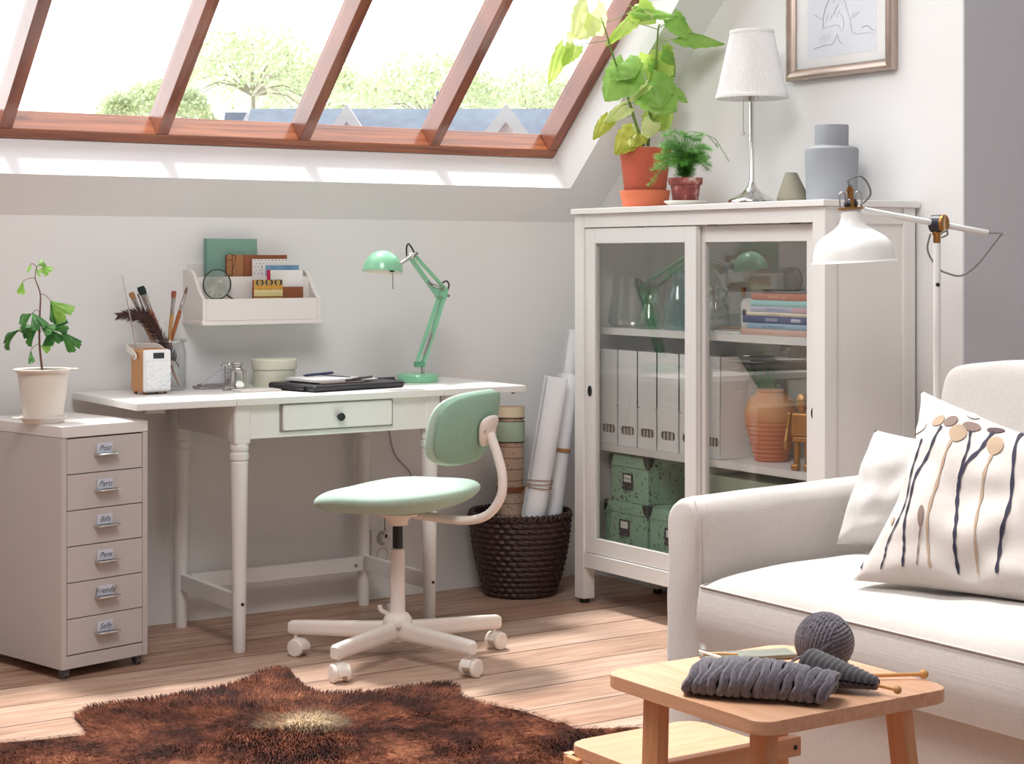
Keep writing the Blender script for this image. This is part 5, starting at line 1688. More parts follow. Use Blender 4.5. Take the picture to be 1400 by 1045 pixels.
# ================================================================= FLOOR LAMP
def floor_lamp():
    pole = Vector((3.600, at(1281, 400, X=3.600).y, 0))
    zc = pole.x * CA + pole.y * SA
    root = thing('floor_lamp', 'white floor lamp with brass joint and bell shade beside the cabinet', 'floor lamp', pole)
    W = mat('white lamp enamel', C(228, 228, 226), 0.4, var=0.01)
    b = MB(); b.lathe([(0, 0), (0.12, 0), (0.122, 0.004), (0.12, 0.018), (0.10, 0.022), (0.0, 0.023)], pole, 48); b.build('base', W, root)
    pz = 1.178
    p = MB(); p.cyl((pole.x, pole.y, 0.022), (pole.x, pole.y, pz), 0.0098, seg=24); po = p.build('pole', W, root)
    k = MB(); dcam = Vector((-CA, -SA, 0))
    kp = Vector((pole.x, pole.y, 1.067)) + dcam * 0.0098
    k.cyl(kp - dcam * 0.002, kp + dcam * 0.0012, 0.0055, seg=16); k.build('height_knob', M['black'], po)
    c = MB(); c.lathe([(0.0, pz), (0.0095, pz), (0.0100, pz + 0.002), (0.0100, pz + 0.020), (0.0130, pz + 0.024), (0.0130, pz + 0.030), (0.006, pz + 0.034), (0, pz + 0.034)], (pole.x, pole.y, 0), 20); c.build('pole_collar', M['brass'], root)
    J = Vector((pole.x, pole.y, pz + 0.052))
    e0 = at(1178, 283, D=4.66); e1 = at(1366, 318, D=4.80)
    # arm goes through the joint
    d = (e1 - e0).normalized()
    t0 = (J - e0).dot(d)
    e1 = J + d * (e1 - J).dot(d); e0 = J - d * t0
    a = MB(); a.cyl(e0, e1, 0.0085, seg=20); a.build('arm', W, root)
    sd = (Vector((SA, -CA, 0)) * 0.72 - Vector((CA, SA, 0)) * 0.62).normalized()
    j = MB()
    j.cyl(J - sd * 0.014, J + sd * 0.016, 0.0235, seg=32)
    j.box(J - Vector((0.010, 0.010, 0.030)), J + Vector((0.010, 0.010, 0.0)), bev=0.003)
    j.build('pivot_joint', mat('navy black joint', C(30, 30, 44), 0.4), root)
    n = MB(); n.lathe([(0, 0.0162), (0.0235, 0.0162), (0.0240, 0.018), (0.0240, 0.024), (0.020, 0.026), (0.018, 0.0245), (0, 0.0245)], seg=32, M=frame(J, sd.cross(Vector((0, 0, 1))).normalized(), Vector((0, 0, 1)), sd)); n.build('joint_nut', M['brass'], root)
    # shade
    hc = at(1164, 291, D=4.64)
    ax = Vector((SA * -0.055, CA * 0.055, 1)).normalized()
    ex = Vector((SA, -CA, 0)); ex = (ex - ax * ex.dot(ax)).normalized(); ey = ax.cross(ex)
    Ms = frame(hc, ex, ey, ax)
    prof = [(0.1110, -0.129), (0.1110, -0.1275), (0.1060, -0.124), (0.1035, -0.108), (0.0985, -0.088), (0.0885, -0.070), (0.072, -0.057), (0.053, -0.0455), (0.0375, -0.033), (0.0295, -0.020), (0.0272, -0.006), (0.0265, 0.006), (0.0255, 0.0085), (0.0, 0.0085)]
    P = [(q.x, q.z) for q in smooth_path([(r, 0, z) for r, z in prof[2:12]], 5)]
    s = MB(); s.lathe(prof[:2] + P + prof[12:], seg=64, M=Ms); so = s.build('lamp_shade', W, root, ang=50)
    s = MB(); s.lathe([(r - 0.0016, z) for r, z in prof[:1] + P[:-1] if r > 0.0275], seg=48, M=Ms); s.build('shade_lining', mat('lamp lining', C(236, 236, 234), 0.5), so)
    br = MB(); br.lathe([(0.0, 0.0088), (0.033, 0.0088), (0.034, 0.010), (0.034, 0.013), (0.030, 0.0145), (0.018, 0.0150), (0, 0.0150)], seg=32, M=Ms); br.build('brass_ring', M['brass'], root)
    bk = MB(); bk.ball((0, 0, 0.022), 0.0185, M=Ms, sc=(1, 1, 0.95)); bk.build('lamp_holder', M['black'], root)
    bs = MB(); bs.cyl((0, 0, 0.026), (0, 0, 0.054), 0.0085, M=Ms, seg=18); bs.cyl((0, 0, 0.054), (0, 0, 0.062), 0.0100, M=Ms, seg=18); bs.cyl((0, 0, 0.062), (0, 0, 0.069), 0.0065, M=Ms, seg=18)
    bs.box((-0.0045, -0.0215, 0.014), (0.0045, -0.0165, 0.052), bev=0.001, M=Ms)
    bs.build('brass_stem', M['brass'], root)
    for sg in (-1, 1):
        w = MB()
        w.tube([(sg * 0.028, 0, 0.014), (sg * 0.0285, 0, 0.044), (sg * 0.025, 0, 0.053), (sg * 0.017, 0, 0.054), (sg * 0.014, 0, 0.046), (sg * 0.014, 0, 0.030)], 0.0018, 8, M=Ms, n=4)
        w.build('wire_bracket', M['steel'], root)
    cb = MB()
    q = lambda x, y, D: at(x, y, D=D)
    cb.tube([Ms @ Vector((0, 0, 0.069)), q(1160, 246, 4.64), q(1175, 241, 4.645), q(1185, 249, 4.65), q(1190, 266, 4.655), e0 + d * 0.028 + Vector((0, 0, 0.009))], 0.0026, 8)
    cb.tube([e1, q(1369, 319, 4.80), q(1366, 324, 4.80), q(1352, 342, 4.80), q(1334, 364, 4.80), q(1314, 377, 4.80), q(1296, 374, 4.80), q(1284, 368, 4.81), q(1272, 352, 4.81), q(1268, 338, 4.80), q(1272, 320, 4.79)], 0.0026, 8)
    cb.tube([q(1286, 320, 4.76), q(1294, 315, 4.75), q(1295, 321, 4.75), q(1287, 325, 4.76)], 0.0026, 8)
    cb.build('lamp_cable', M['grey_cord'], root)
floor_lamp()

# ================================================================= BASKET WITH PAPER ROLLS
def basket():
    p = Vector((3.394, 5.062, 0))
    root = thing('woven_basket', 'dark brown woven basket of paper rolls between desk and cabinet', 'basket', p)
    Hh = 0.275
    def rad(t): return 0.120 + 0.051 * (1 - (1 - t) ** 1.9) if t < 0.8 else 0.1686 + 0.0025 * math.sin((t - 0.8) / 0.2 * PI)
    m_ = mat('dark seagrass', C(58, 38, 34), 0.42, var=0.4, scale=70)
    rows, per = 15, 28
    b = MB()
    NR, NS = rows * 8, per * 8
    def outer(u, v):
        a = 2 * PI * u
        t = v
        row = t * rows
        k = math.floor(min(row, rows - 1e-6)); f = row - k
        s_ = (u * per + 0.5 * (k % 2) + 0.45 * (f - 0.5)) % 1
        bump = math.sqrt(max(0, math.sin(PI * f))) * (0.12 + 0.88 * math.sqrt(max(0, math.sin(PI * s_))))
        r = rad(t) + 0.0105 * bump - 0.006
        return (p.x + r * math.cos(a), p.y + r * math.sin(a), 0.002 + Hh * t)
    b.grid(outer, NS, NR, wrap_u=True)
    b.build('basket_weave', m_, root, ang=180)
    i = MB(); i.lathe([(0.0, 0.012), (0.108, 0.012)] + [(rad(t / 10) - 0.010, 0.002 + Hh * t / 10) for t in range(1, 11)], p, 48); i.build('lining', mat('basket inside', C(38, 26, 24), 0.8), root)
    r = MB()
    n = 56
    R0 = rad(1.0)
    for k in range(n):
        a = 2 * PI * k / n
        a2 = a + 2 * PI / n * 1.6
        r.tube([(p.x + (R0 + 0.004) * math.cos(a), p.y + (R0 + 0.004) * math.sin(a), Hh - 0.008), (p.x + (R0 + 0.001) * math.cos((a + a2) / 2), p.y + (R0 + 0.001) * math.sin((a + a2) / 2), Hh + 0.006), (p.x + (R0 - 0.007) * math.cos(a2), p.y + (R0 - 0.007) * math.sin(a2), Hh - 0.008)], 0.0062, 6, n=3)
    r.build('rim_weave', m_, root)
    return p
BP = basket()
def roll(label, top_px, bot_px, D0, D1, r, m_, name='paper_roll', tie=(), map_=False):
    t_ = at(*top_px, D=D1); b_ = at(*bot_px, D=D0)
    root = thing(name, label, 'paper roll', b_)
    d = (t_ - b_).normalized(); L = (t_ - b_).length
    up = d; ex = Vector((SA, -CA, 0)); ex = (ex - up * ex.dot(up)).normalized(); ey = up.cross(ex)
    Mx = frame(b_, ex, ey, up)
    mb = MB()
    # spiral sheet
    N, turns = 110, 2.6
    a = [];
    ringsA, ringsB = [], []
    for k in range(N + 1):
        th = 2 * PI * turns * k / N
        rr = r * (0.70 + 0.30 * k / N)
        ringsA.append((rr * math.cos(th), rr * math.sin(th)))
    for k in range(N):
        (x0, y0), (x1, y1) = ringsA[k], ringsA[k + 1]
        mb.face([(x0, y0, 0), (x1, y1, 0), (x1, y1, L), (x0, y0, L)])
    mb.bm.transform(Mx)
    mb.build('sheet', m_, root, weld=1e-4, ang=60)
    for z, w in tie:
        k = MB()
        for q in range(w):
            zz = L * z + q * 0.010
            k.tube([Mx @ Vector(((r + 0.0015) * math.cos(2 * PI * i / 20), (r + 0.0015) * math.sin(2 * PI * i / 20), zz + 0.005 * math.sin(2 * PI * i / 20 + q))) for i in range(21)], 0.0016, 6, n=0)
        k.tube([Mx @ Vector((-r * 0.9, -r * 0.5, L * z)), Mx @ Vector((-r * 1.2, -r * 0.8, L * z - 0.03)), Mx @ Vector((-r * 1.05, -r * 0.9, L * z - 0.06))], 0.0012, 5)
        k.build('twine', mat('brown twine', C(150, 108, 72), 0.8), root)
    return Mx, L, root
wp = mat('white drawing paper', C(232, 234, 238), 0.75, var=0.008, scale=4)
ZB = lambda x, y, D: at(x, y, D=D)
def map_material():
    t = NT('printed map paper')
    b = t.n('BsdfPrincipled'); b.inputs['Roughness'].default_value = 0.75
    tc = t.n('TexCoord'); sp = t.n('SeparateXYZ'); t.l(tc.outputs['Object'], sp.inputs[0])
    nz = t.n('TexNoise'); nz.inputs['Scale'].default_value = 30; t.l(tc.outputs['Object'], nz.inputs['Vector'])
    z = sp.outputs['Z']
    base = t.ramp(t.math('MULTIPLY', z, 2.0), [(0.0, C(206, 176, 152)), (0.72, C(214, 184, 160)), (0.82, C(206, 174, 150))])
    # stripes of fine print
    f = t.math('FRACT', t.math('MULTIPLY', z, 26.0))
    line = t.math('LESS_THAN', f, 0.09)
    v = t.n('TexVoronoi'); v.inputs['Scale'].default_value = 110; t.l(tc.outputs['Object'], v.inputs['Vector'])
    dots = t.math('MULTIPLY', t.math('LESS_THAN', v.outputs['Distance'], 0.28), t.math('GREATER_THAN', nz.outputs[0], 0.50))
    ink = t.math('MAXIMUM', line, dots)
    col = t.mix(t.math('MULTIPLY', ink, 0.62), base, C(72, 50, 42))
    t.l(col, b.inputs['Base Color'])
    t.l(b.outputs[0], t.out.inputs[0])
    return t.m
def map_roll():
    D = 6.14
    Mx, L, root = roll('old printed map roll with green band standing upright in the basket', (698, 556), (698, 765), 6.14, 6.16, 0.048, map_material())
    g = MB(); r = 0.0486
    def band(z0, z1, m=0):
        g.lathe([(r, z0), (r, z1)], seg=48, m=m, M=Mx)
    band(L - 0.118, L - 0.052, 0); band(L - 0.036, L - 0.0, 1); band(L - 0.051, L - 0.049, 2); band(L - 0.040, L - 0.037, 2); band(L - 0.122, L - 0.119, 2)
    g.build('printed_band', [mat('green print', C(166, 184, 158), 0.75), mat('cream border', C(222, 206, 176), 0.75), M['ink']], root, normals=True)
    g = MB()
    for z in (L - 0.290,):
        g.lathe([(r, z), (r, z + 0.018)], seg=48, M=Mx)
    g.build('brown_band', mat('brown print band', C(150, 90, 60), 0.75), root)
map_roll()
D = 6.09
roll('white paper roll tied with brown twine leaning in the basket', (761, 516), (720, 765), D - 0.09, D - 0.06, 0.042, wp, tie=((0.40, 3),))
Mr, Lr, rr_ = roll('white paper roll with a tan paper band next to the cabinet', (777, 512), (748, 766), D - 0.02, D + 0.03, 0.036, wp)
bd = MB(); bd.lathe([(0.0362, Lr * 0.58), (0.0368, Lr * 0.58 + 0.001), (0.0368, Lr * 0.58 + 0.013), (0.0362, Lr * 0.58 + 0.014)], seg=48, M=Mr); bd.build('paper_band', mat('tan paper band', C(168, 122, 84), 0.7), rr_)
roll('longest white paper roll leaning against the wall', (785, 452), (752, 690), D + 0.09, D + 0.19, 0.026, wp)

# ================================================================= SOFA
LIN = fabric('oat linen', C(198, 192, 188), 700, 0.45, 0.03)
def superbox(mb, lo, hi, bulge=0.0, e=6.0, n=14, m=0, M=None, fn=None):
    """rounded, slightly puffed box"""
    c = [(a + b) / 2 for a, b in zip(lo, hi)]; h = [(b - a) / 2 for a, b in zip(lo, hi)]
    def g(u, v):
        th = 2 * PI * u; ph = (v - 0.5) * PI
        def sp(x, k): return math.copysign(abs(x) ** (2 / e), x)
        x = sp(math.cos(th), e) * abs(math.cos(ph)) ** (2 / e); y = sp(math.sin(th), e) * abs(math.cos(ph)) ** (2 / e); z = sp(math.sin(ph), e)
        q = Vector((c[0] + h[0] * x, c[1] + h[1] * y, c[2] + h[2] * z))
        return fn(q, (x, y, z)) if fn else q
    mb.grid(g, 96, 48, m=m, M=M, wrap_u=True)
def sofa():
    root = thing('sofa', 'cream linen sofa with flared arm in front of the glass cabinet', 'sofa', (3.1, 2.3, 0))
    XF, XBk = 2.620, 3.535
    YA0, YA1 = 3.165, 3.305      # inner and outer face of the far arm
    YN = 1.45
    b = MB(); b.box((XF + 0.030, YN + 0.02, 0.012), (XBk, YA0 + 0.02, 0.249), bev=0.012); b.build('skirt', LIN, root)
    # far arm: profile across Y swept along X
    def arm(yi, yo, name):
        a = MB()
        s_ = 1 if yo > yi else -1
        w = abs(yo - yi)
        rings = []
        xs_ = [XF - 0.004, XF, XF + 0.012, XF + 0.035] + [XF + 0.035 + (XBk - 0.05 - XF) * k / 14 for k in range(1, 15)] + [XBk - 0.002, XBk]
        for i, x in enumerate(xs_):
            t = (x - XF) / (XBk - XF)
            inset = (0.020, 0.010, 0.003, 0.0)[i] if i < 4 else (0.012 if i == len(xs_) - 1 else 0.0)
            top = 0.585 + 0.022 * t
            prof = [(0.0, 0.010), (0.0, 0.25), (0.004, 0.44), (-0.002, 0.515), (0.004, top - 0.035), (0.020, top - 0.010), (0.045, top), (0.080, top - 0.001), (0.108, top - 0.014), (0.126, top - 0.036), (0.132, top - 0.070), (0.134, 0.40), (0.138, 0.20), (0.142, 0.010)]
            P = smooth_path([(q[0], 0, q[1]) for q in prof], 4)
            ring = []
            cy_, cz = 0.067, 0.32
            for q in P:
                yy = q.x * w / 0.14; zz = q.z
                yy = cy_ + (yy - cy_) * (1 - inset / 0.067); zz = zz if zz < 0.3 else zz - inset * 0.8
                wob = 0.0025 * math.sin(x * 23 + zz * 31) * (1 if 0.3 < zz else 0)
                ring.append((x, yi + s_ * (yy + wob), zz))
            rings.append(ring)
        a.rings(rings)
        o = a.build(name, LIN, root, ang=70)
        # seam down the front edge
        sm = MB()
        top = 0.585
        sm.tube([(XF + 0.004, yi + s_ * 0.032, top - 0.004), (XF + 0.002, yi + s_ * 0.012, top - 0.040), (XF - 0.001, yi + s_ * 0.004, 0.46), (XF - 0.002, yi + s_ * 0.004, 0.36), (XF - 0.002, yi + s_ * 0.001, 0.05)], 0.0022, 6)
        sm.build('seam', LIN, o)
    arm(YA0, YA1, 'arm')
    arm(YN, YN - 0.14, 'arm')
    bk = MB(); superbox(bk, (3.37, YN + 0.002, 0.02), (XBk, YA1 - 0.002, 0.665), e=9); bk.build('sofa_back', LIN, root, ang=70)
    # seat cushion
    y0, y1 = YN + 0.004, YA0 - 0.006
    x0, x1 = XF - 0.012, 3.372
    def top(q, n): pass
    s = MB()
    zb, ze = 0.252, 0.394
    NX, NY = 40, 60
    def f_top(u, v):
        x, y = x0 + (x1 - x0) * u, y0 + (y1 - y0) * v
        a, b_ = abs(2 * u - 1), abs(2 * v - 1)
        z = ze + 0.066 * ((1 - a ** 3.5) * (1 - b_ ** 7)) ** 0.5 + 0.002 * math.sin(x * 29 + 3 * math.sin(y * 11)) * (1 - a ** 4) * (1 - b_ ** 4)
        return (x, y, z)
    s.grid(f_top, NX, NY)
    def side(pts, ox, oy):
        def g(u, v):
            i = u * (len(pts) - 1); k = min(int(i), len(pts) - 2)
            p = Vector(pts[k]).lerp(Vector(pts[k + 1]), i - k)
            bl = 0.010 * math.sin(PI * v)
            return (p.x + ox * bl, p.y + oy * bl, ze + (zb - ze) * v)
        s.grid(g, 60, 8)
    side([(x0, y0, 0), (x0, y1, 0)], -1, 0)
    side([(x0, y1, 0), (x1, y1, 0)], 0, 0.3)
    side([(x1, y1, 0), (x1, y0, 0)], 0, 0)
    side([(x1, y0, 0), (x0, y0, 0)], 0, -0.3)
    s.face([(x0, y0, zb), (x1, y0, zb), (x1, y1, zb), (x0, y1, zb)])
    so = s.build('seat_cushion', LIN, root, weld=1e-4, ang=50)
    pp = MB(); pp.tube([(x0 - 0.001, y0 + 0.02, ze), (x0 - 0.001, y1 - 0.004, ze), (x0 + 0.02, y1 + 0.001, ze + 0.002), (x1, y1 + 0.001, ze)], 0.0026, 6, n=0); pp.build('piping', LIN, so)
    # back cushions, leaning
    for (ya_, yb_) in ((2.30, 3.055), (1.50, 2.28)):
        c = MB()
        q = R(12)
        def lean(p, n):
            z = p.z - 0.45
            bul = 0.0
            return Vector((p.x + z * math.tan(q), p.y, p.z + 0.008 * math.sin(p.y * 14)))
        superbox(c, (3.185, ya_, 0.458), (3.325, yb_, 0.893), e=11.0, fn=lean)
        c.build('back_cushion', LIN, root, ang=80)
sofa()

# ---- loose pillows
def pillow(mb, c4, thick, n=36, pinch=0.06, pv_=0.06, seed=0, wr=0.004, sag=None):
    BL, BR, TR, TL = [Vector(q) for q in c4]
    nrm = ((BR - BL).cross(TL - BL)).normalized()
    rr = seed * 7.1
    def pos(u, v, side):
        a, b = 2 * u - 1, 2 * v - 1
        # edges pulled in between the corners
        pu = u + (0.5 - u) * pinch * (1 - b * b) * abs(a) ** 2 * 0 - math.copysign(pinch * 0.5 * (1 - b * b) * a * a, a)
        pv = v - math.copysign(pv_ * 0.5 * (1 - a * a) * b * b, b)
        p = BL * (1 - pu) * (1 - pv) + BR * pu * (1 - pv) + TR * pu * pv + TL * (1 - pu) * pv
        t = ((1 - a * a) * (1 - b * b))
        h = thick * (t ** 0.42)
        w = wr * noise.noise(Vector((u * 5 + rr, v * 5, side))) * 4 * min(1, t * 6)
        return p + nrm * side * (h + w * (1 if h > 0.002 else 0))
    mb.grid(lambda u, v: pos(u, v, 1), n, n)
    mb.grid(lambda u, v: pos(u, v, -1), n, n)
    return pos
def white_pillow():
    BL = at(1143, 744, Y=3.105); TL = at(1196, 588, Y=3.085)
    BR = at(1300, 764, Y=2.83); TR = at(1352, 612, Y=2.80)
    root = thing('throw_pillow', 'plain white pillow tucked into the sofa corner by the arm', 'pillow', BL)
    m_ = MB(); pos = pillow(m_, (BL, BR, TR, TL), 0.072, pinch=-0.03, pv_=0.05, seed=1)
    m_.build('cover', fabric('white cotton', C(208, 204, 202), 800, 0.5, 0.03), root, weld=1e-4, ang=80)
white_pillow()
def pattern_pillow():
    BL = at(1166, 794, D=3.775); TL = at(1259, 534, D=3.93)
    BR = at(1452, 830, D=3.485); TR = at(1520, 640, D=3.62)
    root = thing('throw_pillow', 'cream pillow printed with dark stems and brown seed heads', 'pillow', BL)
    m_ = MB(); pos = pillow(m_, (BL, BR, TR, TL), 0.072, n=64, pinch=0.19, pv_=0.03, seed=2, wr=0.004)
    cl = m_.build('cover', fabric('cream printed cotton', C(208, 201, 196), 800, 0.25, 0.02), root, weld=1e-4, ang=80)
    quad = [(1166, 794), (1452, 830), (1520, 640), (1259, 534)]
    def uv(x, y):
        u = v = 0.5
        for _ in range(30):
            bx = quad[0][0] * (1 - u) * (1 - v) + quad[1][0] * u * (1 - v) + quad[2][0] * u * v + quad[3][0] * (1 - u) * v
            by = quad[0][1] * (1 - u) * (1 - v) + quad[1][1] * u * (1 - v) + quad[2][1] * u * v + quad[3][1] * (1 - u) * v
            dux = (quad[1][0] - quad[0][0]) * (1 - v) + (quad[2][0] - quad[3][0]) * v; duy = (quad[1][1] - quad[0][1]) * (1 - v) + (quad[2][1] - quad[3][1]) * v
            dvx = (quad[3][0] - quad[0][0]) * (1 - u) + (quad[2][0] - quad[1][0]) * u; dvy = (quad[3][1] - quad[0][1]) * (1 - u) + (quad[2][1] - quad[1][1]) * u
            det = dux * dvy - duy * dvx
            ex, ey = x - bx, y - by
            u += (ex * dvy - ey * dvx) / det; v += (dux * ey - duy * ex) / det
        return u, v
    # which side faces the room
    mid = (pos(0.5, 0.5, 1), pos(0.5, 0.5, -1))
    side = 1 if mid[0].length < mid[1].length else -1
    eps = 0.0022
    def surf(x, y):
        u0, v = uv(x, y)
        u = u0
        for _ in range(6):
            a = 2 * u - 1; b = 2 * v - 1
            u = u0 + math.copysign(0.19 * 0.5 * (1 - b * b) * a * a, a)
        u = min(max(u, 0.012), 0.988); v = min(max(v, 0.012), 0.988)
        p = pos(u, v, side)
        du = pos(min(u + 0.01, 1), v, side) - pos(max(u - 0.01, 0), v, side)
        dv = pos(u, min(v + 0.01, 1), side) - pos(u, max(v - 0.01, 0), side)
        n = du.cross(dv).normalized() * (1 if side > 0 else -1)
        return p + n * eps
    navy, tan, taupe = mat('navy print', C(44, 42, 62), 0.85), mat('tan print', C(172, 148, 126), 0.85), mat('taupe print', C(132, 112, 104), 0.85)
    pr = MB()
    def stem(pts, w, m):
        P = smooth_path([(x, y, 0) for x, y in pts], 8)
        L, Rr = [], []
        w *= 1.25
        for i, q in enumerate(P):
            d = (P[min(i + 1, len(P) - 1)] - P[max(i - 1, 0)]).normalized()
            n = Vector((-d.y, d.x, 0)) * w / 2 * (0.75 + 0.25 * math.sin(i * 1.3))
            L.append(surf(q.x + n.x, q.y + n.y)); Rr.append(surf(q.x - n.x, q.y - n.y))
        for i in range(len(P) - 1): pr.face([L[i], L[i + 1], Rr[i + 1], Rr[i]], m)
    def head(pts, m):
        cx_ = sum(p[0] for p in pts) / len(pts); cy_ = sum(p[1] for p in pts) / len(pts)
        rg = [[surf(cx_ + (x - cx_) * k / 4, cy_ + (y - cy_) * k / 4) for x, y in pts] for k in (1, 2, 3, 4)]
        pr.face(rg[0], m)
        for a, b in zip(rg[:-1], rg[1:]):
            for i in range(len(pts)):
                j = (i + 1) % len(pts)
                pr.face([a[i], a[j], b[j], b[i]], m)
    stem([(1303, 598), (1290, 632), (1272, 668), (1262, 708), (1255, 745), (1253, 768), (1249, 789)], 3.6, 0)
    stem([(1275, 616), (1266, 650), (1258, 690), (1246, 726), (1226, 757), (1222, 772), (1214, 788)], 2.6, 0)
    stem([(1375, 604), (1360, 634), (1338, 668), (1329, 700), (1329, 740), (1325, 770), (1324, 798)], 4.6, 0)
    stem([(1344, 605), (1343, 640), (1333, 676), (1328, 700)], 3.0, 0)
    stem([(1410, 600), (1405, 660), (1398, 720), (1386, 765), (1379, 800)], 4.4, 0)
    stem([(1321, 624), (1306, 668), (1294, 715), (1288, 760), (1288, 792)], 3.4, 1)
    stem([(1376, 642), (1366, 684), (1358, 735), (1351, 798)], 3.4, 1)
    stem([(1284, 732), (1276, 758), (1270, 788)], 2.0, 2)
    stem([(1186, 770), (1182, 782)], 2.6, 0)
    def seed(cx_, cy_, rx, ry, tilt, m):
        pts = []
        for k in range(18):
            a = 2 * PI * k / 18
            x, y = rx * math.cos(a), ry * math.sin(a) * (1.0 if math.sin(a) < 0 else 1.25 - 0.25 * abs(math.cos(a)))
            pts.append((cx_ + x * math.cos(tilt) - y * math.sin(tilt), cy_ + x * math.sin(tilt) + y * math.cos(tilt)))
        head(pts, m)
    seed(1268, 594, 11, 8, -0.9, 3); seed(1296, 588, 11, 7, -0.6, 1); seed(1316, 591, 11, 7, -0.4, 2); seed(1328, 610, 12, 13, 0.15, 1)
    seed(1345, 598, 12, 7, 0.1, 2); seed(1377, 601, 12, 5, 0.0, 4); seed(1380, 627, 12, 13, 0.15, 1); seed(1343, 578, 9, 5, 0.4, 3); seed(1282, 728, 4, 13, 0.15, 2); seed(1234, 726, 3, 6, 0.2, 1)
    pr.build('stem_pattern', [navy, tan, taupe, mat('pale grey print', C(196, 190, 186), 0.85), mat('brown print dark', C(84, 62, 66), 0.85)], cl, normals=False, weld=0)
pattern_pillow()
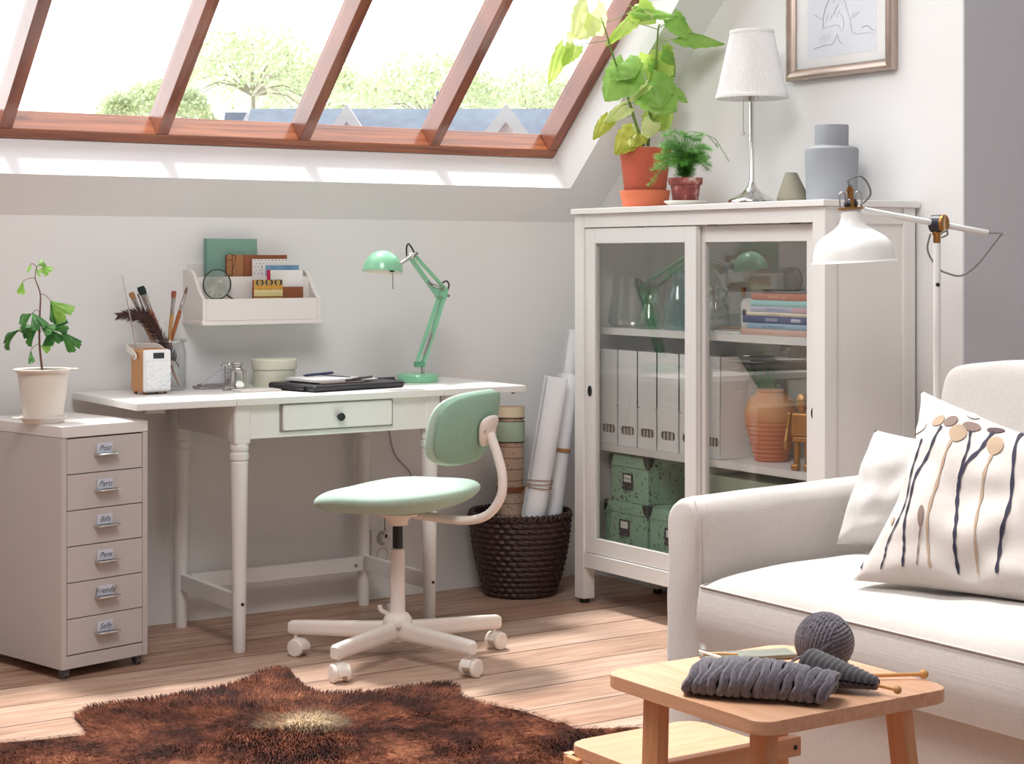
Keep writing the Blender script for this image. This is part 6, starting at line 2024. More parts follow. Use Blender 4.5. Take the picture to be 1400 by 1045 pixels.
# ================================================================= COWHIDE RUG
def rug():
    px_ = [(-40, 1022), (0, 1021), (60, 1016), (115, 1010), (121, 1004), (108, 990), (102, 984), (120, 973), (150, 967), (215, 960), (250, 953), (300, 945), (325, 938), (345, 930), (362, 922), (380, 919), (396, 921), (403, 934), (420, 946), (440, 953), (480, 952), (520, 950), (560, 944), (590, 940), (612, 939), (626, 944), (629, 956), (655, 966), (700, 974), (735, 984), (758, 993), (770, 992), (785, 1001), (830, 1001), (872, 999), (880, 1003), (850, 1008), (812, 1018), (800, 1030)]
    P = [at(x, y, Z=0) for x, y in px_]
    P = [Vector((p.x, p.y, 0)) for p in P]
    # the part out of the picture closes the hide toward the viewer
    P += [Vector((2.34, 3.12, 0)), Vector((2.42, 2.98, 0)), Vector((2.22, 2.84, 0)), Vector((1.9, 2.84, 0)), Vector((1.5, 2.66, 0)), Vector((1.12, 2.78, 0)), Vector((0.86, 3.1, 0)), Vector((0.98, 3.5, 0)), Vector((1.05, 3.9, 0)), Vector((1.20, 4.10, 0))]
    root = thing('cowhide_rug', 'brown cowhide rug with shaggy fur on the wooden floor', 'rug', (1.8, 3.6, 0))
    t = NT('cowhide fur')
    b = t.n('BsdfPrincipled'); b.inputs['Roughness'].default_value = 0.7; b.inputs['Specular IOR Level'].default_value = 0.2
    tc = t.n('TexCoord')
    n1 = t.n('TexNoise'); n1.inputs['Scale'].default_value = 5.5; n1.inputs['Detail'].default_value = 5; n1.inputs['Roughness'].default_value = 0.62
    t.l(tc.outputs['Object'], n1.inputs['Vector'])
    n2 = t.n('TexNoise'); n2.inputs['Scale'].default_value = 46; n2.inputs['Detail'].default_value = 4
    t.l(tc.outputs['Object'], n2.inputs['Vector'])
    f = t.math('ADD', t.math('MULTIPLY', n1.outputs[0], 0.85), t.math('MULTIPLY', n2.outputs[0], 0.30))
    col = t.ramp(f, [(0.40, C(30, 16, 13)), (0.53, C(66, 34, 25)), (0.64, C(110, 62, 43)), (0.78, C(160, 106, 76))])
    # pale whorl
    sp = t.n('VectorMath'); sp.operation = 'DISTANCE'
    wc = at(418, 990, Z=0) - root.location
    t.l(tc.outputs['Object'], sp.inputs[0]); sp.inputs[1].default_value = (wc.x, wc.y, 0.01)
    ds = t.math('ADD', sp.outputs['Value'], t.math('MULTIPLY', t.math('SUBTRACT', n1.outputs[0], 0.5), 0.28))
    k = t.ramp(ds, [(0.02, (1, 1, 1, 1)), (0.12, (0, 0, 0, 1))])
    col = t.mix(t.math('MULTIPLY', k, 0.65), col, C(196, 174, 140))
    ge = t.n('NewGeometry')
    mm = t.n('Mix'); mm.data_type = 'RGBA'; mm.blend_type = 'MULTIPLY'; mm.inputs[0].default_value = 1.0
    t.l(col, mm.inputs[6])
    t.l(t.ramp(ge.outputs['Random Per Island'], [(0.0, (0.45, 0.42, 0.42, 1)), (1.0, (1.5, 1.5, 1.5, 1))]), mm.inputs[7])
    t.l(mm.outputs[2], b.inputs['Base Color'])
    t.l(b.outputs[0], t.out.inputs[0])
    furm = t.m
    m_ = MB()
    m_.prism([(p.x, p.y) for p in P], 0.006, M=Matrix.Translation((0, 0, 0.001)))
    bmesh.ops.triangulate(m_.bm, faces=[f_ for f_ in m_.bm.faces if len(f_.verts) > 4])
    m_.build('hide', mat('dark hide', C(52, 30, 28), 0.8), root)
    # fur blades
    import mathutils.geometry as mg
    poly = [(p.x, p.y) for p in P]
    def inside(x, y):
        c = False
        j = len(poly) - 1
        for i in range(len(poly)):
            xi, yi = poly[i]; xj, yj = poly[j]
            if (yi > y) != (yj > y) and x < (xj - xi) * (y - yi) / (yj - yi) + xi: c = not c
            j = i
        return c
    rr = random.Random(11)
    verts, faces = [], []
    wcx, wcy = wc.x + root.location.x, wc.y + root.location.y
    x0, x1 = min(p[0] for p in poly), max(p[0] for p in poly); y0, y1 = min(p[1] for p in poly), max(p[1] for p in poly)
    N = 0
    while N < 90000:
        x, y = rr.uniform(x0, x1), rr.uniform(y0, y1)
        if y < 3.2 and rr.random() < 0.75: continue
        if not inside(x, y): continue
        dx, dy = x - wcx, y - wcy
        d = math.hypot(dx, dy) + 1e-6
        # hair flows out from the whorl and bends with a slow field
        ang = math.atan2(dy, dx) + 0.9 * noise.noise(Vector((x * 2.2, y * 2.2, 0))) + 1.4 * noise.noise(Vector((x * 9, y * 9, 4))) * 0.6
        L = rr.uniform(0.010, 0.022)
        up = rr.uniform(0.004, 0.012)
        ex, ey = math.cos(ang), math.sin(ang)
        w = rr.uniform(0.0006, 0.0013)
        i = len(verts)
        z = 0.0068
        verts += [(x - ey * w, y + ex * w, z), (x + ey * w, y - ex * w, z), (x + ex * L * 0.55 + ey * w * 0.7, y + ey * L * 0.55 - ex * w * 0.7, z + up), (x + ex * L * 0.55 - ey * w * 0.7, y + ey * L * 0.55 + ex * w * 0.7, z + up), (x + ex * L, y + ey * L, z + up * rr.uniform(0.5, 1.2))]
        faces += [(i, i + 1, i + 2, i + 3), (i + 3, i + 2, i + 4)]
        N += 1
    me = bpy.data.meshes.new('fur')
    me.from_pydata([(v[0] - root.location.x, v[1] - root.location.y, v[2]) for v in verts], [], faces)
    me.materials.append(furm)
    o = bpy.data.objects.new('fur', me); COL.objects.link(o); o.parent = root
    # felt of short undercoat so no hide shows between the hairs
    u = MB()
    u.prism([(p.x, p.y) for p in P], 0.0012, M=Matrix.Translation((0, 0, 0.0071)))
    bmesh.ops.triangulate(u.bm, faces=[f_ for f_ in u.bm.faces if len(f_.verts) > 4])
    u.build('fur_undercoat', furm, root)
rug()

# ================================================================= STEP STOOL
def stool():
    Wd = wood('golden beech', C(206, 154, 120), C(224, 178, 146), 'Y', 16, 0.4, knots=False)
    Wx = wood('golden beech across', C(200, 150, 116), C(218, 172, 140), 'X', 16, 0.4, knots=False)
    Wz = wood('golden beech shaded legs', C(188, 130, 88), C(208, 152, 108), 'Z', 16, 0.4, knots=False)  # darker beech; shade on the legs is put into the colour
    root = thing('step_stool', 'light wooden step stool used as a side table by the sofa', 'step stool', (1.98, 2.2, 0))
    ZT, TT = 0.450, 0.022
    x0, x1, y0, y1 = 1.775, 2.180, 2.005, 2.405
    def rrect(x0, y0, x1, y1, r, n=8):
        pts = []
        for cx_, cy_, a0 in ((x1 - r, y1 - r, 0), (x0 + r, y1 - r, 90), (x0 + r, y0 + r, 180), (x1 - r, y0 + r, 270)):
            for k in range(n + 1):
                a = R(a0 + 90 * k / n); pts.append((cx_ + r * math.cos(a), cy_ + r * math.sin(a)))
        return pts
    t = MB(); t.prism(rrect(x0, y0, x1, y1, 0.035), TT, M=Matrix.Translation((0, 0, ZT - TT)), bev=0.003); t.build('top_board', Wd, root)
    zs = 0.250
    s = MB(); s.prism(rrect(1.905, 2.405, 2.205, 2.690, 0.035), 0.020, M=Matrix.Translation((0, 0, zs - 0.020)), bev=0.003); s.build('step_board', Wx, root)
    def leg(tx, ty, bx, by, w=0.042, d=0.026):
        l = MB()
        rings = []
        for (cx_, cy_, z, k) in ((bx, by, 0.0, 1.0), (tx, ty, ZT - TT - 0.0005, 0.95)):
            rings.append([(cx_ + sx * d / 2 * k, cy_ + sy * w / 2 * k, z) for sx, sy in ((-1, -1), (1, -1), (1, 1), (-1, 1))])
        l.rings(rings)
        bmesh.ops.bevel(l.bm, geom=list(l.bm.edges), offset=0.003, segments=2, affect='EDGES', profile=0.5)
        return l.build('leg', Wz, root)
    leg(1.835, 2.070, 1.800, 2.035); leg(2.120, 2.070, 2.150, 2.035)
    leg(1.805, 2.296, 1.798, 2.303); leg(2.140, 2.384, 2.150, 2.390)
    r = MB(); r.box((1.785, 2.3345, 0.268), (2.157, 2.3560, 0.3025), bev=0.003)
    ro = r.build('cross_rail', Wx, root)
    b = MB(); b.cyl((2.142, 2.3345, 0.285), (2.142, 2.3335, 0.285), 0.0045, seg=12); b.build('bolt', M['black'], ro)
    for xx in (1.905, 2.17):
        r = MB(); r.box((xx, 2.10, 0.206), (xx + 0.020, 2.70, 0.2295), bev=0.002); r.build('side_rail', Wd, root)
    for xx in (1.895, 2.183):
        l = MB(); l.box((xx, 2.64, 0.0), (xx + 0.022, 2.682, 0.2295), bev=0.003); l.build('step_leg', Wz, root)
    return ZT
STZ = stool() + 0.0003

YARN = mat('charcoal wool', C(98, 93, 102), 0.95, var=0.35, scale=160, sheen=0.4)
YARN2 = mat('dark charcoal wool', C(48, 44, 52), 0.95, var=0.4, scale=160, sheen=0.4)  # darker copy of the wool; groove shade is put into its colour
def yarn_ball():
    r = 0.0455
    c = at(1127, 918, Z=STZ); c.z = STZ + r + 0.003
    root = thing('yarn_ball', 'ball of charcoal grey wool on the wooden step stool', 'yarn ball', c - Vector((0, 0, r)))
    b = MB(); b.ball(c, r * 0.95, u=24, v=16); b.build('core', YARN2, root)
    y = MB(); rr = random.Random(9)
    ax0 = Vector((0.3, 0.5, 0.8)).normalized()
    for k in range(5):
        ax = Vector((rr.gauss(0, 1), rr.gauss(0, 1), rr.gauss(0, 1))).normalized()
        if k < 2: ax = (Vector((0.75, -0.35, 0.35 + 0.4 * k))).normalized()
        e1 = ax.orthogonal().normalized(); e2 = ax.cross(e1)
        for j in range(-6, 7):
            if k > 2 and abs(j) > 3: continue
            h = j * 0.0062
            if abs(h) > r * 0.94: continue
            q = math.sqrt(r * r - h * h) * 0.985 + 0.0006 * k
            y.tube([c + ax * h + e1 * q * math.cos(2 * PI * i / 24) + e2 * q * math.sin(2 * PI * i / 24) for i in range(25)], 0.0030, 6, n=0, cap=False)
    e = at(1082, 922, Z=STZ); e.z = STZ + 0.02
    y.tube([c + Vector((-0.012, -0.040, 0.016)), c + Vector((-0.035, -0.034, 0.0)), e, e + Vector((-0.01, -0.01, -0.02))], 0.0022, 6)
    y.build('yarn_strand', YARN, root)
yarn_ball()
def knitting():
    a = at(946, 944, Z=STZ)
    b = at(1136, 962, Z=STZ)
    root = thing('knitting', 'folded dark grey ribbed knitting with wooden needles through it', 'knitting', a.lerp(b, 0.5))
    d = (b - a); L = d.length; d.normalize(); s = Vector((-d.y, d.x, 0)); up = Vector((0, 0, 1))
    m_ = MB()
    n = 16
    W, Hh = 0.050, 0.050
    # ribs: fat half rings crossing the roll
    core = MB()
    rings = []
    for k in range(21):
        t = k / 20
        w = W * (0.72 + 0.28 * math.sin(PI * min(1, t * 1.3 + 0.12))) * 0.93; h = Hh * (0.78 + 0.25 * math.sin(PI * t * 0.9 + 0.25)) * 0.93
        c = a + d * (L * t)
        rings.append([c + s * w * math.cos(q) + up * max(0.001, h * 0.5 + h * 0.5 * math.sin(q)) + d * 0.01 * math.sin(q) for q in [2 * PI * i / 20 for i in range(20)]])
    core.rings(rings); core.build('folded_piece', YARN2, root)
    for k in range(n):
        t = (k + 0.5) / n
        w = W * (0.72 + 0.28 * math.sin(PI * min(1, t * 1.3 + 0.12))); h = Hh * (0.78 + 0.25 * math.sin(PI * t * 0.9 + 0.25))
        c = a + d * (L * t)
        off = 0.006 * math.sin(k * 1.7)
        P = [c + s * w * math.cos(q) + up * max(0.012, h * 0.5 + h * 0.52 * math.sin(q)) + d * (0.010 * math.sin(q) + off * math.cos(q * 2) * 0.6 + 0.002 * math.sin(q * 5 + k)) for q in [2 * PI * i / 26 for i in range(27)]]
        m_.tube(P, 0.0078, 8, n=0, cap=False)
        m_.tube([p + d * 0.0045 + (p - c - up * h * 0.5).normalized() * 0.0030 for p in P], 0.0036, 5, n=0, cap=False)
    m_.build('rib_knit', YARN, root)
    # loose end folded over, narrowing to the needle
    f = MB()
    e = at(1196, 950, Z=STZ); e.z = STZ + 0.018
    st = at(1108, 938, Z=STZ) + Vector((0, 0, 0.030))
    dd = (e - st); LL = dd.length; dd.normalize(); ss = dd.cross(up).normalized()
    for k in range(13):
        t = k / 12
        w = 0.034 * (1 - t) ** 0.7 + 0.009
        h = 0.018 * (1 - t) + 0.006
        c = st + dd * LL * t
        c.z = max(STZ + h + 0.004, c.z)
        P = [c + ss * w * math.cos(q) + up * h * math.sin(q) for q in [2 * PI * i / 20 for i in range(21)]]
        f.tube(P, 0.0054, 6, n=0, cap=False)
    rings = []
    for k in range(13):
        t = k / 12
        w = (0.034 * (1 - t) ** 0.7 + 0.009) * 0.95; h = (0.018 * (1 - t) + 0.006) * 0.95
        c = st + dd * LL * t; c.z = max(STZ + 0.022 * (1 - t) + 0.011, c.z)
        rings.append([c + ss * w * math.cos(q) + up * h * math.sin(q) for q in [2 * PI * i / 16 for i in range(16)]])
    f.rings(rings)
    f.build('loose_end', YARN2, root)
    # needle through the loose end
    nm = mat('bamboo needle', C(206, 152, 92), 0.4, var=0.08, scale=60)
    q = MB()
    n1 = at(1227, 954, Z=STZ); n1.z = STZ + 0.012; n0 = e - dd * 0.05; n0.z = STZ + 0.020
    q.cyl(n0, n1, 0.0028, seg=10); q.ball(n1, 0.0068, u=14, v=10)
    q.build('needle', nm, root)
    g = MB()
    for k in range(3):
        cc = n1 + (n0 - n1).normalized() * (0.034 + 0.008 * k)
        ax = (n0 - n1).normalized(); e1 = ax.orthogonal().normalized(); e2 = ax.cross(e1)
        g.tube([cc + e1 * 0.0052 * math.cos(2 * PI * i / 14) + e2 * 0.0052 * math.sin(2 * PI * i / 14) for i in range(15)], 0.0022, 6, n=0, cap=False)
    g.build('stitch_loop', YARN, root)
    # second needle lying behind
    nr = thing('knitting_needle', 'wooden knitting needle sticking out beyond the stool edge behind the wool', 'knitting needle', at(1262, 923, Z=STZ + 0.01))
    q = MB(); k1 = at(1263, 922, Z=STZ + 0.008); k0 = at(1165, 925, Z=STZ + 0.006)
    dk = (k0 - k1).normalized()
    q.cyl(k1, k1 + dk * 0.115, 0.0032, seg=10); q.build('shaft', nm, nr)
    q = MB(); q.ball(k1, 0.0078, u=14, v=10); q.build('knob', nm, nr)
    # booklet and the pair of needles behind the knitting
    mg = MB()
    c1 = at(962, 906, Z=STZ); c2 = at(1088, 899, Z=STZ)
    ex = (c2 - c1).normalized(); ey = Vector((-ex.y, ex.x, 0)); 
    Mb = frame(c1, ex, ey, (0, 0, 1))
    Lb = (c2 - c1).length
    mg.box((0.004, -0.012, 0), (Lb, 0.040, 0.0085), bev=0.003, M=Mb)
    mg.build('booklet', mat('grey green booklet', C(126, 128, 118), 0.4, var=0.15, scale=30), label='slim grey green booklet lying behind the knitting on the stool', cat='booklet')
    for i, (label, dy, m2, z) in enumerate((('pale needle resting on the booklet edge', -0.004, M['paper'], 0.0118), ('bamboo needle resting on the booklet beside the pale one', 0.012, nm, 0.0118))):
        r_ = thing('knitting_needle', label, 'knitting needle', Mb @ Vector((0, dy, z)))
        q = MB()
        if i == 0: q.cyl(Mb @ Vector((-0.004, 0.010, z + 0.006)), Mb @ Vector((0.022, -0.026, z + 0.001)), 0.0022, seg=8)
        else: q.cyl(Mb @ Vector((0.004, 0.016, z)), Mb @ Vector((0.060, -0.004, z)), 0.0028, 0.0018, seg=8)
        q.build('shaft', m2, r_)
knitting()
# ================================================================= PLANTS
def leaf(mb, base, tip, width, shape, nrm, curl=0.15, fold=0.25, m=0, nx=10, ny=12):
    """broad leaf: outline half-width shape(t), folded along the midrib, tip bending down"""
    base, tip = Vector(base), Vector(tip)
    d = tip - base; L = d.length; d.normalize()
    nrm = Vector(nrm); nrm = (nrm - d * nrm.dot(d)).normalized()
    s = d.cross(nrm)
    def g(u, v):
        a = (u - 0.5) * 2
        w, back = shape(v, a)
        x = a * w * width / 2
        h = -abs(a) * w * width / 2 * fold - curl * L * (v - 0.35) ** 2 + 0.012 * L * math.sin(a * 9 + v * 7)
        return base + d * (L * (v + back)) + s * x + nrm * h
    mb.grid(g, nx, ny, m=m)
def sh_maple(t, a):
    """wide toothed leaf with a heart shaped base"""
    w = max(0.0, math.sin(PI * min(1, (t * 0.92 + 0.08)) ** 0.62)) ** 0.75
    w *= 1 + 0.06 * math.cos(t * 2 * PI * 5) + 0.03 * math.cos(t * 2 * PI * 13)
    back = -0.20 * abs(a) ** 1.5 * (1 - t) ** 2
    return max(w, 0.004), back
def sh_ginkgo(t, a):
    """fan on a narrow stalk end, ragged outer edge with a notch"""
    w = 0.06 + 0.94 * t ** 1.15
    back = -(1 - math.sqrt(max(0, 1 - (a * 0.8) ** 2))) * 0.55 * t - 0.22 * t * math.exp(-(a / 0.10) ** 2) + 0.03 * t * math.sin(a * 17)
    return w, back
def sh_oval(t, a):
    return max(0.003, math.sin(PI * t ** 0.8) ** 0.8), 0
CAMD = Vector((-CA, -SA, 0.0))

def seedling():
    q = R(13.7)
    c = Vector((1.661, 4.691, 0)) + Vector((math.cos(q), math.sin(q), 0)) * 0.075 + Vector((-math.sin(q), math.cos(q), 0)) * 0.175
    c = at(59, 572, D=4.955); c.z = 0.6842
    D = 4.955
    m_ = mat('ivory plastic', C(232, 226, 216), 0.42, var=0.01)
    s = MB(); s.lathe([(0, 0), (0.052, 0), (0.055, 0.003), (0.062, 0.014), (0.0655, 0.0155), (0.0655, 0.018), (0.060, 0.0175), (0.053, 0.009), (0, 0.0085)], c, 56)
    s.box((c.x - 0.083, c.y - 0.016, c.z + 0.0145), (c.x - 0.060, c.y + 0.016, c.z + 0.0178), bev=0.0015)
    s.build('plant_saucer', m_, label='ivory round saucer under the seedling pot on the filing cabinet', cat='saucer')
    pz = c.z + 0.0092
    p = Vector((c.x, c.y, pz))
    root = thing('potted_ginkgo', 'young ginkgo seedling in an ivory pot on the filing cabinet', 'potted plant', p)
    b = MB(); b.lathe([(0, 0), (0.050, 0), (0.0525, 0.003), (0.0695, 0.128), (0.0705, 0.130), (0.0800, 0.1355), (0.0805, 0.139), (0.0745, 0.1400), (0.0685, 0.137), (0.0660, 0.125), (0.06, 0.115)], p, 56)
    rv = Vector((SA, -CA, 0))
    for sg in (1,):
        Mh = frame(p + rv * sg * 0.079 + Vector((0, 0, 0.1375)), rv, Vector((CA, SA, 0)), (0, 0, 1))
        b.box((-0.012, -0.017, -0.0015), (0.016, 0.017, 0.0035), bev=0.003, M=Mh)
    b.build('pot', m_, root)
    s = MB(); s.lathe([(0, 0.116), (0.062, 0.114)], p, 32); s.build('soil', M['soil'], root)
    W = lambda x, y, dd=0.0: at(x, y, D=D + dd)
    st = MB()
    st.tube([p + Vector((0, 0, 0.112)), W(54, 470), W(54.5, 430), W(55, 402), W(48, 380), W(50.5, 364)], lambda t: 0.0026 * (1 - t) + 0.0009, 8)
    twigs = [[(55, 402), (62, 404), (69, 411)], [(48, 380), (38, 381), (31, 385)], [(54, 426), (49, 424), (44, 429)], [(53, 452), (40, 452), (23, 452)], [(53, 470), (46, 474), (42, 479)], [(54, 452), (62, 447), (66, 450)], [(54, 455), (68, 447), (84, 451)], [(54, 445), (62, 442), (70, 446)], [(50.5, 366), (46, 361), (42, 361)], [(50.5, 364), (56, 362), (60, 364)]]
    for k, t in enumerate(twigs): st.tube([W(x, y, 0.012 * math.sin(k * 2 + i)) for i, (x, y) in enumerate(t)], 0.0009, 6)
    st.build('stalk', mat('brown stalk', C(112, 76, 60), 0.6), root)
    G1 = leafmat('ginkgo green', C(40, 96, 48), C(84, 146, 64), 0.35, 40)
    G2 = leafmat('ginkgo young green', C(120, 176, 74), C(160, 204, 96), 0.45, 40)
    L = [((69, 411), (92, 432), 34, 0, 1), ((69, 411), (79, 442), 18, 2, 0), ((42, 429), (24, 446), 40, 1, 0), ((44, 427), (56, 446), 26, 3, 0), ((23, 452), (-2, 472), 26, 4, 0), ((22, 452), (46, 448), 22, 2, 0),
         ((50, 450), (32, 466), 30, 5, 0), ((68, 450), (76, 470), 34, 6, 0), ((66, 450), (92, 442), 26, 0, 0), ((83, 452), (105, 478), 24, 7, 0), ((42, 479), (41, 495), 10, 5, 0), ((31, 385), (28, 403), 12, 1, 1), ((55, 473), (70, 474), 20, 2, 1), ((56, 446), (72, 452), 22, 3, 0),
         ((42, 361), (36, 370), 11, 1, 1), ((60, 363), (67, 373), 17, 4, 1), ((50, 365), (50, 378), 11, 5, 1), ((52, 363), (61, 358), 15, 0, 1), ((60, 364), (57, 374), 12, 2, 1)]
    rr = random.Random(4)
    for base, tip, wpx, k, young in L:
        mb = MB()
        nr = CAMD + Vector((rr.uniform(-0.5, 0.5), rr.uniform(-0.3, 0.3), rr.uniform(0.2, 0.9)))
        o1, o2 = rr.uniform(-0.015, 0.015), rr.uniform(-0.045, 0.045)
        leaf(mb, W(*base, o1), W(*tip, o2), wpx * D / FPX, sh_ginkgo, nr, curl=rr.uniform(0.1, 0.4), fold=rr.uniform(0.0, 0.35), nx=20, ny=8)
        mb.build('leaf', G2 if young else G1, root, normals=False, ang=60)
seedling()

def big_plant():
    X = 3.635
    c = Vector((X, at(882, 270, X=X).y, 1.3002))
    D = c.x * CA + c.y * SA
    tc_ = mat('light terracotta', C(206, 112, 78), 0.75, var=0.06, scale=15)
    tc2 = mat('weathered terracotta', C(176, 84, 60), 0.8, var=0.18, scale=12, bump=0.15, bscale=60)
    s = MB(); s.lathe([(0, 0), (0.072, 0), (0.074, 0.003), (0.0830, 0.058), (0.0825, 0.060), (0.0785, 0.060), (0.077, 0.055), (0.070, 0.008), (0, 0.008)], c, 48)
    s.build('pot_saucer', tc_, label='deep light terracotta saucer under the tall leafy plant', cat='saucer')
    p = c + Vector((0, 0, 0.0085))
    root = thing('potted_plant', 'tall lime green broad leaved plant in a terracotta pot on the cabinet', 'potted plant', p)
    b = MB(); b.lathe([(0, 0), (0.062, 0), (0.064, 0.002), (0.0700, 0.060), (0.0800, 0.150), (0.0870, 0.186), (0.0870, 0.190), (0.0820, 0.190), (0.078, 0.175), (0.072, 0.165)], p, 48); b.build('pot', tc2, root)
    s = MB(); s.lathe([(0, 0.168), (0.074, 0.166)], p, 32); s.build('soil', M['soil'], root)
    W = lambda x, y, dd=0.0: at(x, y, D=D + dd - max(0.0, (160 - y) / 160) * 0.17)
    st = MB()
    st.tube([W(880, 200), W(868, 165, -0.02), W(855, 122, -0.03), W(840, 82, -0.05), W(831, 52, -0.06), W(822, 24, -0.06)], lambda t: 0.0042 * (1 - t) + 0.0018, 8)
    st.tube([W(886, 200, 0.01), W(890, 150, 0.02), W(896, 90, 0.02), W(900, 40, 0.01), W(903, 34, 0.01)], lambda t: 0.0042 * (1 - t) + 0.0018, 8)
    st.tube([W(884, 200, -0.01), W(887, 160, -0.01), W(888, 132, -0.02)], 0.0022, 8)
    tw = [[(831, 55), (806, 59), (785, 62)], [(826, 32), (815, 24), (804, 18)], [(830, 30), (850, 22), (872, 8)], [(901, 41), (880, 34), (860, 30)], [(902, 38), (912, 31), (920, 26)], [(900, 57), (916, 54), (932, 52)], [(866, 158), (850, 160), (834, 161)], [(882, 138), (866, 140), (851, 144)], [(893, 100), (888, 112), (886, 118)], [(886, 190), (880, 184), (872, 182)], [(889, 168), (898, 160), (900, 156)]]
    for t in tw: st.tube([W(x, y, -0.02) for x, y in t], 0.0014, 6)
    st.build('stem', mat('green stem', C(112, 140, 60), 0.6, var=0.15, scale=30), root)
    G = [leafmat('leaf mid green', C(128, 176, 76), C(160, 202, 104), 0.45, 18), leafmat('leaf lime', C(176, 208, 92), C(206, 226, 130), 0.55, 18), leafmat('leaf pale', C(206, 222, 140), C(232, 238, 178), 0.6, 18), leafmat('leaf olive', C(158, 170, 50), C(196, 196, 92), 0.45, 30)]
    #   base, tip, width px, colour, depth base, depth tip, up tilt
    L = [((858, 92), (826, 138), 58, 0, -.05, -.09, .3), ((858, 90), (878, 116), 40, 0, -.05, -.08, .5), ((850, 86), (868, 104), 50, 0, -.05, -.1, .2),
         ((905, 84), (884, 112), 46, 1, .02, .05, .2), ((904, 80), (925, 106), 44, 0, .03, .06, .4), ((898, 76), (906, 112), 52, 1, .04, .07, .1),
         ((886, 116), (925, 152), 58, 0, -.03, -.08, .3), ((892, 112), (904, 146), 56, 0, -.03, -.09, .2), ((908, 120), (937, 128), 24, 0, -.02, .0, .5),
         ((872, 10), (928, 20), 34, 0, -.03, .0, 1.2), ((872, 10), (898, 30), 40, 1, -.03, -.05, .4), ((880, 12), (862, 28), 36, 2, -.03, -.05, .6),
         ((866, 26), (826, 62), 20, 1, -.04, -.06, .2), ((920, 24), (942, 52), 36, 0, .0, -.02, .6), ((930, 46), (992, 58), 36, 0, .0, .03, 1.0), ((924, 30), (948, 42), 26, 1, .01, .03, .6),
         ((786, 62), (768, 90), 26, 1, -.06, -.08, .2), ((772, 66), (748, 116), 24, 1, -.06, -.08, .0), ((784, 54), (776, 44), 14, 2, -.06, -.07, .4),
         ((806, 18), (780, 52), 54, 2, -.06, -.02, .3), ((812, 16), (826, 50), 40, 2, -.05, -.02, .2),
         ((833, 161), (811, 190), 22, 3, -.04, -.07, .2), ((858, 146), (824, 168), 22, 2, -.03, -.05, .5), ((884, 116), (858, 138), 16, 2, -.04, -.04, .6),
         ((870, 180), (842, 208), 40, 3, -.05, -.10, .3), ((872, 182), (862, 200), 30, 3, -.05, -.10, .3), ((893, 166), (880, 190), 26, 2, -.03, -.06, .2),
         ((900, 154), (918, 176), 50, 1, .03, .05, .2), ((898, 156), (898, 184), 40, 1, .02, .04, .1), ((860, 180), (872, 170), 24, 2, .02, .03, .4), ((926, 128), (942, 140), 16, 0, .01, .03, .4)]
    rr = random.Random(8)
    for base, tip, wpx, ci, d0, d1, up in L:
        mb = MB()
        nr = CAMD + Vector((rr.uniform(-0.3, 0.3), rr.uniform(-0.2, 0.2), up))
        leaf(mb, W(*base, d0), W(*tip, d1), wpx * D / FPX, sh_maple, nr, curl=rr.uniform(0.1, 0.35), fold=rr.uniform(0.05, 0.4), nx=14, ny=34)
        mb.build('leaf', G[ci], root, normals=False, ang=60)
big_plant()

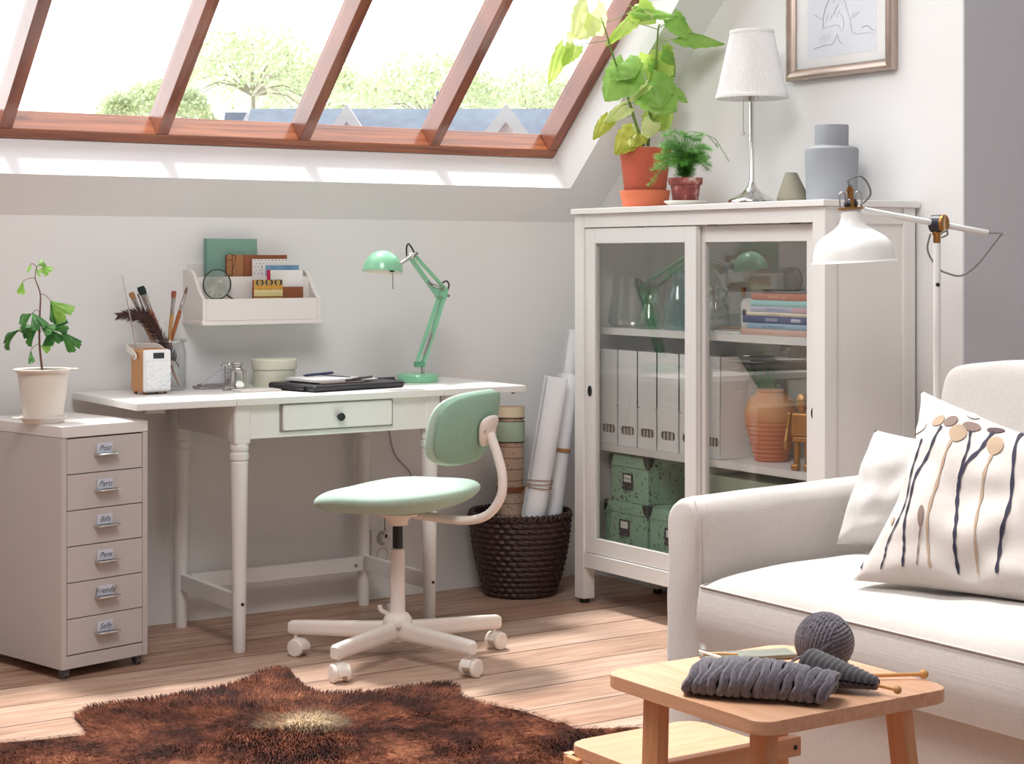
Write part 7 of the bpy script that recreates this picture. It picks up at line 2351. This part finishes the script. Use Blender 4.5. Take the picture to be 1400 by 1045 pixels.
def fern():
    X = 3.560
    c = Vector((X, at(937, 270, X=X).y, 1.3002))
    D = c.x * CA + c.y * SA
    s = MB(); s.lathe([(0, 0), (0.045, 0), (0.050, 0.003), (0.066, 0.0125), (0.068, 0.015), (0.066, 0.0165), (0.055, 0.013), (0.044, 0.008), (0, 0.0075)], c, 48)
    s.build('plant_saucer', mat('white glazed saucer', C(232, 230, 222), 0.3, var=0.01), label='white saucer under the small fern pot on the cabinet', cat='saucer')
    p = c + Vector((0, 0, 0.008))
    root = thing('potted_fern', 'feathery asparagus fern in a small dark terracotta pot on the cabinet', 'potted plant', p)
    b = MB(); b.lathe([(0, 0), (0.038, 0), (0.0395, 0.002), (0.0465, 0.058), (0.0525, 0.060), (0.0545, 0.078), (0.0535, 0.0805), (0.050, 0.0805), (0.046, 0.07)], p, 44)
    t = NT('mossy old terracotta')
    bs = t.n('BsdfPrincipled'); bs.inputs['Roughness'].default_value = 0.8
    tc = t.n('TexCoord'); nz = t.n('TexNoise'); nz.inputs['Scale'].default_value = 26; nz.inputs['Detail'].default_value = 6; t.l(tc.outputs['Object'], nz.inputs['Vector'])
    t.l(t.ramp(nz.outputs[0], [(0.35, C(104, 48, 46)), (0.55, C(142, 72, 64)), (0.68, C(190, 166, 156))]), bs.inputs['Base Color']); t.l(bs.outputs[0], t.out.inputs[0])
    b.build('pot', t.m, root)
    s = MB(); s.lathe([(0, 0.072), (0.048, 0.070)], p, 28); s.build('soil', M['soil'], root)
    fo = MB(); st = MB(); rr = random.Random(21)
    o = p + Vector((0, 0, 0.072))
    rv, fv, up = Vector((SA, -CA, 0)), Vector((CA, SA, 0)), Vector((0, 0, 1))
    ends = [(-0.085, 0.015), (-0.075, 0.05), (-0.09, -0.02), (-0.06, 0.075), (-0.055, 0.10), (-0.03, 0.115), (0.0, 0.105), (0.02, 0.10), (0.045, 0.09), (0.065, 0.075), (0.08, 0.05), (0.085, 0.03), (0.07, 0.015), (0.055, 0.055), (-0.04, 0.05), (0.03, 0.06), (-0.02, 0.075), (0.01, 0.08), (-0.07, 0.03), (0.075, 0.065), (0.05, 0.10), (-0.045, 0.085), (0.06, 0.035), (-0.05, 0.02)]
    ends += [(rr.uniform(-0.07, 0.07), rr.uniform(0.02, 0.085)) for _ in range(18)]
    long_ = [((0.02, 0.14), (0.085, 0.135), (0.11, 0.105), (0.137, 0.06)), ((0.0, 0.14), (0.06, 0.145), (0.09, 0.12), (0.10, 0.105)), ((-0.01, 0.13), (0.02, 0.13), (0.05, 0.125))]
    for k, (ex, ez) in enumerate(ends):
        dp = rr.uniform(-0.07, 0.07)
        e = o + rv * (ex * 1.12 - 0.010) + up * (ez * 1.28 + 0.012) + fv * dp
        midp = o + rv * ex * 0.42 + up * (max(ez, 0.03) * 0.9 + 0.035) + fv * dp * 0.4
        P = smooth_path([o + rv * rr.uniform(-.012, .012), midp, e], 12)
        st.tube(P, 0.0007, 5, n=0)
        n = len(P)
        for i in range(4, n):
            f = i / (n - 1)
            for q in range(34):
                a = Vector((rr.gauss(0, 1), rr.gauss(0, 1), rr.gauss(0, 0.7))).normalized()
                pp = P[i - 1].lerp(P[i], rr.random())
                br = pp + a * rr.uniform(0.0, 0.019) * (1.3 - 0.7 * f)
                L = rr.uniform(0.006, 0.012)
                dd = (a + (P[i] - P[i - 1]).normalized() * 0.7 + up * 0.1).normalized()
                w = dd.orthogonal().normalized() * 0.00055
                fo.face([br - w, br + w, br + dd * L])
    for pts in long_:
        P = smooth_path([o] + [o + rv * x + up * z for x, z in pts], 10)
        st.tube(P, 0.0007, 5, n=0)
        for i in range(6, len(P)):
            for q in range(7):
                a = Vector((rr.gauss(0, 1), rr.gauss(0, 1), rr.gauss(0, 1))).normalized()
                L = rr.uniform(0.004, 0.009); w = a.orthogonal().normalized() * 0.0006
                pp = P[i]
                fo.face([pp - w, pp + w, pp + a * L])
    st.build('stems', mat('fern stem', C(70, 100, 60), 0.6), root)
    fo.build('foliage', leafmat('fern green', C(56, 136, 46), C(128, 190, 76), 0.4, 30), root, weld=0, normals=False)
fern()
# ================================================================= CAMERA, SKY, LIGHT
cam = bpy.data.cameras.new('camera')
co = bpy.data.objects.new('camera', cam)
COL.objects.link(co)
co.location = (0, 0, CAMZ)
co.rotation_euler = (R(90), 0, -math.atan2(CA, SA))
cam.sensor_width = 36.0
cam.sensor_fit = 'HORIZONTAL'
cam.lens = FPX * 36.0 / 1400.0
cam.shift_y = -(522.5 - HOR) / 1400.0
cam.clip_start = 0.05
cam.clip_end = 400
SC.camera = co

w = bpy.data.worlds.new('bright hazy sky')
SC.world = w
w.use_nodes = True
nt = w.node_tree
nt.nodes.clear()
out = nt.nodes.new('ShaderNodeOutputWorld')
bg = nt.nodes.new('ShaderNodeBackground')
tc = nt.nodes.new('ShaderNodeTexCoord')
sp = nt.nodes.new('ShaderNodeSeparateXYZ')
rp = nt.nodes.new('ShaderNodeValToRGB')
mr = nt.nodes.new('ShaderNodeMapRange')
mr.inputs['From Min'].default_value = -1
mr.inputs['From Max'].default_value = 1
nt.links.new(tc.outputs['Generated'], sp.inputs[0])
nt.links.new(sp.outputs['Y'], mr.inputs['Value'])
nt.links.new(mr.outputs[0], rp.inputs[0])
el = rp.color_ramp.elements
el[0].position = 0.0; el[0].color = (0.135, 0.13, 0.135, 1)
el[1].position = 0.55; el[1].color = (0.96, 0.985, 1.0, 1)
e = el.new(0.40); e.color = (0.17, 0.165, 0.17, 1)
nt.links.new(rp.outputs[0], bg.inputs['Color'])
bg.inputs['Strength'].default_value = SKY
nt.links.new(bg.outputs[0], out.inputs[0])

def sun(strength, elev, az, ang, col):
    l = bpy.data.lights.new('sun', 'SUN')
    l.energy = strength
    l.angle = R(ang)
    l.color = col
    o = bpy.data.objects.new('sun', l)
    COL.objects.link(o)
    d = Vector((math.sin(az) * math.cos(elev), -math.cos(az) * math.cos(elev), -math.sin(elev)))
    o.rotation_euler = d.to_track_quat('-Z', 'Y').to_euler()
    return o
sun(SUN, R(70), R(9), 7.0, (1.0, 0.965, 0.92))

def fill_light(loc, target, size, power, col):
    l = bpy.data.lights.new('added_fill', 'AREA')
    l.shape = 'DISK'
    l.size = size
    l.energy = power
    l.color = col
    o = bpy.data.objects.new('added_fill', l)
    COL.objects.link(o)
    o.location = loc
    o.rotation_euler = (Vector(target) - Vector(loc)).to_track_quat('-Z', 'Y').to_euler()
fill_light((1.2, 2.4, 3.25), (3.45, 4.2, 0.7), 1.4, 55, (1.0, 0.98, 0.96))  # added fill to brighten the cabinet front and inside, no real lamp here

SC.view_settings.view_transform = 'Standard'
SC.view_settings.look = 'None'
SC.view_settings.exposure = EXPO
SC.view_settings.gamma = 1.0
SC.cycles.max_bounces = 10
SC.cycles.transparent_max_bounces = 24
SC.cycles.caustics_reflective = False
SC.cycles.caustics_refractive = False
SC.cycles.sample_clamp_indirect = 6.0
